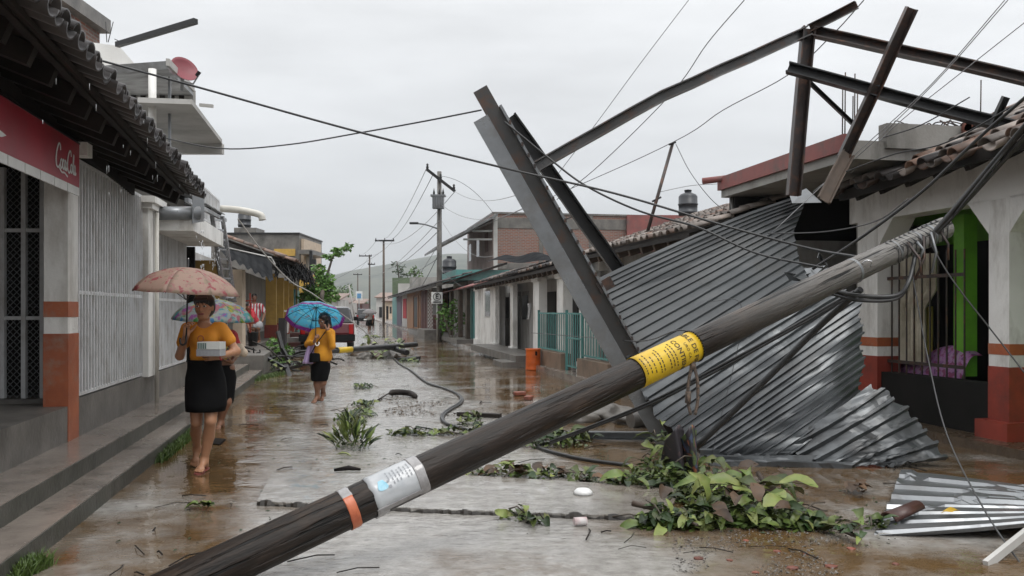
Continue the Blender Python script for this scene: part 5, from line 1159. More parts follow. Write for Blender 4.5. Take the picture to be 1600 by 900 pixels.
for i, (pts, lab, r, mt) in enumerate([
    ([(1076, 0, 16), (1000, 100, 17), (930, 195, 18), (858, 290, 19)], 'thin overhead wire crossing left of the long rafter', .006, 'wire'),
    ([(1163, 0, 14), (1105, 68, 15), (1050, 145, 16), (940, 255, 18), (870, 312, 19)], 'wavy overhead wire dropping behind the long rafter', .008, 'wire'),
    ([(1350, 0, 12), (1300, 55, 12.5), (1230, 118, 13.5), (1130, 172, 15), (1052, 222, 17), (880, 300, 22), (690, 380, 40)], 'overhead wire running past the apex post to the thin antenna mast', .008, 'wire'),
    ([(1575, 0, 8), (1460, 130, 9), (1345, 240, 10), (1270, 300, 10.5)], 'pair wire falling from the top edge to the slab roof', .005, 'wire_grey'),
    ([(1570, 0, 8.05), (1455, 132, 9), (1340, 238, 10), (1205, 365, 10.2)], 'faint wire slanting from the top edge behind the strut', .005, 'wire_grey'),
    ([(1605, 32, 8), (1500, 115, 9), (1395, 200, 10), (1330, 270, 10.4)], 'faint wire slanting from the upper frame edge over the tangled rebars', .005, 'wire_grey'),
    ([(1515, 152, 9), (1440, 195, 9.5), (1380, 215, 10)], 'short wire above the tangled rebars', .007, 'wire'),
    ([(1056, 225, 17), (1078, 268, 16.6), (1110, 310, 16), (1140, 335, 15.6)], 'kinked wire hanging from the antenna mast to the tiles', .007, 'wire'),
    ([(1030, 300, 17), (1080, 290, 17), (1130, 287, 16)], 'slack pale wire from the mast to the red edged slab', .006, 'wire_grey')]):
    cable('overhead_wire', lab, pts, r, mt, 'thin overhead wires', 5, 6, 'wire')
for i, (dx, dy, r) in enumerate(((0, 0, .022), (7, -5, .018), (-6, 6, .016), (13, 2, .014), (4, 9, .013))):
    cable('cable_bundle', ('thickest black cable of the bundle from the pole top to the near roof', 'black bundle cable running just above the thickest one', 'black bundle cable lowest against the arch wall', 'thin bundle cable farthest out toward the frame edge', 'thinnest bundle cable tucked under the thickest one')[i], [(1452 + dx * .3, 372 + dy * .4, 7.25), (1505 + dx * .7, 310 + dy * .8, 7.1), (1560 + dx, 245 + dy, 6.9), (1625 + dx * 1.3, 170 + dy, 6.6)], r, 'cable', 'thick cables at the pole top')
for (pts, r, lab) in [
    ([(1322, 268, 9), (1400, 240, 8.6), (1480, 222, 8), (1610, 150, 7)], .007, 'thin cable sagging over the near house tiles'),
    ([(1270, 420, 8.3), (1340, 375, 8), (1440, 300, 7.6), (1530, 215, 7.2), (1610, 145, 6.8)], .014, 'dark cable crossing the white arch wall'),
    ([(1480, 350, 7.2), (1520, 300, 7.0), (1580, 225, 6.8), (1630, 165, 6.6)], .010, 'slack cable looping beside the thick bundle'),
    ([(1200, 365, 9), (1290, 362, 8.6), (1370, 345, 8.2), (1420, 310, 8)], .006, 'thin twisted wire in front of the dark gap'),
    ([(1450, 375, 7.2), (1490, 440, 7.1), (1560, 530, 7), (1630, 620, 6.8)], .006, 'taut guy wire from the pole top past the barred window'),
    ([(1424, 420, 7.3), (1450, 560, 7.0), (1480, 680, 6.5), (1540, 800, 5.7), (1612, 905, 5.0)], .0055, 'long slack wire falling from the pole top to the flat sheet'),
    ([(1105, 470, 8.6), (1160, 490, 8.6), (1110, 720, 8.6)], .003, 'fine thread hanging before the draped sheet')]:
    cable('loose_cable', lab, pts, r, 'cable' if r > .006 else 'wire', 'loose cables around the pole top')
for i in range(2):
    cable('hanging_cable', ('thicker black cable loop slung under the pole top', 'thinner black cable loop hanging just below the thicker loop')[i], [(1250, 458 + i * 8, 7.5), (1290, 452 + i * 6, 7.2), (1340, 462 + i * 7, 7.0), (1400, 462 + i * 5, 6.95), (1420, 440, 6.95), (1430, 400, 7.1)], .018 - .004 * i, 'cable', 'heavy cables slung under the pole')
cable('hanging_cable', 'thick black cable running down from the pole over the creased sheet', [(1345, 452, 7.2), (1280, 510, 7.6), (1190, 600, 7.9), (1085, 702, 8.2)], .028, 'cable')
for i in range(2):
    cable('hanging_cable', ('upper of the twin cables stretched from the pole to the girder foot', 'lower of the twin cables stretched from the pole to the girder foot')[i], [(1335, 455 + 4 * i, 7.2), (1230, 515 + 4 * i, 7.4), (1100, 585 + 5 * i, 7.8), (1000, 635 + 4 * i, 8.2), (860, 690 + 3 * i, 9)], .012, 'cable', 'twin cables below the pole')
cable('tie_wire', 'dark tie wire stretched from the fence to the yellow label', [(830, 520, 16), (930, 528, 12), (1000, 533, 8), (1055, 517, 6.38), (1078, 519, 6.36)], .005, 'wire')
cable('house_wire', 'white wire swooping from the cream spout down to the blue umbrella', [(372, 342, 18), (412, 395, 20), (455, 440, 22), (490, 460, 24), (560, 510, 27), (600, 545, 28)], .014, 'far_white', None, 6, 6, 'wire')
ant = thing('antenna_mast', 'thin leaning pipe mast standing on the grey tiled roof', 'mast', at(1010, 372, 16.8))
mb = MB(); mb.tube([at(1009, 372, 16.8), at(1051, 224, 17.2)], .032, 8); obj('pipe', mb, M['rust_steel'], ant)
mb = MB(); mb.tube([at(1045, 226, 17.15), at(1056, 222, 17.15)], .02, 6); mb.tube([at(1019, 315, 16.95), at(1033, 308, 16.95)], .02, 6); obj('clamp', mb, M['dark_steel'], ant)

# ------------------------------------------------------------------ utility poles down the street
def upole(px, pyb, pyt, Y, w, lab, arms, extras=None):
    t = thing('utility_pole', lab, 'utility pole', at(px, pyb, Y), None, 'utility poles along the street')
    mb = MB(); mb.tube([at(px, pyb, Y), at(px, pyt, Y)], [w / 2, w / 2 * .75], 10); obj('shaft', mb, M['wood_brown'] if Y > 60 else M['wall_concrete'], t)
    for (a, b_) in arms:
        mb = MB(); mb.bar(at(*a, Y - .15), at(*b_, Y - .15), .13 if Y < 60 else .18); c = obj('crossarm', mb, M['dark_steel'], t)
        for s_ in (.04, .5, .96):
            p = at(*a, Y - .15).lerp(at(*b_, Y - .15), s_); mb = MB(); mb.lathe([(0, 0), (.05, 0), (.07, .08), (.04, .13), (.06, .2), (0, .26)], p + Vector((0, 0, .05)), 8); obj('insulator', mb, M['dark_steel'], c)
    return t
tp = upole(686.5, 534, 268, 41.5, .27, 'concrete utility pole carrying a transformer and a tilted crossarm', [((666, 264), (711, 299))])
mb = MB(); p = at(685, 326, 41.2); mb.box(p.x - .26, p.x + .26, p.y - .25, p.y + .2, p.z, p.z + .55); mb.box(p.x - .34, p.x + .34, p.y - .3, p.y + .2, p.z + .55, p.z + .62); tr = obj('transformer', mb, M['grey_metal'], tp)
for dx in (-.2, .05, .22):
    mb = MB(); mb.lathe([(0, 0), (.04, 0), (.055, .1), (.03, .2), (0, .34)], p + Vector((dx, -.05, .62)), 8); obj('bushing', mb, M['dark_steel'], tr)
for k in range(7): mb = MB(); mb.box(p.x - .24 + k * .075, p.x - .215 + k * .075, p.y - .3, p.y - .25, p.z + .05, p.z + .5); obj('cooling_fin', mb, M['grey_metal'], tr)
mb = MB(); mb.tube(spline([at(683, 357, 41.4), at(665, 351, 41.1), at(650, 349, 40.8)], 4), .035, 6); la = obj('lamp_arm', mb, M['grey_metal'], tp)
mb = MB(); q = at(647, 349, 40.8); mb.box(q.x - .2, q.x + .2, q.y - .08, q.y + .08, q.z - .04, q.z + .05); obj('lamp_head', mb, M['dark_steel'], la)
sg_ = thing('parking_sign', 'square white sign with a circled E in front of the transformer pole', 'sign', at(683, 536, 40.6))
mb = MB(); mb.tube([at(683, 536, 40.6), at(683, 458, 40.6)], .03, 8); obj('post', mb, M['far_white'], sg_)
mb = MB(); a, b_ = at(674, 474.5, 40.5), at(691.5, 456.5, 40.5); mb.box(a.x, b_.x, 40.5, 40.53, a.z, b_.z); obj('plate', mb, M['sign_white'], sg_)
cz = at(682.7, 463.6, 40.48); mb = MB(); mb.tube([cz + Vector((.165 * math.cos(i * math.pi / 12), 0, .165 * math.sin(i * math.pi / 12))) for i in range(25)], .014, 5); obj('ring', mb, M['black'], sg_)
obj('lettering', xf(text_mb('E', .30, .01, .006), Matrix.Translation(cz)), M['black'], sg_)
mb = MB(); c2 = at(682.7, 472, 40.49)
for k in range(7): mb.box(c2.x - .19 + k * .055, c2.x - .15 + k * .055, 40.485, 40.495, c2.z - .035, c2.z + .03)
obj('fine_print', mb, M['black'], sg_, kind='stuff')
upole(599.5, 520, 376, 100, .30, 'bare wooden pole with single level crossarm, tallest behind the orange house', [((586, 376), (616, 376))])
upole(577.5, 508, 398, 150, .33, 'slim wooden pole with crossarm above the dark car', [((561, 400), (581, 400)), ((575, 413), (586, 413))])
upole(559, 500, 427, 215, .36, 'small distant pole with crossarm against the hill', [((552, 429), (566, 429))])
SWL = ["wire from the tilted crossarm's high end to the bare wooden pole", "wire from the tilted crossarm's upper arm to the bare wooden pole", "sagging wire from the tilted crossarm's low end to the bare wooden pole", 'wire between the bare wooden pole and the slim pole, upper', 'wire between the bare wooden pole and the slim pole, lower', 'faint wire from the slim pole to the smallest pole', 'wire from under the transformer to the slim pole', 'wire from the lamp arm to the bare wooden pole', 'wire arching from the transformer pole to the brick building corner', 'long slack pale wire from the transformer to behind the girder', 'pale wire from the tilted crossarm towards the girder', 'slack pale wire from the lamp height to the brick building windows', 'faint wire from the bare wooden pole to the left trees', 'pale drop wire from the lamp pole to the orange house', 'drop wire from the pole to the orange house eave', 'service wire running down the transformer pole', 'drop wire from the transformer pole to the pink porch eave', 'wire from the bare wooden pole to the teal slab house']
for wi, (a, b_, sag, y0, y1) in enumerate([((666, 264), (600, 374), 12, 41, 100), ((678, 270), (612, 374), 10, 41, 100), ((711, 299), (588, 374), 26, 41, 100), ((588, 376), (562, 399), 4, 100, 150), ((614, 376), (580, 399), 5, 100, 150), ((577, 400), (553, 428), 4, 150, 215),
                              ((686, 345), (576, 430), 14, 41, 150), ((686, 360), (600, 420), 10, 41, 100), ((688, 275), (772, 335), -14, 41, 48), ((690, 320), (830, 318), 24, 41, 30), ((711, 299), (820, 300), 14, 41, 24), ((690, 345), (770, 400), 20, 41, 40), ((600, 390), (520, 438), 3, 100, 120), ((686, 380), (610, 470), 14, 41, 90), ((686, 395), (640, 470), 8, 41, 70), ((690, 300), (690, 450), 0, 41.2, 41.2), ((688, 420), (742, 455), 6, 41, 36), ((600, 440), (690, 400), 8, 100, 41)]):
    A_, B_ = at(*a, y0), at(*b_, y1); q = [A_.lerp(B_, i / 12) + Vector((0, 0, -sag / F * (y0 + y1) / 2 * 4 * (i / 12) * (1 - i / 12))) for i in range(13)]
    mb = MB(); mb.tube(q, .011 if y1 < 60 else .016, 4); tag(obj('street_wire', mb, M['wire_grey'] if sag > 11 else M['wire'], pivot=A_), SWL[wi], 'wire', 'street wires between the poles')
# ------------------------------------------------------------------ people: smooth signed-distance bodies turned into one mesh each
class SDF:
    def __init__(s): s.pr = []; s.cuts = []
    def cap(s, a, b_, ra, rb=None, k=.02): s.pr.append(('c', np.array(a, float), np.array(b_, float), ra, rb if rb is not None else ra, k)); return s
    def chain(s, pts, rs, k=.02):
        for i in range(len(pts) - 1): s.cap(pts[i], pts[i + 1], rs[i], rs[i + 1], k)
        return s
    def ell(s, c, r, rot=None, k=.02): s.pr.append(('e', np.array(c, float), np.array(r, float), np.array(rot if rot is not None else np.eye(3), float), 0, k)); return s
    def cut_plane(s, p, n): s.cuts.append(('p', np.array(p, float), np.array(n, float))); return s
    def cut_ell(s, c, r, rot=None): s.cuts.append(('e', np.array(c, float), np.array(r, float), np.array(rot if rot is not None else np.eye(3), float))); return s
    def mesh(s, h):
        lo = np.min([np.minimum(p[1] - p[3], p[2] - p[4]) if p[0] == 'c' else p[1] - p[2].max() for p in s.pr], 0) - .04
        hi = np.max([np.maximum(p[1] + p[3], p[2] + p[4]) if p[0] == 'c' else p[1] + p[2].max() for p in s.pr], 0) + .04
        n = np.ceil((hi - lo) / h).astype(int) + 1
        Fd = np.full(n, 1.0)
        ax = [lo[i] + np.arange(n[i]) * h for i in range(3)]
        for p in s.pr:
            m = .05
            if p[0] == 'c': a, b_ = np.minimum(p[1], p[2]) - max(p[3], p[4]) - m, np.maximum(p[1], p[2]) + max(p[3], p[4]) + m
            else: a, b_ = p[1] - p[2].max() - m, p[1] + p[2].max() + m
            i0 = np.clip(((a - lo) / h).astype(int), 0, n - 1); i1 = np.clip(((b_ - lo) / h).astype(int) + 1, 1, n)
            sl = tuple(slice(i0[i], i1[i]) for i in range(3))
            X, Y, Z = np.meshgrid(ax[0][sl[0]], ax[1][sl[1]], ax[2][sl[2]], indexing='ij')
            Q = np.stack([X, Y, Z], -1)
            if p[0] == 'c':
                ba = p[2] - p[1]; t = np.clip(((Q - p[1]) @ ba) / max(1e-9, ba @ ba), 0, 1)
                d = np.linalg.norm(Q - p[1] - t[..., None] * ba, axis=-1) - (p[3] + (p[4] - p[3]) * t)
            else:
                q = (Q - p[1]) @ p[3]; k0 = np.linalg.norm(q / p[2], axis=-1); k1 = np.linalg.norm(q / p[2] ** 2, axis=-1); d = k0 * (k0 - 1) / np.maximum(k1, 1e-6)
            k = p[5]; f = Fd[sl]; hh = np.clip(.5 + .5 * (f - d) / k, 0, 1); Fd[sl] = f * (1 - hh) + d * hh - k * hh * (1 - hh)
        if s.cuts:
            X, Y, Z = np.meshgrid(*ax, indexing='ij'); Q = np.stack([X, Y, Z], -1)
            for c in s.cuts:
                if c[0] == 'p': Fd = np.maximum(Fd, (Q - c[1]) @ c[2])
                else:
                    q = (Q - c[1]) @ c[3]; k0 = np.linalg.norm(q / c[2], axis=-1); k1 = np.linalg.norm(q / c[2] ** 2, axis=-1); Fd = np.maximum(Fd, -k0 * (k0 - 1) / np.maximum(k1, 1e-6))
        ins = Fd < 0
        cs = np.zeros(tuple(n - 1), int)
        for dx in (0, 1):
            for dy in (0, 1):
                for dz in (0, 1): cs += ins[dx:n[0] - 1 + dx, dy:n[1] - 1 + dy, dz:n[2] - 1 + dz]
        act = (cs > 0) & (cs < 8); idx = -np.ones(act.shape, int); cells = np.argwhere(act); idx[act] = np.arange(len(cells))
        acc = np.zeros((len(cells), 3)); cnt = np.zeros(len(cells))
        cor = np.array([(x, y, z) for x in (0, 1) for y in (0, 1) for z in (0, 1)])
        for i in range(8):
            for j in range(i + 1, 8):
                if np.abs(cor[i] - cor[j]).sum() != 1: continue
                a, b_ = cells + cor[i], cells + cor[j]; fa, fb = Fd[tuple(a.T)], Fd[tuple(b_.T)]; mk = (fa < 0) != (fb < 0)
                t = np.where(mk, fa / np.where(mk, fa - fb, 1), 0)[:, None]; acc += np.where(mk[:, None], a + (b_ - a) * t, 0); cnt += mk
        V = lo + acc / cnt[:, None] * h; Fc = []
        for axis in range(3):
            u_, v_ = (axis + 1) % 3, (axis + 2) % 3
            sl0 = [slice(None)] * 3; sl1 = [slice(None)] * 3; sl0[axis] = slice(0, n[axis] - 1); sl1[axis] = slice(1, n[axis])
            e = np.argwhere(ins[tuple(sl0)] != ins[tuple(sl1)]); e = e[(e[:, u_] > 0) & (e[:, v_] > 0) & (e[:, u_] < n[u_] - 1) & (e[:, v_] < n[v_] - 1)]
            du, dv = np.zeros(3, int), np.zeros(3, int); du[u_] = 1; dv[v_] = 1
            q = np.stack([idx[tuple((e - du - dv).T)], idx[tuple((e - dv).T)], idx[tuple(e.T)], idx[tuple((e - du).T)]], 1)
            fl = ~ins[tuple(e.T)]; q[fl] = q[fl][:, ::-1]; Fc.append(q)
        mb = MB(); Fc = np.concatenate(Fc); Fc = Fc[(Fc >= 0).all(1)]
        mb.v = [tuple(x) for x in V.tolist()]; mb.f = [tuple(x) for x in Fc.tolist()]; mb.m = [0] * len(mb.f); mb.sm = [True] * len(mb.f)
        return mb
def basis(f, up=(0, 0, 1)):
    f = np.array(f, float); f /= np.linalg.norm(f); up = np.array(up, float); r = np.cross(f, up); r /= np.linalg.norm(r); u = np.cross(r, f); return r, f, u
def head_sdf(s, c, f, up=(0, 0, 1), k=1.0):
    """c centre of the head, f where the face looks; k size"""
    r, f, u = basis(f, up); c = np.array(c); rot = np.stack([r, f, u], 1); A = lambda x, y, z: c + (r * x + f * y + u * z) * k
    s.ell(A(0, -.012, .03), np.array([.074, .092, .086]) * k, rot, .02)
    s.ell(A(0, .02, -.035), np.array([.058, .066, .075]) * k, rot, .03)
    s.cap(A(-.018, .052, -.085), A(.018, .052, -.085), .024 * k, .024 * k, .02)
    s.cap(A(0, .083, .012), A(0, .098, -.026), .008 * k, .0135 * k, .012); s.cap(A(-.012, .088, -.03), A(.012, .088, -.03), .009 * k, .009 * k, .01)
    s.cap(A(-.014, .082, -.058), A(.014, .082, -.058), .0095 * k, .0095 * k, .012)
    for x in (-1, 1):
        s.cap(A(x * .036, .062, -.02), A(x * .042, .05, -.028), .022 * k, .02 * k, .02)
        s.ell(A(x * .074, -.005, -.005), np.array([.010, .02, .03]) * k, rot, .008)
    s.cap(A(-.03, .084, .03), A(.03, .084, .03), .010 * k, .010 * k, .015)
    return A
def face_parts(body, A, k, res=.004):
    for x in (-1, 1):
        s = SDF(); s.ell(A(x * .031, .0805, .010), np.array([.0165, .010, .0095]) * k); o = obj('eye', s.mesh(res * k), M['card_white'], body)
        s = SDF(); s.ell(A(x * .031, .0875, .010), np.array([.0085, .0065, .0088]) * k); obj('iris', s.mesh(res * .7 * k), M['hair'], o)
        s = SDF(); s.cap(A(x * .016, .090, .030), A(x * .048, .078, .031), .006 * k, .004 * k); obj('eyebrow', s.mesh(res * .8 * k), M['hair'], body)
    s = SDF(); s.cap(A(-.019, .086, -.055), A(.019, .086, -.055), .005 * k, .005 * k); s.cap(A(-.014, .086, -.062), A(.014, .086, -.062), .006 * k, .006 * k); obj('mouth', s.mesh(res * k), M['lips'], body)
def hand_sdf(s, wrist, d, nrm, thumb, curl=.5, k=1.0, spread=.02):
    """d direction of the palm, nrm where the palm faces, thumb +1/-1 side"""
    d = np.array(d, float); d /= np.linalg.norm(d); nrm = np.array(nrm, float); nrm -= d * (d @ nrm); nrm /= np.linalg.norm(nrm); sd = np.cross(d, nrm) * thumb; w = np.array(wrist, float)
    K = .010
    for i, (x, L, r) in enumerate(((.028, .074, .0088), (.0095, .082, .009), (-.0095, .076, .0086), (-.027, .060, .0078))):
        b0 = w + sd * x * .6 * k; kn = w + d * .078 * k + sd * x * k
        s.cap(b0, kn, .013 * k, .0115 * k, .018)
        a = curl * (.75 + .12 * i); p = kn; ang = a * .5
        for seg in (.45, .32, .23):
            q = p + (d * math.cos(ang) + nrm * math.sin(ang)) * L * seg * k + sd * spread * (x / .03) * seg * k * .6; s.cap(p, q, r * k, r * .93 * k, .004); p = q; ang += a
    t0 = w + d * .022 * k + sd * .026 * k + nrm * .008 * k; t1 = t0 + (d * .6 + sd * .65 + nrm * .35) * .038 * k; t2 = t1 + (d * .85 + nrm * (.3 + .4 * curl)) * .034 * k; t3 = t2 + (d * .8 + nrm * (.3 + .5 * curl) - sd * .1) * .024 * k
    s.chain([t0, t1, t2, t3], [.014 * k, .0115 * k, .0098 * k, .008 * k], .008)
def foot_sdf(s, ankle, toe_dir, pitch=0.0, k=1.0):
    a = np.array(ankle, float); d = np.array(toe_dir, float); d /= np.linalg.norm(d); sd = np.cross(d, (0, 0, 1)); sd /= np.linalg.norm(sd); u = np.cross(sd, d)
    s.cap(a, a - u * .055 * k - d * .03 * k, .034 * k, .03 * k, .03); s.cap(a + d * .02 * k - u * .02 * k, a + d * .11 * k - u * .055 * k, .034 * k, .022 * k, .03)
    s.cap(a + d * .10 * k - u * .06 * k - sd * .022 * k, a + d * .10 * k - u * .06 * k + sd * .022 * k, .02 * k, .02 * k, .02)
    for i, x in enumerate((-.032, -.016, 0, .015, .029)):
        s.cap(a + d * .12 * k - u * .062 * k + sd * x * k, a + d * (.168 - abs(i - .8) * .008) * k - u * .068 * k + sd * x * 1.1 * k, .011 * k, .0085 * k, .004)
def loft(rings, n=28, waves=0.0, nw=7, cap=False):
    """rings: (centre, half width vec, half depth vec)"""
    mb = MB(); vs = []
    for j, (c, a, b_) in enumerate(rings):
        c, a, b_ = Vector(c), Vector(a), Vector(b_)
        for i in range(n):
            t = 2 * math.pi * i / n; w = 1 + waves * math.sin(nw * t + j) * j / max(1, len(rings) - 1); vs.append(c + (a * math.cos(t) + b_ * math.sin(t)) * w)
    k = len(rings); mb.add(vs, [(j * n + i, j * n + (i + 1) % n, (j + 1) * n + (i + 1) % n, (j + 1) * n + i) for j in range(k - 1) for i in range(n)], True)
    if cap: mb.f.append(tuple(range((k - 1) * n, k * n))); mb.m.append(0); mb.sm.append(False)
    return mb
def umbrella(name, label, hub, axis, rad, depth, cloth, handle_end=None, hookmat='hair', nribs=8, border=None, flip=False, tip=True, group='open umbrellas'):
    """hub: top point; axis: unit vector pointing up out of the top"""
    hub = Vector(hub); ax = Vector(axis).normalized(); Wm = ax.to_track_quat('Z', 'Y').to_matrix().to_4x4(); Wm.translation = hub
    t = thing(name, label, 'umbrella', hub, None, group)
    def sk(a, rr, dr=0):       # point on the canopy; rr 0..1
        k = a / (2 * math.pi) * nribs; f = k - math.floor(k); sag = .09 * rr * math.sin(math.pi * f) ; scal = 1 - .055 * math.sin(math.pi * f) * rr
        ph = rr * 1.22; x = math.sin(ph) / math.sin(1.22); z = (math.cos(ph) - 1) / (1 - math.cos(1.22))
        return Wm @ Vector((rad * x * scal * math.cos(a), rad * x * scal * math.sin(a), z * depth - sag * depth * .35 + dr))
    can = MB(); can.lathe([(0, .0), (.03, -.004), (.03, -.012), (0, -.012)], n=10, M=Wm); can.v = [tuple(Vector(p)) for p in can.v]
    c = obj('canopy', can, M[cloth], t)
    for i in range(nribs):
        a0, a1 = 2 * math.pi * i / nribs, 2 * math.pi * (i + 1) / nribs
        mb = MB(); hi = .86 if border else 1.0; mb.grid(lambda s, q: sk(a0 + (a1 - a0) * s * .9999, .02 + (hi - .02) * q), 8, 10); p_ = obj('panel', mb, M[cloth], c)
        md = p_.modifiers.new('solid', 'SOLIDIFY'); md.thickness = .0015
        if border:
            mb = MB(); mb.grid(lambda s, q: sk(a0 + (a1 - a0) * s * .9999, hi + (1 - hi) * q), 8, 3); o = obj('border_strip', mb, M[border], c); md = o.modifiers.new('solid', 'SOLIDIFY'); md.thickness = .0015
    for i in range(nribs):
        a = 2 * math.pi * i / nribs; mb = MB(); mb.tube([sk(a, q / 8, -.007) for q in range(9)], .0035, 5); rb = obj('rib', mb, M['dark_steel'], t)
        mb = MB(); mb.tube([Wm @ Vector((0, 0, -depth * 1.25)), sk(a, .55, -.009)], .003, 4); obj('stretcher', mb, M['dark_steel'], rb)
    e = Vector(handle_end) if handle_end is not None else hub - ax * .8
    mb = MB(); mb.tube([hub + ax * (.075 if tip else .02), e], .0075, 8); obj('shaft', mb, M['dark_steel'], t)
    mb = MB(); mb.lathe([(.009, .0), (.008, .07), (.004, .085)], n=8, M=Wm); obj('ferrule', mb, M['card_white'], t)
    dn = (e - hub).normalized(); sd = dn.cross(Vector((0, 1, 0))).normalized()
    mb = MB(); mb.tube([e - dn * .05] + [e + sd * (-.028 * SGH[0] + .028 * SGH[0] * math.cos(q)) + dn * (.045 * math.sin(q)) for q in [i * math.pi * 1.15 / 9 for i in range(10)]], .0095, 8); obj('handle', mb, M[hookmat], t)
    return t
SGH = [1]

# ---- young woman in front, walking towards the camera
Y0 = gy(736)
def J(px, py, dy=0.0): return np.array(at(px, py, Y0 + dy))
girl = None
s = SDF(); hd = J(319, 480, -.03); A = head_sdf(s, hd, (.0, -1, -.03), k=1.0)
s.cap(J(319, 492, .02), J(319, 508, .02), .047, .052, .03)
def torso(s, g, dep=.0, k=.05):
    s.cap(J(303, 519, .01), J(335, 519, .01), .068 + g, .068 + g, k); s.ell(J(319, 532, .0), (.126 + g, .094 + g, .12 + g), None, k)
    s.ell(J(320, 556, .01), (.122 + g, .09 + g, .12), None, k); s.ell(J(320, 585, .01), (.158 + g, .115 + g, .13), None, k)
    for x in (311, 329): s.ell(J(x, 530, -.075), (.046 + g, .034 + g, .05 + g), None, .04)
torso(s, 0)
shL, elL, haL = J(292, 514, .01), J(281, 556, .03), J(291, 524, -.17)
shR, elR, haR = J(347, 514, .01), J(369, 549, .02), J(342, 557, -.16)
s.chain([shL, elL, haL], [.046, .037, .026], .025); s.chain([shR, elR, haR], [.046, .037, .025], .025)
hand_sdf(s, haL, (.05, -.1, 1), (.9, -.35, .1), 1, 1.15, 1.0)
hand_sdf(s, haR, (-1, -.18, -.02), (.15, 1, .35), -1, .38, 1.0, .03)
hpL, knL, anL = J(308, 600, .0), J(307, 660, -.03), J(308, 700, .26)
hpR, knR, anR = J(331, 600, .0), J(329, 658, -.10), J(319, 719, -.01)
s.chain([hpL, knL], [.084, .049], .03); s.cap(knL, J(306, 676, .12), .047, .050, .012); s.cap(J(306, 676, .12), anL, .050, .031, .012)
s.chain([hpR, knR], [.086, .051], .03); s.cap(knR, J(326, 682, -.03), .049, .052, .012); s.cap(J(326, 682, -.03), anR, .052, .032, .012)
foot_sdf(s, anL, (-.05, -.75, -.62)); foot_sdf(s, anR, (-.02, -1, -.06))
girl = obj('person', s.mesh(.0065), M['skin'], pivot=at(319, 736, Y0))
tag(girl, 'young woman in orange tee and black skirt carrying a box under a floral umbrella', 'person', 'people with umbrellas in the flooded street')
face_parts(girl, A, 1.0)
s = SDF(); r3 = np.eye(3)
hc = hd
s.ell(A(0, -.02, .042), (.086, .098, .088)); s.ell(A(0, -.055, -.01), (.08, .062, .085), None, .03); s.ell(A(0, -.085, -.04), (.04, .035, .06), None, .03)
s.cut_ell(A(0, .115, -.052), (.072, .082, .105)); 
hr = obj('hair', s.mesh(.006), M['hair'], girl)
mb = MB()
for i in range(26):
    x = -.06 + .12 * i / 25; mb.tube([A(x * .8, .062, .095), A(x * 1.0, .094, .066), A(x * 1.05 + rnd(-.006, .006), .096 - abs(x) * .3, .034 + rnd(-.008, .012))], [.008, .007, .003], 5)
obj('fringe', mb, M['hair'], hr)
s = SDF(); torso(s, .010); s.chain([shL, shL + (elL - shL) * .5], [.056, .060], .03); s.chain([shR, shR + (elR - shR) * .5], [.056, .060], .03); s.cap(J(296, 513, .01), J(342, 513, .01), .055, .055, .03)
s.cut_plane(J(320, 567), (0, 0, -1)); s.cut_ell(J(319, 500, -.04), (.078, .12, .075))
for e_, sh in ((elL, shL), (elR, shR)): pass
tee = obj('tee_shirt', s.mesh(.0075), M['tee_orange'], girl)
mb = MB(); c0 = Vector(J(314, 529, -.128)); mb.tube([c0 + Vector((.026 * math.cos(i * .42), -.004, .026 * math.sin(i * .42))) for i in range(16)], .0035, 5); obj('ring_print', mb, M['red_paint'], tee)
mb = loft([(J(320, 562, .01), (.148, 0, 0), (0, .108, 0)), (J(320, 572, .01), (.152, 0, 0), (0, .112, 0)), (J(321, 590, .01), (.178, 0, 0), (0, .135, 0)), (J(322, 612, -.01), (.186, 0, 0), (0, .15, 0)), (J(322, 632, -.03), (.182, 0, 0), (0, .16, 0)), (J(321, 642, -.03), (.172, 0, 0), (0, .158, 0)), (J(321, 642, -.03), (.162, 0, 0), (0, .148, 0)), (J(321, 620, 0), (.15, 0, 0), (0, .11, 0))], 40, .004, 5)
obj('skirt', mb, M['black_cloth'], girl)
mb = MB(); wc = Vector(haR) + Vector((.02, .0, 0)); mb.tube([wc + Vector((0, .03 * math.cos(i * .5), .03 * math.sin(i * .5))) for i in range(14)], .006, 5); obj('red_bracelet', mb, M['red_cloth'], girl)
for an, d in ((anR, (-.02, -1, -.06)),):
    dv = Vector(d).normalized(); mb = MB(); a = Vector(an) + Vector((0, 0, -.078)) if d[2] > -.3 else Vector(an) - dv.cross(Vector((1, 0, 0))).normalized() * -.08
    W = frame_y(a, dv, (0, 0, 1)); vs = []
    prof = [(-.03, -.06), (-.036, .0), (-.03, .06), (-.042, .12), (-.03, .175), (.0, .19), (.03, .17), (.04, .12), (.03, .06), (.036, 0), (.028, -.06), (0, -.075)]
    mb.poly([W @ Vector((x, y, .0)) for x, y in prof[::-1]], .012); obj('sandal', mb, M['lips'], girl)
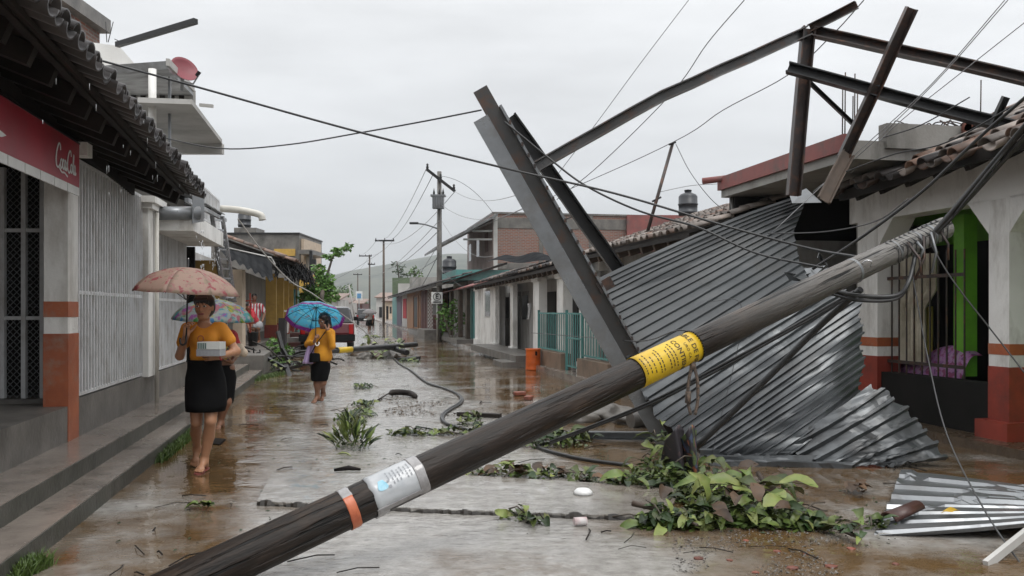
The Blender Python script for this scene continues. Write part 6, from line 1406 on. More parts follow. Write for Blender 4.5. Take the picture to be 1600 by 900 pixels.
# the box in her arm
bx = thing('carried_box', 'pale carton with dark printed end held against the orange tee', 'box', at(329, 547, Y0 - .25))
a, b_ = at(311, 557, Y0 - .23), at(347.5, 545, Y0 - .23)
mb = MB(); mb.box(a.x, b_.x, Y0 - .30, Y0 - .14, at(0, 556, Y0 - .23).z, at(0, 545.5, Y0 - .23).z); obj('lower_box', mb, M['grey_cloth'], bx)
mb = MB(); mb.box(a.x + .01, b_.x, Y0 - .305, Y0 - .14, at(0, 545.3, Y0 - .23).z, at(0, 534, Y0 - .23).z); obj('upper_box', mb, M['card_white'], bx)
mb = MB()
for i in range(5): mb.box(a.x + .015 + i * .016, a.x + .025 + i * .016, Y0 - .308, Y0 - .30, at(0, 544.5, Y0 - .23).z, at(0, 535.5, Y0 - .23).z)
obj('dark_print', mb, mat('print_green', (.05, .10, .09), .5), bx, kind='stuff')
mb = MB()
for i in range(17): mb.box(a.x + .006 + i * .012, a.x + .011 + i * .012, Y0 - .304, Y0 - .298, at(0, 554, Y0 - .23).z, at(0, 547, Y0 - .23).z)
obj('stripe_print', mb, M['ink_grey'], bx, kind='stuff')
u1 = umbrella('umbrella', 'pink floral umbrella held by the front young woman', at(293.5, 418, Y0 - .12), (.06, -.0, 1), .475, .23, 'floral', at(291, 531, Y0 - .205), 'hair', 8)

# ---- woman right behind her, mostly hidden, colourful umbrella
Y1 = gy(668)
def J(px, py, dy=0.0): return np.array(at(px, py, Y1 + dy))
s = SDF(); A = head_sdf(s, J(342, 497, .05), (-.1, -1, -.2), k=.98); s.cap(J(343, 506, .05), J(344, 520, .05), .045, .05, .03)
s.cap(J(328, 524, .03), J(360, 524, .03), .06, .06, .05); s.ell(J(345, 542, .03), (.15, .10, .18), None, .05); s.ell(J(347, 577, .03), (.155, .12, .14), None, .05)
shR, elR, haR = J(364, 526, .03), J(371, 552, .05), J(362, 566, -.12); s.chain([shR, elR, haR], [.045, .036, .026], .025); hand_sdf(s, haR, (-.8, -.5, .2), (0, .3, 1), -1, .7)
shL, elL, haL = J(324, 526, .03), J(318, 552, .0), J(328, 540, -.2); s.chain([shL, elL, haL], [.045, .036, .026], .025); hand_sdf(s, haL, (.2, -.2, 1), (.9, 0, .2), 1, 1.1)
s.chain([J(338, 590, .03), J(340, 626, -.02), J(346, 660, .12)], [.085, .055, .032], .04); s.chain([J(356, 590, .03), J(354, 628, -.05), J(345, 658, -.02)], [.085, .055, .034], .04)
foot_sdf(s, J(346, 660, .12), (0, -1, -.25)); foot_sdf(s, J(345, 659, -.02), (-.05, -1, -.05))
w1 = obj('person', s.mesh(.009), M['skin_dark'], pivot=at(345, 668, Y1)); tag(w1, 'person in red and floral top half hidden behind the front young woman', 'person', 'people with umbrellas in the flooded street')
s = SDF(); s.ell(A(0, -.02, .04), (.087, .1, .09)); s.ell(A(0, -.05, -.04), (.085, .06, .11), None, .03); s.cut_ell(A(0, .115, -.05), (.072, .085, .105)); obj('hair', s.mesh(.009), M['hair'], w1)
s = SDF(); s.cap(J(328, 524, .03), J(361, 524, .03), .075, .075, .05); s.ell(J(345, 542, .03), (.165, .115, .18), None, .05); s.chain([shR, shR + (elR - shR) * .5], [.06, .068], .03); s.chain([shL, shL + (elL - shL) * .5], [.06, .068], .03); s.cut_plane(J(345, 572), (0, 0, -1)); s.cut_ell(J(343, 512, 0), (.07, .12, .05)); s2 = s.mesh(.01); sh = obj('top', s2, M['red_cloth'], w1)
s = SDF(); s.ell(J(345, 548, .0), (.168, .12, .15), None, .05); s.cut_plane(J(345, 574), (0, 0, -1)); s.cut_plane(J(345, 530), (0, 0, 1)); obj('floral_apron', s.mesh(.01), M['floral_top'], w1)
obj('skirt', loft([(J(346, 570, .03), (.15, 0, 0), (0, .12, 0)), (J(347, 590, .03), (.175, 0, 0), (0, .15, 0)), (J(346, 625, .0), (.15, 0, 0), (0, .15, 0)), (J(346, 630, .0), (.14, 0, 0), (0, .14, 0))], 30, .02), M['black_cloth'], w1)
s = SDF(); s.ell(J(374, 544, -.1), (.065, .06, .06)); s.ell(J(381, 551, -.12), (.05, .05, .055), None, .02); s.ell(J(370, 552, -.12), (.05, .05, .05), None, .02)
tag(obj('bread_bag', s.mesh(.009), M['cream'], pivot=J(374, 556, -.1)), 'cream bag of round buns under the second walker\'s arm', 'bag')
umbrella('umbrella', 'multicoloured patterned umbrella held low behind the front young woman', at(334, 467, Y1 - .28), (.05, -.05, 1), .50, .25, 'rainbow', at(330, 541, Y1 - .24), 'hair')

# ---- woman in the orange sweater on the phone, umbrella tipped back
Y2 = gy(629)
def J(px, py, dy=0.0): return np.array(at(px, py, Y2 + dy))
s = SDF(); A = head_sdf(s, J(506, 501, -.02), (-.45, -.85, -.28), k=1.0); s.cap(J(507, 507, .02), J(506, 516, .02), .046, .05, .03)
def torso2(s, g):
    s.cap(J(497, 519, .01), J(513, 519, .01), .066 + g, .066 + g, .05); s.ell(J(504, 530, .0), (.135 + g, .10 + g, .14 + g), None, .05); s.ell(J(503, 551, .0), (.14 + g, .11 + g, .15), None, .05)
torso2(s, 0); s.ell(J(501, 566, .0), (.15, .12, .12), None, .05)
shL, elL, haL = J(490, 520, .01), J(481, 538, -.04), J(491, 534, -.22); s.chain([shL, elL, haL], [.045, .038, .027], .025)
shR, elR, haR = J(518, 520, .01), J(519, 541, -.10), J(512, 515, -.19); s.chain([shR, elR, haR], [.045, .038, .026], .025)
hand_sdf(s, haL, (.35, -.3, .9), (.8, .3, .1), 1, 1.15); hand_sdf(s, haR, (-.35, .1, 1), (-.4, .8, .2), -1, .8)
s.chain([J(496, 575), J(496, 600, -.03), J(496, 618, .02)], [.085, .054, .033], .04); s.chain([J(506, 575), J(504, 598, -.02), J(505, 613, .22)], [.085, .054, .033], .04)
foot_sdf(s, J(496, 619.5, .02), (-.3, -1, -.12)); foot_sdf(s, J(505, 614, .22), (-.1, -.9, -.3))
w2 = obj('person', s.mesh(.0075), M['skin_dark'], pivot=at(500, 629, Y2)); tag(w2, 'woman in mustard sweater and black skirt talking on a phone under a blue umbrella', 'person', 'people with umbrellas in the flooded street')
face_parts(w2, A, 1.0, .006)
s = SDF(); s.ell(A(0, -.02, .042), (.087, .1, .09)); s.cap(A(0, -.06, 0), A(.0, -.085, -.22), .075, .05, .04); s.cap(A(-.07, -.02, 0), A(-.075, -.03, -.16), .03, .025, .02); s.cap(A(.07, -.02, 0), A(.07, .0, -.20), .03, .028, .02); s.cut_ell(A(0, .115, -.05), (.068, .085, .10)); obj('hair', s.mesh(.008), M['hair'], w2)
s = SDF(); torso2(s, .014); s.chain([shL, elL, haL + (elL - haL) * .12], [.058, .05, .038], .03); s.chain([shR, elR, haR + (elR - haR) * .12], [.058, .05, .038], .03); s.ell(J(503, 558, .0), (.158, .128, .13), None, .05); s.cut_plane(J(500, 564), (0, 0, -1)); s.cut_ell(J(506, 510, -.03), (.065, .1, .045)); obj('sweater', s.mesh(.0085), M['sweater_orange'], w2)
obj('skirt', loft([(J(502, 560, 0), (.135, 0, 0), (0, .115, 0)), (J(501, 575, 0), (.155, 0, 0), (0, .135, 0)), (J(499, 592, -.01), (.135, 0, 0), (0, .13, 0)), (J(499, 595, -.01), (.12, 0, 0), (0, .12, 0))], 32, .015, 6), M['black_cloth'], w2)
mb = MB(); W = frame_y(Vector(J(509.5, 507, -.19)), (.1, .0, 1), (-.4, -.9, 0)); mb.box(-.035, .035, -.07, .07, -.005, .005, W); tag(obj('phone', mb, M['glass_dark'], pivot=J(510, 507, -.19)), 'dark phone held to the face of the woman in the mustard sweater', 'phone')
hb = thing('handbag', 'black handbag hanging on a strap before the mustard sweater', 'handbag', J(492, 560, -.16))
mb = MB(); a, b_ = at(484, 566, Y2 - .16), at(500, 552, Y2 - .16)
mb.lathe([(0, 0), (.082, .0), (.088, .02), (.08, .12), (.07, .14), (0, .145)], ((a.x + b_.x) / 2, Y2 - .17, a.z), 14, Matrix.Diagonal((1, .45, 1, 1))); obj('pouch', mb, M['black_cloth'], hb)
mb = MB(); mb.tube([J(486, 553, -.17), J(494, 538, -.18), J(508, 519, -.12), J(514, 513, -.02)], .009, 5); obj('strap', mb, M['black'], hb)
def lil(s_, t_): return Vector(J(486 - 2 * t_ + 8 * (s_ - .5) * (1 + t_ * .9) - 4 * t_, 535 + 33 * t_, -.08 + .03 * math.sin(s_ * 12)))
mb = MB(); mb.grid(lil, 14, 10); o = tag(obj('lilac_shawl', mb, M['lilac_cloth'], pivot=J(480, 568, -.08)), 'lilac cloth hanging from the arm of the woman on the phone', 'cloth'); md = o.modifiers.new('solid', 'SOLIDIFY'); md.thickness = .02
SGH[0] = -1
hub = at(493.5, 480.5, Y2 + .22); axu = Vector((-.03, .50, .86))
umbrella('umbrella', 'blue printed umbrella with violet border tipped back by the woman on the phone', hub, axu, .475, .20, 'blue_print', at(493, 537, Y2 - .235), 'hook_white', 10, 'violet_border')

# ---- two people at work on the porch
Y3 = 27.6
def J(px, py, dy=0.0): return np.array(at(px, py, Y3 + dy))
s = SDF(); A = head_sdf(s, J(397.5, 465, 0), (.25, -1, -.1), k=1.0); s.cap(J(397.5, 470), J(397, 476), .05, .055, .03); s.cap(J(391, 478), J(405, 478), .075, .075, .05); s.ell(J(398, 490), (.17, .12, .25), None, .05); s.ell(J(397, 505), (.16, .12, .15), None, .05)
shR, elR, haR = J(408, 478), J(413, 490, .0), J(410, 502, -.2); shL, elL, haL = J(388, 479), J(384, 492, -.1), J(392, 500, -.25)
for a in ((shR, elR, haR), (shL, elL, haL)): s.chain(a, [.055, .042, .03], .025)
hand_sdf(s, haR, (-.5, -.5, -.5), (-.5, .3, 0), 1, .8); hand_sdf(s, haL, (.5, -.5, -.5), (.5, .3, 0), -1, .8)
zf = H + 0
def Jz(px, z, dy=0.0): return np.array((at(px, 0, Y3 + dy).x, Y3 + dy, z))
for x, d in ((393, .0), (402, .03)): s.chain([J(x, 510, d), Jz(x - 1, .92 if 0 else .86, d - .05), Jz(x, .56, d)], [.09, .06, .04], .04); foot_sdf(s, Jz(x, .56, d), (.1, -1, -.05))
m1 = obj('person', s.mesh(.012), M['skin_dark'], pivot=Jz(398, .5)); tag(m1, 'man in red and white striped shirt standing on the porch by the yellow columns', 'person', 'people on the porch')
face_parts(m1, A, 1.0, .008)
s = SDF(); s.ell(A(0, -.02, .045), (.082, .097, .082)); s.cut_ell(A(0, .115, -.05), (.08, .09, .11)); s.cut_plane(A(0, 0, -.02), (0, 0, -1)); obj('hair', s.mesh(.01), M['hair'], m1)
M['striped'] = bpy.data.materials.new('striped_shirt'); M['striped'].use_nodes = True
N_, L_, B_ = nodes_of(M['striped']); t_ = N_.new('ShaderNodeTexCoord'); w_ = N_.new('ShaderNodeTexWave'); w_.inputs['Scale'].default_value = 3.6; w_.bands_direction = 'X'; L_.new(t_.outputs['Object'], w_.inputs['Vector'])
r_ = N_.new('ShaderNodeMapRange'); r_.inputs['From Min'].default_value = .45; r_.inputs['From Max'].default_value = .55; L_.new(w_.outputs['Fac'], r_.inputs['Value'])
x_ = N_.new('ShaderNodeMix'); x_.data_type = 'RGBA'; x_.inputs[6].default_value = (.42, .03, .05, 1); x_.inputs[7].default_value = (.6, .58, .58, 1); L_.new(r_.outputs[0], x_.inputs[0]); L_.new(x_.outputs[2], B_.inputs['Base Color']); B_.inputs['Roughness'].default_value = .8
s = SDF(); s.cap(J(391, 478), J(405, 478), .09, .09, .05); s.ell(J(398, 490), (.185, .135, .25), None, .05); s.ell(J(397, 503), (.175, .135, .15), None, .05); s.chain([shR, shR + (elR - shR) * .7], [.075, .075], .03); s.chain([shL, shL + (elL - shL) * .7], [.075, .075], .03); s.cut_plane(J(397, 510), (0, 0, -1)); s.cut_ell(J(397.5, 472, -.05), (.07, .1, .06)); obj('shirt', s.mesh(.012), M['striped'], m1)
s = SDF(); s.ell(J(397, 508), (.17, .13, .12), None, .05)
for x, d in ((393, .0), (402, .03)): s.cap(J(x, 510, d), Jz(x - 1, .84, d - .05), .105, .085, .05)
obj('shorts', s.mesh(.012), M['black_cloth'], m1)
Y3 = 26.4
s = SDF(); A = head_sdf(s, J(384, 478, -.25), (-.2, -.75, -.6), (0, -.45, .9), k=1.0); s.cap(J(386, 481, -.18), J(390, 485, -.05), .05, .06, .03)
s.cap(J(389, 487, -.02), J(398, 503, .12), .125, .13, .06); s.ell(J(401, 508, .15), (.17, .15, .15), None, .05)
shR, elR, haR = J(395, 489, -.1), J(395, 503, -.25), J(391, 514, -.35); shL, elL, haL = J(384, 487, -.1), J(385, 500, -.3), J(389, 513, -.38)
for a in ((shR, elR, haR), (shL, elL, haL)): s.chain(a, [.05, .04, .028], .025)
hand_sdf(s, haR, (-.2, -.2, -1), (-1, 0, 0), 1, .9); hand_sdf(s, haL, (.2, -.2, -1), (1, 0, 0), -1, .9)
for x, kx, d in ((397, 394, .05), (404, 402, .15)): s.chain([J(x, 511, d), Jz(kx, .93, d - .12), Jz(kx + 3, .56, d + .1)], [.095, .062, .04], .04); foot_sdf(s, Jz(kx + 3, .55, d + .1), (-.1, -1, -.03))
m2 = obj('person', s.mesh(.012), M['skin_dark'], pivot=Jz(395, .48)); tag(m2, 'person in red top and grey shorts bending over a black bucket', 'person', 'people on the porch')
face_parts(m2, A, 1.0, .008)
s = SDF(); s.ell(A(0, -.02, .045), (.083, .1, .085)); s.cut_ell(A(0, .115, -.05), (.078, .09, .11)); s.ell(A(0, -.07, -.03), (.06, .05, .06), None, .03); obj('hair', s.mesh(.01), M['hair'], m2)
s = SDF(); s.cap(J(388, 486, -.03), J(397, 502, .11), .142, .147, .06); s.chain([shR, shR + (elR - shR) * .55], [.07, .068], .03); s.chain([shL, shL + (elL - shL) * .55], [.07, .068], .03); obj('top', s.mesh(.012), M['red_cloth'], m2)
s = SDF(); s.ell(J(401, 508, .15), (.185, .165, .15), None, .05)
for x, kx, d in ((397, 394, .05), (404, 402, .15)): s.cap(J(x, 511, d), Jz(kx, .98, d - .11), .11, .085, .05)
obj('shorts', s.mesh(.012), M['grey_cloth'], m2)
bk_ = thing('black_bucket', 'black bucket on the porch edge before the bending person', 'bucket', at(395, 541, 24.9))
mb = MB(); mb.lathe([(0, .01), (.115, .01), (.15, .38), (.158, .38), (.158, .40), (.145, .40), (.11, .03), (0, .03)], at(395, 541, 24.9), 20); obj('pail', mb, M['rubber'], bk_)
p = at(395, 541, 24.9) + Vector((0, 0, .39)); mb = MB(); mb.tube([p + Vector((.15 * math.cos(a), 0, .14 * math.sin(a))) for a in [i * math.pi / 10 for i in range(11)]], .008, 5); obj('handle', mb, M['dark_steel'], bk_)

# ---- far walker
Y4 = gy(518)
def J(px, py, dy=0.0): return np.array(at(px, py, Y4 + dy))
s = SDF(); A = head_sdf(s, J(577, 486, 0), (0, -1, 0), k=1.05); s.cap(J(577, 488), J(577, 491), .05, .05, .03); s.cap(J(573.5, 492), J(580.5, 492), .08, .08, .05); s.ell(J(577, 496), (.18, .13, .25), None, .05); s.ell(J(577, 503), (.18, .13, .16), None, .05)
s.chain([J(573, 492), J(571, 497, -.1), J(575, 494, -.3)], [.05, .04, .03]); s.chain([J(581, 492), J(582.5, 498, 0), J(582, 503, -.1)], [.05, .04, .03]); hand_sdf(s, J(575, 494, -.3), (0, 0, 1), (1, 0, 0), 1, 1.0, 1.2); hand_sdf(s, J(582, 503, -.1), (0, 0, -1), (-1, 0, 0), -1, .5, 1.2)
for x, d in ((576, 0), (578.5, .2)): s.chain([J(x, 504, d), J(x, 511, d - .05), J(x - .3, 516.6, d)], [.09, .06, .04], .04); foot_sdf(s, J(x - .3, 516.6, d), (0, -1, 0))
m3 = obj('person', s.mesh(.02), M['skin_dark'], pivot=J(577, 518)); tag(m3, 'distant walker in white top and dark skirt under a pale umbrella', 'person', 'people with umbrellas in the flooded street')
s = SDF(); s.ell(A(0, -.02, .045), (.09, .1, .09)); s.cut_ell(A(0, .115, -.05), (.08, .09, .11)); obj('hair', s.mesh(.015), M['hair'], m3)
s = SDF(); s.cap(J(573.5, 492), J(580.5, 492), .1, .1, .05); s.ell(J(577, 496), (.2, .15, .25), None, .05); s.cut_plane(J(577, 501), (0, 0, -1)); obj('top', s.mesh(.018), M['white_cloth'], m3)
obj('skirt', loft([(J(577, 500), (.19, 0, 0), (0, .15, 0)), (J(577, 505), (.24, 0, 0), (0, .19, 0)), (J(577, 509), (.25, 0, 0), (0, .2, 0))], 20), M['black_cloth'], m3)
umbrella('umbrella', 'pale grey umbrella over the distant walker', at(577, 483.5, Y4 - .3), (0, -.1, 1), .52, .24, 'pinkish', at(575.5, 494, Y4 - .3), 'hair')
# ------------------------------------------------------------------ vehicles
def suv(label, loc, rot, paint, wd=1.80, ht=1.60, ln=4.5):
    t = thing('parked_car', label, 'car', loc, Matrix.Rotation(rot, 3, 'Z'), 'cars parked along the street'); W = MW[t.name]
    k = ht / 1.60
    low = [(-.02, .46), (-.06, .70), (0, 1.02), (3.05, 1.05), (4.25, .95), (4.45, .80), (4.45, .45), (3.9, .36), (.3, .36)]
    up = [(0.02, 1.02), (.22, 1.52), (.45, 1.585), (2.2, 1.60), (2.5, 1.55), (3.15, 1.04)]
    def shell(prof, wf):
        mb = MB(); n = len(prof); nx = 6; vs = []
        for i in range(nx + 1):
            x = -1 + 2 * i / nx
            for y, z in prof:
                w = wf(z); inset = .04 * (abs(x) > .99); cy = ln / 4.5
                vs.append(W @ Vector((x * w, (y + (inset if y < 2 else -inset)) * cy, z * k + (-inset * .6 if z > 1.4 else 0))))
        fs = [(i * n + j, i * n + (j + 1) % n, (i + 1) * n + (j + 1) % n, (i + 1) * n + j) for i in range(nx) for j in range(n)]
        fs += [tuple(range(n))[::-1], tuple(range(nx * n, nx * n + n))]
        mb.add(vs, fs, False); return mb
    hw = wd / 2
    body = obj('body', shell(low, lambda z: hw * (1 - .05 * max(0, .7 - z))), M[paint], t); bv = body.modifiers.new('bev', 'BEVEL'); bv.width = .03; bv.segments = 2; bv.limit_method = 'ANGLE'
    cabw = lambda z: hw * (.97 - .28 * max(0, z - 1.02))
    cab = obj('cabin', shell(up, cabw), M['car_dark'], t); bv = cab.modifiers.new('bev', 'BEVEL'); bv.width = .03; bv.segments = 2; bv.limit_method = 'ANGLE'
    def panel(name, pts, mt, parent, nrm): mb = MB(); mb.poly([W @ Vector((x, y * ln / 4.5, z * k)) for x, y, z in pts], .02, W.to_3x3() @ Vector(nrm)); return obj(name, mb, M[mt], parent)
    panel('rear_window', [(-.80, .026, 1.05), (.80, .026, 1.05), (.70, .207, 1.535), (-.70, .207, 1.535)], 'glass_dark', cab, (0, -.93, .37))
    panel('windscreen', [(.70, 3.09, 1.10), (-.70, 3.09, 1.10), (-.60, 2.55, 1.53), (.60, 2.55, 1.53)], 'glass_dark', cab, (0, .63, .77))
    for s_ in (-1, 1):
        for y0, y1 in ((.38, 1.15), (1.25, 2.0), (2.1, 2.85)):
            top = 1.49; x0, x1 = s_ * (cabw(1.12) + .012), s_ * (cabw(top) + .012); ye = y1 if y1 < 2.5 else 2.52
            q = [(x0, y0, 1.12), (x0, y1, 1.12), (x1, ye, top), (x1, y0 + .04, top)]
            panel('side_window', q if s_ > 0 else q[::-1], 'glass_dark', cab, (s_, 0, .3))
        mb = MB(); mb.box(s_ * (hw - .11) - .07, s_ * (hw - .11) + .07, -.065, .05, .66 * k, .98 * k, W); obj('tail_lamp', mb, M['lamp_red'], body)
        mb = MB(); mb.box(s_ * (hw - .22) - .14, s_ * (hw - .22) + .14, ln - .1, ln + .0, .66 * k, .82 * k, W); obj('headlight', mb, M['chrome'], body)
        mb = MB(); mb.box(s_ * (hw + .0), s_ * (hw + .16), 2.75, 2.88, 1.08 * k, 1.22 * k, W) if s_ > 0 else mb.box(s_ * (hw + .16), s_ * hw, 2.75, 2.88, 1.08 * k, 1.22 * k, W); obj('mirror', mb, M['black'], body)
        for y in (.85, 3.6):
            mb = MB(); Wr = W @ Matrix.Translation((s_ * (hw - .12), y * ln / 4.5, .36)) @ Matrix.Rotation(math.pi / 2, 4, 'Y'); mb.lathe([(.0, -.11), (.27, -.11), (.35, -.09), (.36, 0), (.35, .09), (.27, .11), (0, .11)], n=24, M=Wr); w = obj('wheel', mb, M['rubber'], t)
            mb = MB(); mb.lathe([(0, -.115), (.21, -.115), (.22, -.10), (.22, .10), (.21, .115), (0, .115)], n=20, M=Wr); obj('rim', mb, M['chrome'], w)
    mb = MB(); mb.box(-hw - .02, hw + .02, -.20, .02, .42 * k, .64 * k, W); obj('rear_bumper', mb, M['black'], t)
    mb = MB(); mb.box(-hw, hw, ln - .1, ln + .1, .40 * k, .62 * k, W); obj('front_bumper', mb, M['black'], t)
    mb = MB(); mb.box(-.17, .17, -.225, -.20, .47 * k, .59 * k, W); obj('number_plate', mb, M['sign_white'], t)
    mb = MB(); mb.box(-.2, .2, -.075, -.05, .78 * k, .83 * k, W); obj('tailgate_handle', mb, M['black'], body)
    return t
suv('dark red car with black rear bumper behind the blue umbrella', P(uv(at(515, 0, 30))[0], -.50, 0), math.atan(.189), 'car_red')
suv('dark car standing far off on the street beside the distant walker', at(571, 485, 90) * 1 - Vector((0, 0, at(571, 485, 90).z)), math.atan(.16), 'car_dark')

# ------------------------------------------------------------------ trees and plants
def leaf_quads(mb, c, r, n, size, flat=.8):
    for _ in range(n):
        v = Vector((rnd(-1, 1), rnd(-1, 1), rnd(-1, 1)))
        if v.length > 1: v.normalize(); v *= rnd(.6, 1)
        p = Vector(c) + Vector((v.x * r[0], v.y * r[1], v.z * r[2])); s = size * rnd(.6, 1.3)
        a = Vector((rnd(-1, 1), rnd(-1, 1), rnd(-.7, .4))).normalized(); b_ = a.cross(Vector((rnd(-1, 1), rnd(-1, 1), rnd(.2, 1)))).normalized()
        mb.add([p, p + a * s * .5 + b_ * s * .26, p + a * s, p + a * s * .5 - b_ * s * .26], [(0, 1, 2, 3)], False)
def tree(name, label, base, limbs, blobs, lm, lsize, dens, w=.16):
    t = thing(name, label, 'tree', base); base = Vector(base); mb = MB(); mb.tube(spline([base] + limbs[0], 4), [w * (1 - .6 * i / (len(limbs[0]) * 4)) for i in range(len(limbs[0]) * 4 + 1)], 8); tr = obj('trunk', mb, M['bark'], t)
    for l in limbs[1:]: mb = MB(); q = spline(l, 4); mb.tube(q, [w * .5 * (1 - .7 * i / (len(q) - 1)) for i in range(len(q))], 6); obj('limb', mb, M['bark'], tr)
    mb = MB()
    for c, r in blobs: leaf_quads(mb, c, r, int(dens * r[0] * r[2]), lsize)
    obj('crown', mb, M[lm], t); return t
def blob(px, py, Y, rx, ry): s = Y / F; return (at(px, py, Y), (rx * s, rx * s * .8, ry * s))
YT = 45
tree('street_tree', 'bright green tree with one high leaning branch beyond the yellow house', ground(500, 517), [[at(502, 480, YT), at(505, 450, YT), at(512, 432, YT)], [at(508, 440, YT), at(516, 414, YT), at(522, 398, YT), at(540, 385, YT)], [at(506, 450, YT), at(495, 432, YT), at(492, 420, YT)]],
     [blob(498, 420, YT, 10, 9), blob(514, 400, YT, 8, 5), blob(529, 393, YT, 10, 7), blob(543, 386, YT, 7, 6), blob(506, 436, YT, 15, 14), blob(496, 458, YT, 24, 14), blob(514, 452, YT, 10, 10), blob(490, 474, YT, 22, 12), blob(524, 390, YT, 5, 4), blob(500, 432, YT, 7, 12), blob(486, 455, YT, 14, 12), blob(510, 444, YT, 12, 9), blob(520, 463, YT, 10, 8), blob(478, 466, YT, 12, 10), blob(500, 470, YT, 18, 9)], 'bright_leaf', .22, 1500)
YP = 110
tree('pine_tree', 'dark ragged windblown tree behind the grey walled building', at(626, 480, YP), [[at(624, 440, YP), at(620, 408, YP)], [at(622, 425, YP), at(632, 415, YP)]], [blob(622, 425, YP, 9, 4), blob(632, 430, YP, 9, 5), blob(628, 417, YP, 7, 3), blob(617, 413, YP, 4, 4), blob(627, 437, YP, 8, 4)], 'pine', .42, 160)
tree('round_tree', 'small round green tree above the grey flat roof', at(648, 470, 105), [[at(648, 440, 105), at(648, 425, 105)]], [blob(648, 425, 105, 9, 8), blob(654, 428, 105, 7, 5)], 'tree_leaf', .4, 190)
for i, (px, py, Y, rx, ry, lab) in enumerate([(528, 462, 240, 14, 12, 'dark green tree at the foot of the hill beside the pale house'), (548, 470, 210, 12, 10, 'broad green tree closing the street beneath the hill'), (537, 452, 280, 16, 8, 'faded tree on the lower hill slope'), (566, 476, 230, 8, 8, 'green tree beside the smallest utility pole')]):
    tree('distant_tree', lab, at(px, 487, Y), [[at(px, 478, Y), at(px, py, Y)]], [blob(px, py, Y, rx, ry), blob(px + 7, py + 5, Y, rx * .7, ry * .8), blob(px - 8, py + 4, Y, rx * .7, ry * .7)], 'tree_leaf', 1.0, 16, .25)
def plant(name, label, base, blobs, lm, size, dens, stems=8, cat='shrub'):
    t = thing(name, label, cat, base); b_ = Vector(base)
    for _ in range(stems):
        c, r = random.choice(blobs); q = Vector(c) + Vector((rnd(-1, 1) * r[0], rnd(-1, 1) * r[1], rnd(-.5, .6) * r[2])); mb = MB(); p0 = b_ + Vector((rnd(-.3, .3) * r[0], rnd(-.2, .2), 0)); mb.tube([p0, p0.lerp(q, .5) + Vector((0, 0, .05)), q], .008, 4); obj('stem', mb, M['bark'], t)
    mb = MB()
    for c, r in blobs: leaf_quads(mb, c, r, int(dens * r[0] * r[2]), size)
    obj('foliage', mb, M[lm], t); return t
plant('porch_bush', 'leafy bright green bush growing between the wooden porch posts', ground(705, 534, .1), [blob(694, 498, 40, 10, 22), blob(708, 480, 40, 9, 14), blob(712, 505, 40, 12, 16), blob(690, 478, 40.5, 5, 10), blob(722, 498, 40, 8, 14)], 'bright_leaf', .20, 700, 12)
plant('kerb_bush', 'fresh green bush by the broken wall edge of the porch', at(436, 578, 23), [blob(428, 535, 23, 13, 9), blob(440, 550, 23, 14, 10), blob(424, 552, 23, 12, 9), blob(452, 548, 23, 10, 9), blob(434, 564, 22.5, 18, 7)], 'bright_leaf', .10, 3600, 12)
def grass_strip(label, a, b_, wid, n, hgt):
    mb = MB()
    for _ in range(n):
        p = ground(*a).lerp(ground(*b_), random.random()) + Vector((rnd(-1, 1) * wid, rnd(-1, 1) * wid, 0)); d = Vector((rnd(-.6, .6), rnd(-.6, .6), 1)).normalized() * hgt * rnd(.4, 1.2); w = Vector((rnd(-1, 1), rnd(-1, 1), 0)).normalized() * .006
        m_ = p + d * .55; mb.add([p - w, p + w, m_ + w * .7, p + d + Vector((d.x, d.y, 0)) * .4, m_ - w * .7], [(0, 1, 2, 4), (4, 2, 3)], False)
    tag(obj('grass', mb, M['grass']), label, None, None, 'stuff')
grass_strip('wet green grass tuft along the kerb by the front walker', (243, 722), (300, 676), .09, 2600, .10)
grass_strip('grass tuft at the near end of the steps', (18, 905), (62, 885), .07, 900, .09)
grass_strip('grass tuft at the porch wall foot', (385, 598), (440, 585), .12, 700, .10)

# ------------------------------------------------------------------ storm debris on the street
def leaf_mesh(L=.16, W=.05, bend=.4, fold=.25):
    mb = MB(); n = 6; vs = []
    for i in range(n + 1):
        t = i / n; w = W * math.sin(math.pi * min(1, t * .93 + .04)) ** .8; z = bend * L * (t * (1 - t)) - .3 * bend * L * t * t
        cu = noise.noise(Vector((t * 3, L * 90, W * 300))) * .5; sw = noise.noise(Vector((t * 2, W * 700, L * 50))) * L * .18
        for sx in (-1, 0, 1): vs.append((sx * w * (1 - .35 * abs(cu)) + sw, t * L, z + fold * w * abs(sx) * (1.2 + 2 * cu) + cu * sx * w * .8))
    mb.add(vs, [(i * 3 + j, i * 3 + j + 1, i * 3 + j + 4, i * 3 + j + 3) for i in range(n) for j in (0, 1)], True)
    mb.tube([(0, -.15 * L, -.01), (0, .0, 0), (0, L * .9, bend * L * .05 - .004)], .0022, 4, False); return mb.mesh('leaf')
def leaf_kinds(ls, ws, mats):
    out = []
    for _ in range(4):
        me = leaf_mesh(ls * rnd(.8, 1.25), ws * rnd(.8, 1.2), rnd(.1, .9), rnd(.1, .6))
        for m_ in mats: c = me.copy(); c.materials.append(M[m_]); out.append(c)
    return out
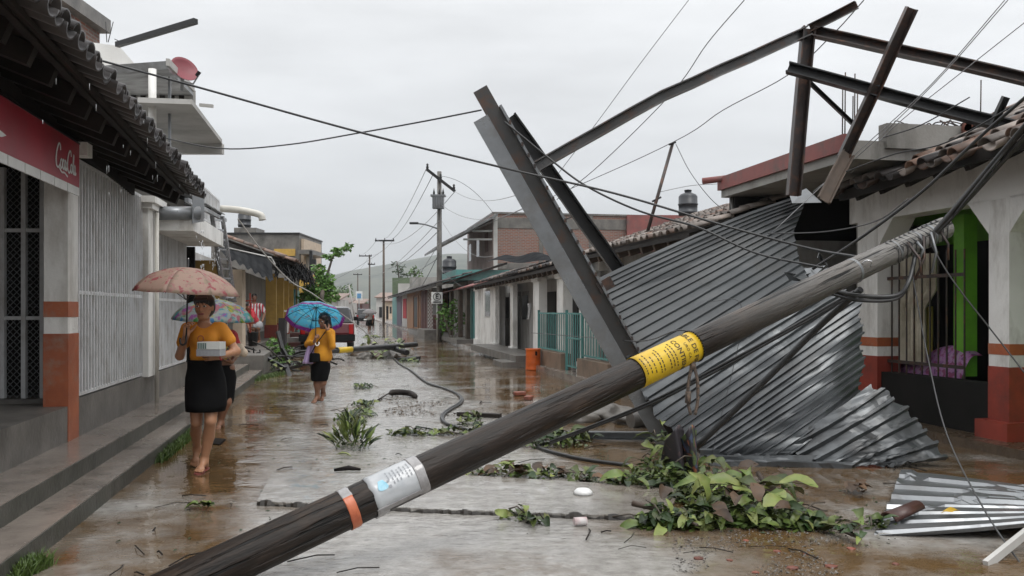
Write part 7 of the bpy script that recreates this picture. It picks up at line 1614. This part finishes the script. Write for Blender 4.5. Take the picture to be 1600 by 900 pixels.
def heap(name, label, centres, n, kinds, small=0, group='heaps of storm torn leaves', tilt=.7, twigs=6, smat='leaf_a', upw=False):
    """centres: (point, (rx, ry, h))"""
    c0 = Vector(centres[0][0]); t = thing(name, label, 'leaf heap', (c0.x, c0.y, 0), None, group)
    def spot():
        c, r = random.choice(centres); a, q = rnd(0, 6.283), math.sqrt(random.random()); x, y = q * math.cos(a) * r[0], q * math.sin(a) * r[1]
        return Vector(c) + Vector((x, y, r[2] * (1 - q * q) * rnd(.35, 1.0) + .015)), Vector((x, y, 0))
    for _ in range(n):
        p, o_ = spot(); a = rnd(0, 6.283); y = Vector((math.cos(a), math.sin(a), rnd(-.35, tilt))); 
        if upw: y = Vector((o_.x * 2 + rnd(-.25, .25), o_.y * 2 + rnd(-.25, .25), rnd(.15, .6)))
        W = frame_y(p, y, Vector((rnd(-.6, .6), rnd(-1.0, .3), 1))) @ Matrix.Scale(rnd(.7, 1.2), 4); inst('leaf', random.choice(kinds), W, t)
    if small:
        mb = MB()
        for _ in range(small):
            p, o_ = spot(); s = rnd(.03, .085); a = Vector((rnd(-1, 1), rnd(-1, 1), rnd(-.3, .5))).normalized(); b_ = a.cross(Vector((rnd(-.5, .5), rnd(-.5, .5), 1))).normalized(); p.z *= rnd(.2, .9)
            mb.add([p, p + a * s * .5 + b_ * s * .3, p + a * s, p + a * s * .5 - b_ * s * .3], [(0, 1, 2, 3)], False)
        obj('leaf_litter', mb, M[smat], t, kind='stuff')
    for _ in range(twigs):
        p, o_ = spot(); d = Vector((rnd(-1, 1), rnd(-1, 1), rnd(-.1, .3))); mb = MB(); q = p + d * rnd(.1, .35); q.z = max(.01, q.z); mb.tube([p, p.lerp(q, .5) + Vector((0, 0, .03)), q], .006, 5); obj('twig', mb, M['bark'], t)
    return t
def g2(px, py): p = ground(px, py); p.z = 0; return p
big = leaf_kinds(.18, .036, ['leaf_a', 'leaf_a', 'leaf_b', 'leaf_dark', 'leaf_dark']); med = leaf_kinds(.12, .028, ['leaf_a', 'leaf_b', 'leaf_dark']); broad = leaf_kinds(.23, .06, ['leaf_b', 'leaf_a']); brown = leaf_kinds(.17, .045, ['leaf_brown'])
h1 = heap('leaf_heap', 'biggest heap of torn green leaves at the foot of the girder', [(g2(1045, 745), (.34, .3, .48)), (g2(1035, 760), (.45, .2, .2)), (g2(1110, 782), (.36, .26, .26)), (g2(1160, 800), (.4, .24, .2)), (g2(1110, 815), (.42, .2, .13)), (g2(1215, 820), (.32, .18, .12)), (g2(1060, 822), (.3, .12, .08))],
     225, big + med, 3600, twigs=26, tilt=.3)
MW_h1 = h1
for _ in range(16): inst('leaf', random.choice(broad), frame_y(g2(rnd(1090, 1230), rnd(770, 825)) + Vector((0, 0, rnd(.1, .25))), Vector((rnd(-1, 1), rnd(-1, .4), rnd(-.2, .3))), Vector((rnd(-.3, .3), -.5, 1))), h1)
for _ in range(12): inst('leaf', random.choice(brown), frame_y(g2(rnd(1040, 1280), rnd(765, 830)) + Vector((0, 0, rnd(.05, .25))), Vector((rnd(-1, 1), rnd(-1, .4), rnd(-.2, .4))), Vector((rnd(-.3, .3), -.6, 1))), h1, label='brown withered leaf')
def cl_(s, t): p = g2(1030 + 48 * s, 745); return p + Vector((.0, -.1 * math.sin(t * 3), .02 + .32 * t * (.5 + .5 * s) + .05 * math.sin(s * 9)))
for c_, a, b_ in (('dark_rag_cloth', 1028, 1060), ('printed_rag_cloth', 1052, 1082)):
    mt = cell_material(c_, (.03, .025, .03), [(.30, .10, .05), (.10, .14, .05), (.06, .08, .14)] if a > 1040 else [(.08, .05, .05)], 14, .55)
    mb = MB(); mb.grid(lambda s, t: g2(a + (b_ - a) * (s + .2 * t * (1 if a < 1040 else .6)), 746) + Vector((0, -.18 + .10 * math.sin(s * 5 + t * 3), .02 + .46 * t * (.72 + .28 * math.sin(s * 2.6)))), 18, 14)
    o = tag(obj('rag', mb, mt, pivot=g2(a, 746)), 'dark wet rag caught in the biggest leaf heap' if a < 1040 else 'multicoloured printed rag hanging by the girder foot', 'rag'); md = o.modifiers.new('solid', 'SOLIDIFY'); md.thickness = .012
for q, lab in (([(1185, 762), (1215, 800), (1260, 820), (1345, 852)], 'long dark branch trailing from the leaf heap towards the zinc sheet'), ([(988, 812), (1040, 818), (1090, 832)], 'thin bare stick in front of the biggest leaf heap')):
    mb = MB(); pts = [g2(*x) + Vector((0, 0, .10 * (1 - i / len(q)) + .015)) for i, x in enumerate(q)]; sp_ = spline(pts, 6); mb.tube(sp_, [.022 * (1 - .6 * i / len(sp_)) for i in range(len(sp_))], 7); br = tag(obj('branch', mb, M['wood_brown'], pivot=pts[0]), lab, 'branch')
    for i in range(16):
        p = random.choice(sp_[len(sp_) // 3:]); W = frame_y(p, (rnd(-1, 1), rnd(-1, 1), rnd(-.1, .5)), (0, -.3, 1)) @ Matrix.Scale(.75, 4); inst('leaf', random.choice(med), W, br)
thin_ = leaf_kinds(.19, .016, ['leaf_a', 'leaf_b', 'leaf_dark', 'leaf_a'])
heap('leaf_heap', 'upright tuft of narrow leaves standing in the middle puddle', [(g2(550, 700), (.19, .16, .22)), (g2(545, 685), (.12, .1, .30))], 90, thin_, 120, tilt=1.6, twigs=5, upw=True)
heap('leaf_heap', 'scattered green sprig behind the upright tuft', [(g2(560, 648), (.22, .3, .08)), (g2(548, 660), (.22, .2, .08)), (g2(568, 634), (.15, .2, .05))], 60, med, 250, twigs=5)
heap('leaf_heap', 'small green sprig near the walker in mustard', [(g2(566, 607), (.14, .18, .08))], 22, med, 60, twigs=2)
heap('leaf_heap', 'green sprig and twigs by the bend of the black cables', [(g2(735, 664), (.16, .2, .14)), (g2(700, 678), (.5, .12, .05)), (g2(650, 680), (.35, .1, .03))], 60, med, 220, twigs=8)
heap('leaf_heap', 'line of leaves and sticks in front of the pole on the smooth slab', [(g2(770, 742), (.3, .1, .06)), (g2(820, 745), (.35, .1, .07)), (g2(880, 745), (.3, .1, .05)), (g2(930, 755), (.2, .08, .05))], 70, med + brown, 200, twigs=10)
heap('leaf_heap', 'leafy branch behind the pole near the ground beam', [(g2(860, 698), (.4, .16, .10)), (g2(890, 690), (.25, .15, .12))], 60, med + big, 160, twigs=6)
heap('leaf_heap', 'little leafy scrap on the grey slab under the pole', [(g2(820, 812), (.12, .05, .04)), (g2(838, 818), (.08, .04, .03))], 12, med, 30, twigs=3)
heap('leaf_heap', 'green leaf scraps beside the flat zinc sheet', [(g2(1368, 826), (.14, .08, .10)), (g2(1285, 828), (.12, .1, .06))], 26, med, 60, twigs=3)
heap('leaf_heap', 'wet leaves in the far puddle before the debris pile', [(g2(600, 560), (.35, .5, .06)), (g2(636, 566), (.35, .5, .06))], 30, big, 100, twigs=3)
heap('leaf_heap', 'weeds scattered on the far road near the distant walker', [(g2(585, 528), (.7, 1.0, .06))], 25, broad, 60, twigs=2)
for px, py, lab in ((548, 716, 'single green leaf floating left of the notice'), (320, 795, 'green leaves in the brown puddle near the steps')):
    mb = MB(); t = thing('floating_leaf', lab, 'leaf', g2(px, py))
    for k in range(1 if px > 500 else 6): inst('leaf_blade', random.choice(med), frame_y(g2(px, py) + Vector((rnd(-.06, .06) if k else 0, rnd(-.05, .05) if k else 0, .02)), (rnd(-1, 1), rnd(-.4, .4), .1), (0, 0, 1)), t)
yl = thing('yellow_leaf', 'single yellow leaf lying on the flat zinc sheet', 'leaf', at(1475, 805, 6.1)); me = leaf_mesh(.125, .026, .2, .1); me.materials.append(M['leaf_yellow']); inst('leaf_blade', me, frame_y(at(1475, 806, 6.02) + Vector((0, 0, .03)), (1, .28, .03), (0, -.3, 1)), yl)
def curved_tile(px, py, lab, rot, z=.03):
    W = Matrix.Translation(g2(px, py) + Vector((0, 0, z))) @ Matrix.Rotation(rot, 4, 'Z') @ Matrix.Rotation(.2, 4, 'X') @ Matrix.Scale(.72, 4); me = TILE.copy(); me.materials.append(M['rust_steel'] if 0 else M['tile_red']); o = link_mesh('broken_roof_tile', me, None, None, W); tag(o, lab, 'roof tile')
M['tile_red'] = mat('tile_red', (.075, .028, .02), .4, (.04, .018, .015), 6, .03, 40)
curved_tile(1388, 822, 'broken dark red roof tile leaning on the flat zinc sheet', -1.1, .04)
t = thing('withered_leaves', 'withered brown leaves lying before the torn fan sheet', 'leaf', g2(1338, 772))
for k in range(6): inst('leaf_blade', random.choice(brown), frame_y(g2(1338 + rnd(-14, 14), 772 + rnd(-4, 4)) + Vector((0, 0, .03)), (rnd(-1, 1), rnd(-1, 1), .2), (0, 0, 1)), t)
# brick bits and gravel on the near mud
mb = MB()
for _ in range(1500):
    p = g2(rnd(1050, 1330), rnd(828, 899)); f = noise.noise(Vector((p.x * 2.2, p.y * 2.2, 4)))
    if f < -.05: continue
    s = rnd(.004, .014); p.z = s * .3; q = [p + Vector((rnd(-s, s), rnd(-s, s), rnd(-s, s) * .6)) for _ in range(4)]; mb.add(q, [(0, 1, 2), (0, 2, 3), (0, 3, 1), (1, 3, 2)], False)
tag(obj('gravel', mb, M['stone']), 'fine gravel washed over the mud before the leaf heap', None, None, 'stuff')
def chunk(r, seed, fl=.6):
    bm = bmesh.new(); bmesh.ops.create_icosphere(bm, subdivisions=1 if fl < .4 else 3, radius=1)
    for v in bm.verts: v.co *= 1 + .5 * noise.noise(v.co * 1.7 + Vector((seed, seed, 0))); v.co.z *= fl
    me = bpy.data.meshes.new('chunk'); bm.to_mesh(me); bm.free(); me.transform(Matrix.Scale(r, 4)); return me
CH = [(1092, 873, .045, 'flat pale brick chip at the near edge of the gravel'), (1140, 876, .03, 'small brick chip beside the gravel'), (1238, 888, .05, 'brightest red brick chip in the gravel'), (1300, 886, .05, 'long brick chip right of the gravel'), (1330, 858, .035, 'brick chip behind the gravel near the trailing branch'), (1215, 862, .035, 'brick chip in the middle of the gravel'), (1180, 895, .03, 'brick chip at the bottom frame edge'), (1260, 866, .028, 'tiny brick chip beyond the brightest one'), (1165, 845, .025, 'tiny brick chip by the leaf heap'), (1400, 882, .03, 'brick chip before the flat zinc sheet')]
for i, (px, py, r, lab) in enumerate(CH):
    me = chunk(r * .75, i * 3.1, .35); me.materials.append(M['brick_red']); tag(link_mesh('brick_chip', me, None, None, Matrix.Translation(g2(px, py) + Vector((0, 0, .002)))), lab, 'brick chip', 'brick chips on the mud')
for i, (px, py, sx, lab) in enumerate(((812, 618, .2, 'broken red brick lying in the puddle behind the pole'), (826, 625, .17, 'smaller red brick half sunk behind the pole'))):
    mb = MB(); W = Matrix.Translation(g2(px, py)) @ Matrix.Rotation(.3 + i, 4, 'Z'); mb.box(-sx / 2, sx / 2, -.06, .06, 0, .07, W); o = tag(obj('broken_brick', mb, M['brick_red']), lab, 'brick'); bv = o.modifiers.new('b', 'BEVEL'); bv.width = .012
mb = MB(); mb.lathe([(0, .036), (.045, .036), (.064, .02), (.074, .003), (.079, .003), (.068, .025), (.048, .042), (0, .042)], g2(911, 778) + Vector((0, 0, .03)), 24); tag(obj('foam_bowl', mb, M['foam']), 'upturned white foam bowl in the puddle under the pole', 'bowl')
mb = MB(); p = g2(905, 822); mb.tube([p + Vector((-.035, 0, .03)), p + Vector((.05, .02, .03))], .028, 12); tag(obj('crushed_cup', mb, mat('pink_cup', (.6, .42, .42), .4, (.65, .63, .62), 14)), 'crushed pinkish cup lying below the foam bowl', 'cup')
mb = MB(); W = Matrix.Translation(g2(339, 694) + Vector((0, 0, .02))) @ Matrix.Rotation(-.5, 4, 'Z') @ Matrix.Rotation(.5, 4, 'X'); mb.box(-.09, .09, -.05, .05, 0, .02, W); tag(obj('wood_scrap', mb, M['wood_dark']), 'dark scrap of wood in the water by the front walker', 'wood scrap')
mb = MB(); p = g2(545, 738); mb.tube([p + Vector((-.13, 0, .02)), p + Vector((0, 0, .04)), p + Vector((.1, .03, .02))], [.014, .025, .012], 6); tag(obj('bark_scrap', mb, M['wood_dark']), 'curled dark bark scrap below the upright leaf tuft', 'bark scrap')
for px0, px1, py, lab in ((712, 790, 648, 'dark plank floating by the cable bend'), (520, 560, 600, 'dark palm sheath drifting near the walker in mustard')):
    pass
mb = MB(); mb.bar(g2(716, 650) + Vector((0, 0, .03)), g2(782, 653) + Vector((0, 0, .03)), .10, .05); tag(obj('floating_plank', mb, M['wood_dark']), 'dark plank floating by the bend of the cables', 'plank')
mb = MB(); mb.tube(spline([g2(590, 627) + Vector((0, 0, .02)), g2(612, 620) + Vector((0, 0, .07)), g2(640, 620) + Vector((0, 0, .06)), g2(650, 623) + Vector((0, 0, .02))], 5), [.012] * 5 + [.05] * 10 + [.02], 8); tag(obj('palm_sheath', mb, M['wood_dark']), 'dark curled palm sheath in the middle of the road', 'palm sheath')
mb = MB()
for _ in range(900):
    p = g2(rnd(590, 720), rnd(612, 650)); f = noise.noise(Vector((p.x * 1.1, p.y * .8, 1)))
    if f < 0: continue
    s = rnd(.01, .04); p.z = 0; q = [p + Vector((rnd(-s, s), rnd(-s, s), rnd(0, s) * .7)) for _ in range(4)]; mb.add(q, [(0, 1, 2), (0, 2, 3), (0, 3, 1), (1, 3, 2)], False)
tag(obj('mud_crumbs', mb, M['mud']), 'crumbs of mud and litter around the cables on the road', None, None, 'stuff')
for i in range(2):
    q = [g2(x + 2.5 * i, y + i) + Vector((0, 0, .02)) for x, y in ((608, 552), (622, 568), (640, 579), (654, 590), (668, 600), (690, 607), (710, 615), (720, 623), (718, 631), (704, 640), (693, 648), (690, 656), (697, 664), (718, 671), (745, 678))]
    mb = MB(); mb.tube(spline(q, 5), .021 - .005 * i, 7); tag(obj('road_cable', mb, M['cable']), 'thick black cable snaking over the flooded road from the debris pile' if i == 0 else 'thinner black cable snaking alongside the thick one on the road', 'cable')
for q_, lab, r in (([(400, 730, 0), (560, 738, 0), (640, 745, 0)], '', 0), ([(880, 690), (840, 700), (900, 718), (985, 730)], 'black hose curling on the ground behind the pole', .022), ([(650, 668), (690, 675), (735, 682), (790, 688)], 'thin black cable stretched along the wet road', .010), ([(970, 812), (1010, 805), (1060, 815)], 'thin black wire lying before the leaf heap', .005)):
    if r: mb = MB(); mb.tube(spline([g2(*x[:2]) + Vector((0, 0, .015)) for x in q_], 6), r, 6); tag(obj('ground_cable', mb, M['cable']), lab, 'cable')
# muddy lumps and pipes behind the pole, under the sheet edge
for i, (px, py, r, lab) in enumerate(((905, 658, .22, 'pale muddy rubble lump behind the fallen pole'), (955, 655, .30, 'biggest grey rubble lump beside the girder foot'), (985, 662, .2, 'rubble lump touching the girder foot'), (930, 640, .24, 'rubble lump behind the others near the plinth'))):
    me = chunk(r, 40 + i * 5, .55); me.materials.append(M['stone']); me.polygons.foreach_set('use_smooth', [True] * len(me.polygons)); tag(link_mesh('rubble_lump', me, None, None, Matrix.Translation(g2(px, py) + Vector((0, 0, .04)))), lab, 'rubble', 'rubble by the girder foot')
mb = MB(); mb.tube([g2(985, 668) + Vector((0, 0, .09)), g2(1040, 664) + Vector((0, 0, .12))], .1, 14); tag(obj('pipe_stub', mb, M['wall_concrete']), 'fat grey pipe stub by the girder foot', 'pipe')
# second broken pole and the debris heap in mid street
bp_ = thing('broken_street_pole', 'broken dark pole with a yellow band lying across the far road', 'utility pole', g2(520, 572))
a, b_ = at(436, 582, 22.8) , at(650, 547, 27); a.z, b_.z = .32, .42
mb = MB(); mb.tube([a.lerp(b_, i / 10) for i in range(11)], .078, 14); obj('shaft', mb, M['cable'], bp_)
q0, q1 = a.lerp(b_, (519 - 436) / 214), a.lerp(b_, (540 - 436) / 214); mb = MB(); mb.tube([q0, q1], .082, 16); obj('yellow_band', mb, M['label_yellow'], bp_)
for i, (pts, w, lab, mt) in enumerate([([(434, 518, 22.5), (441, 545, 22.3), (455, 572, 22.2)], .13, 'black broken timber standing up from the debris by the porch', 'dark_steel'),
     ([(396, 588, 21), (413, 572, 21), (412, 553, 21.2)], .12, 'bent wet timber with pale top leaning at the wall end', 'wood_dark'), ([(410, 555, 21.2), (428, 566, 21), (446, 576, 20.8)], .12, 'black bar sloping down from the bent timber', 'dark_steel'),
     ([(362, 572, 20.6), (398, 578, 20.6)], .13, 'black bar lying along the low wall foot', 'dark_steel'), ([(394, 592, 19.8), (440, 578, 20.8), (500, 563, 22.5)], .12, 'long wet timber lying over the kerb towards the walker', 'wood_dark'),
     ([(447, 572, 21.4), (453, 591, 19.8)], .14, 'short wet stub pointing at the road by the timbers', 'dark_steel'), ([(458, 580, 21.6), (490, 588, 20.8)], .14, 'black beam half sunk beside the walker', 'dark_steel'), ([(455, 570, 22.4), (480, 566, 23)], .10, 'grey bar on top of the timbers', 'grey_metal')]):
    mb = MB(); q = [at(*p) for p in pts]
    for p, r in zip(q[:-1], q[1:]): mb.bar(p, r, w * .65, w * .65)
    tag(obj('broken_timber', mb, M[mt], pivot=q[0]), lab, 'timber', 'broken timbers at the porch end')
db = thing('debris_pile', 'muddy pile of rubble, branches and pipe pieces in mid road', 'debris pile', g2(600, 556))
for i, (px, py, r) in enumerate(((563, 556, .30), (578, 553, .36), (592, 552, .42), (606, 550, .45), (620, 552, .36), (632, 555, .30), (586, 560, .26), (612, 560, .28), (570, 561, .2), (626, 561, .2))):
    me = chunk(r, 60 + i * 4, .7); me.materials.append(M['stone'] if i % 3 else M['mud']); me.polygons.foreach_set('use_smooth', [True] * len(me.polygons)); inst('rubble_lump', me, Matrix.Translation(g2(px, py) + Vector((0, 0, .05 + .12 * (i in (2, 3, 4))))), db)
for i in range(14):
    p = g2(rnd(562, 636), rnd(550, 562)) + Vector((0, 0, rnd(.1, .4))); mb = MB(); mb.tube([p, p + Vector((rnd(-.5, .5), rnd(-.4, .4), rnd(-.05, .25)))], rnd(.012, .03), 5); obj('stick', mb, M['wood_dark'], db)
mb = MB(); mb.tube([at(602, 540, 27) , at(636, 551, 25.5)], .08, 10); obj('pipe_piece', mb, M['dark_steel'], db)
for _ in range(60): p = g2(rnd(560, 638), rnd(551, 564)) + Vector((0, 0, rnd(.1, .45))); inst('leaf', random.choice(broad), frame_y(p, (rnd(-1, 1), rnd(-1, 1), rnd(-.2, .5)), (0, -.3, 1)), db)
mb = MB(); mb.bar(g2(628, 565) + Vector((0, 0, .05)), g2(650, 562) + Vector((0, 0, .05)), .3, .1); tag(obj('black_block', mb, M['rubber']), 'black flat block in the water beside the debris pile', 'block')
# painted ramp, crate and small things by the yellow house
rp = thing('striped_steps', 'red and white striped entrance steps beyond the bush', 'steps', at(465, 530, 33))
for i in range(4):
    a, b_ = at(444 + 3 * i, 545 - 9 * i, 31 + i), at(486, 541 - 8 * i, 31 + i); mb = MB(); mb.box(a.x, b_.x, 31 + i, 32 + i, 0, .14 + .15 * i); obj('step', mb, M['far_red'] if i % 2 else M['far_white'], rp)
mb = MB(); a, b_ = at(435, 520, 27), at(445, 497, 27); mb.box(a.x, b_.x, 27, 27.25, .3, b_.z); tag(obj('black_post', mb, M['rubber']), 'black square post standing behind the kerb bush', 'post')
mb = MB(); mb.bar(at(449, 520, 27.5), at(452, 486, 27.5), .05); mb.bar(at(444, 486, 27.5), at(456, 487, 27.5), .05); tag(obj('white_pipe_frame', mb, M['far_white']), 'thin white pipe frame beside the blue umbrella', 'pipe')
wst = thing('leaning_white_pole', 'thin white pole leaning by the red car', 'pole', at(556, 510, 34)); mb = MB(); mb.tube([at(557, 512, 34), at(545, 445, 34)], .03, 6); obj('pipe', mb, M['far_white'], wst)
sp2 = thing('blue_street_sign', 'white street sign with blue square far down the street', 'sign', at(561, 490, 120))
mb = MB(); a, b_ = at(556, 469, 120), at(566, 455, 120); mb.box(a.x, b_.x, 120, 120.1, a.z, b_.z); obj('plate', mb, M['sign_white'], sp2)
mb = MB(); a, b_ = at(558, 466, 119.9), at(564, 458.5, 119.9); mb.box(a.x, b_.x, 119.9, 119.98, a.z, b_.z); obj('blue_square', mb, mat('sign_blue', (.10, .28, .50), .5), sp2)
mb = MB(); mb.tube([at(561, 500, 120.05), at(561, 468, 120.05)], .07, 6); obj('post', mb, M['grey_metal'], sp2)
# rain dripping off the eaves
mb = MB()
for _ in range(36):
    u = rnd(.0, 1); p = E0.lerp(E3, u) + Vector((rnd(.0, .12), 0, -rnd(.03, 2.4) * random.random())); L_ = rnd(.02, .06); mb.tube([p, p + Vector((0, 0, -L_))], .0014, 4)
for px, Y, z0, n in ((317, 12.0, 2.55, 50), (338, 14, 2.4, 60), (330, 14.2, 2.4, 60)):
    for _ in range(n): p = at(px + rnd(-6, 6), 400, Y); p.z = rnd(.6, z0); mb.tube([p, p + Vector((0, 0, -rnd(.02, .05)))], .004, 4)
tag(obj('rain_drops', mb, mat('water_drop', (.8, .82, .85), .05, spec=.8)), 'rain drops falling from the tiled eave', None, None, 'stuff')

# small storm litter strewn over the whole street
mb = MB()
for _ in range(1500):
    Y = 5 + 26 * random.random() ** 1.6; v = rnd(-1.6, 5.2); p = P(Y, v, .004)
    if noise.noise(Vector((p.x * .7, p.y * .5, 8))) < -.05: continue
    s = rnd(.008, .045); a = rnd(0, 6.283); d = Vector((math.cos(a), math.sin(a), rnd(0, .3))); w = Vector((-d.y, d.x, 0)) * rnd(.12, .35)
    mb.add([p, p + d * s * .5 + w * s + Vector((0, 0, .006)), p + d * s, p + d * s * .5 - w * s], [(0, 1, 2, 3)], False)
tag(obj('leaf_bits', mb, M['leaf_dark']), 'small torn leaf bits strewn over the wet street', None, None, 'stuff')
mb = MB()
for _ in range(170):
    Y = 5 + 26 * random.random() ** 1.6; p = P(Y, rnd(-1.6, 5.2), .01); a = rnd(0, 6.283); q = p + Vector((math.cos(a), math.sin(a), 0)) * rnd(.05, .35); mb.tube([p, p.lerp(q, .5) + Vector((rnd(-.03, .03), rnd(-.03, .03), .012)), q], rnd(.002, .006), 4)
tag(obj('twig_litter', mb, M['wood_dark']), 'thin twigs strewn over the wet street', None, None, 'stuff')

bt = thing('branch_tangle', 'dark tangle of broken branches and wires at the porch end behind the walker', 'branches', g2(450, 582))
for i in range(34):
    p = at(rnd(395, 520), 0, rnd(20.5, 23.5)); p.z = rnd(.02, .35); a = rnd(0, 6.283); L_ = rnd(.4, 1.3); q = p + Vector((math.cos(a) * L_, math.sin(a) * L_ * .6, rnd(-.1, .45))); q.z = max(.02, q.z)
    mb = MB(); mb.tube(spline([p, p.lerp(q, .35) + Vector((rnd(-.1, .1), 0, rnd(0, .12))), p.lerp(q, .7) + Vector((0, 0, rnd(0, .12))), q], 4), rnd(.008, .028), 5); obj('branch', mb, M['wood_dark'] if i % 3 else M['cable'], bt)
for _ in range(46):
    p = at(rnd(400, 515), 0, rnd(20.5, 23.5)); p.z = rnd(.03, .3); inst('leaf', random.choice(med), frame_y(p, (rnd(-1, 1), rnd(-1, 1), rnd(-.3, .4)), (0, -.3, 1)) @ Matrix.Scale(1.4, 4), bt)
# ------------------------------------------------------------------ rainy air between the eye and the hill
mb = MB(); mb.box(-1300, 1300, -70, 2300, -4, 120)
hz = obj('haze', mb, bpy.data.materials.new('haze_air')); hz['kind'] = 'stuff'; hz['label'] = 'thin rainy haze over the street and hill'
hm = hz.data.materials[0]; hm.use_nodes = True; hn = hm.node_tree; hn.nodes.clear()
ho = hn.nodes.new('ShaderNodeOutputMaterial'); hv = hn.nodes.new('ShaderNodeVolumePrincipled')
hv.inputs['Color'].default_value = (.86, .89, .92, 1); hv.inputs['Density'].default_value = HAZE = .00033; hv.inputs['Anisotropy'].default_value = .1
hn.links.new(hv.outputs[0], ho.inputs['Volume'])
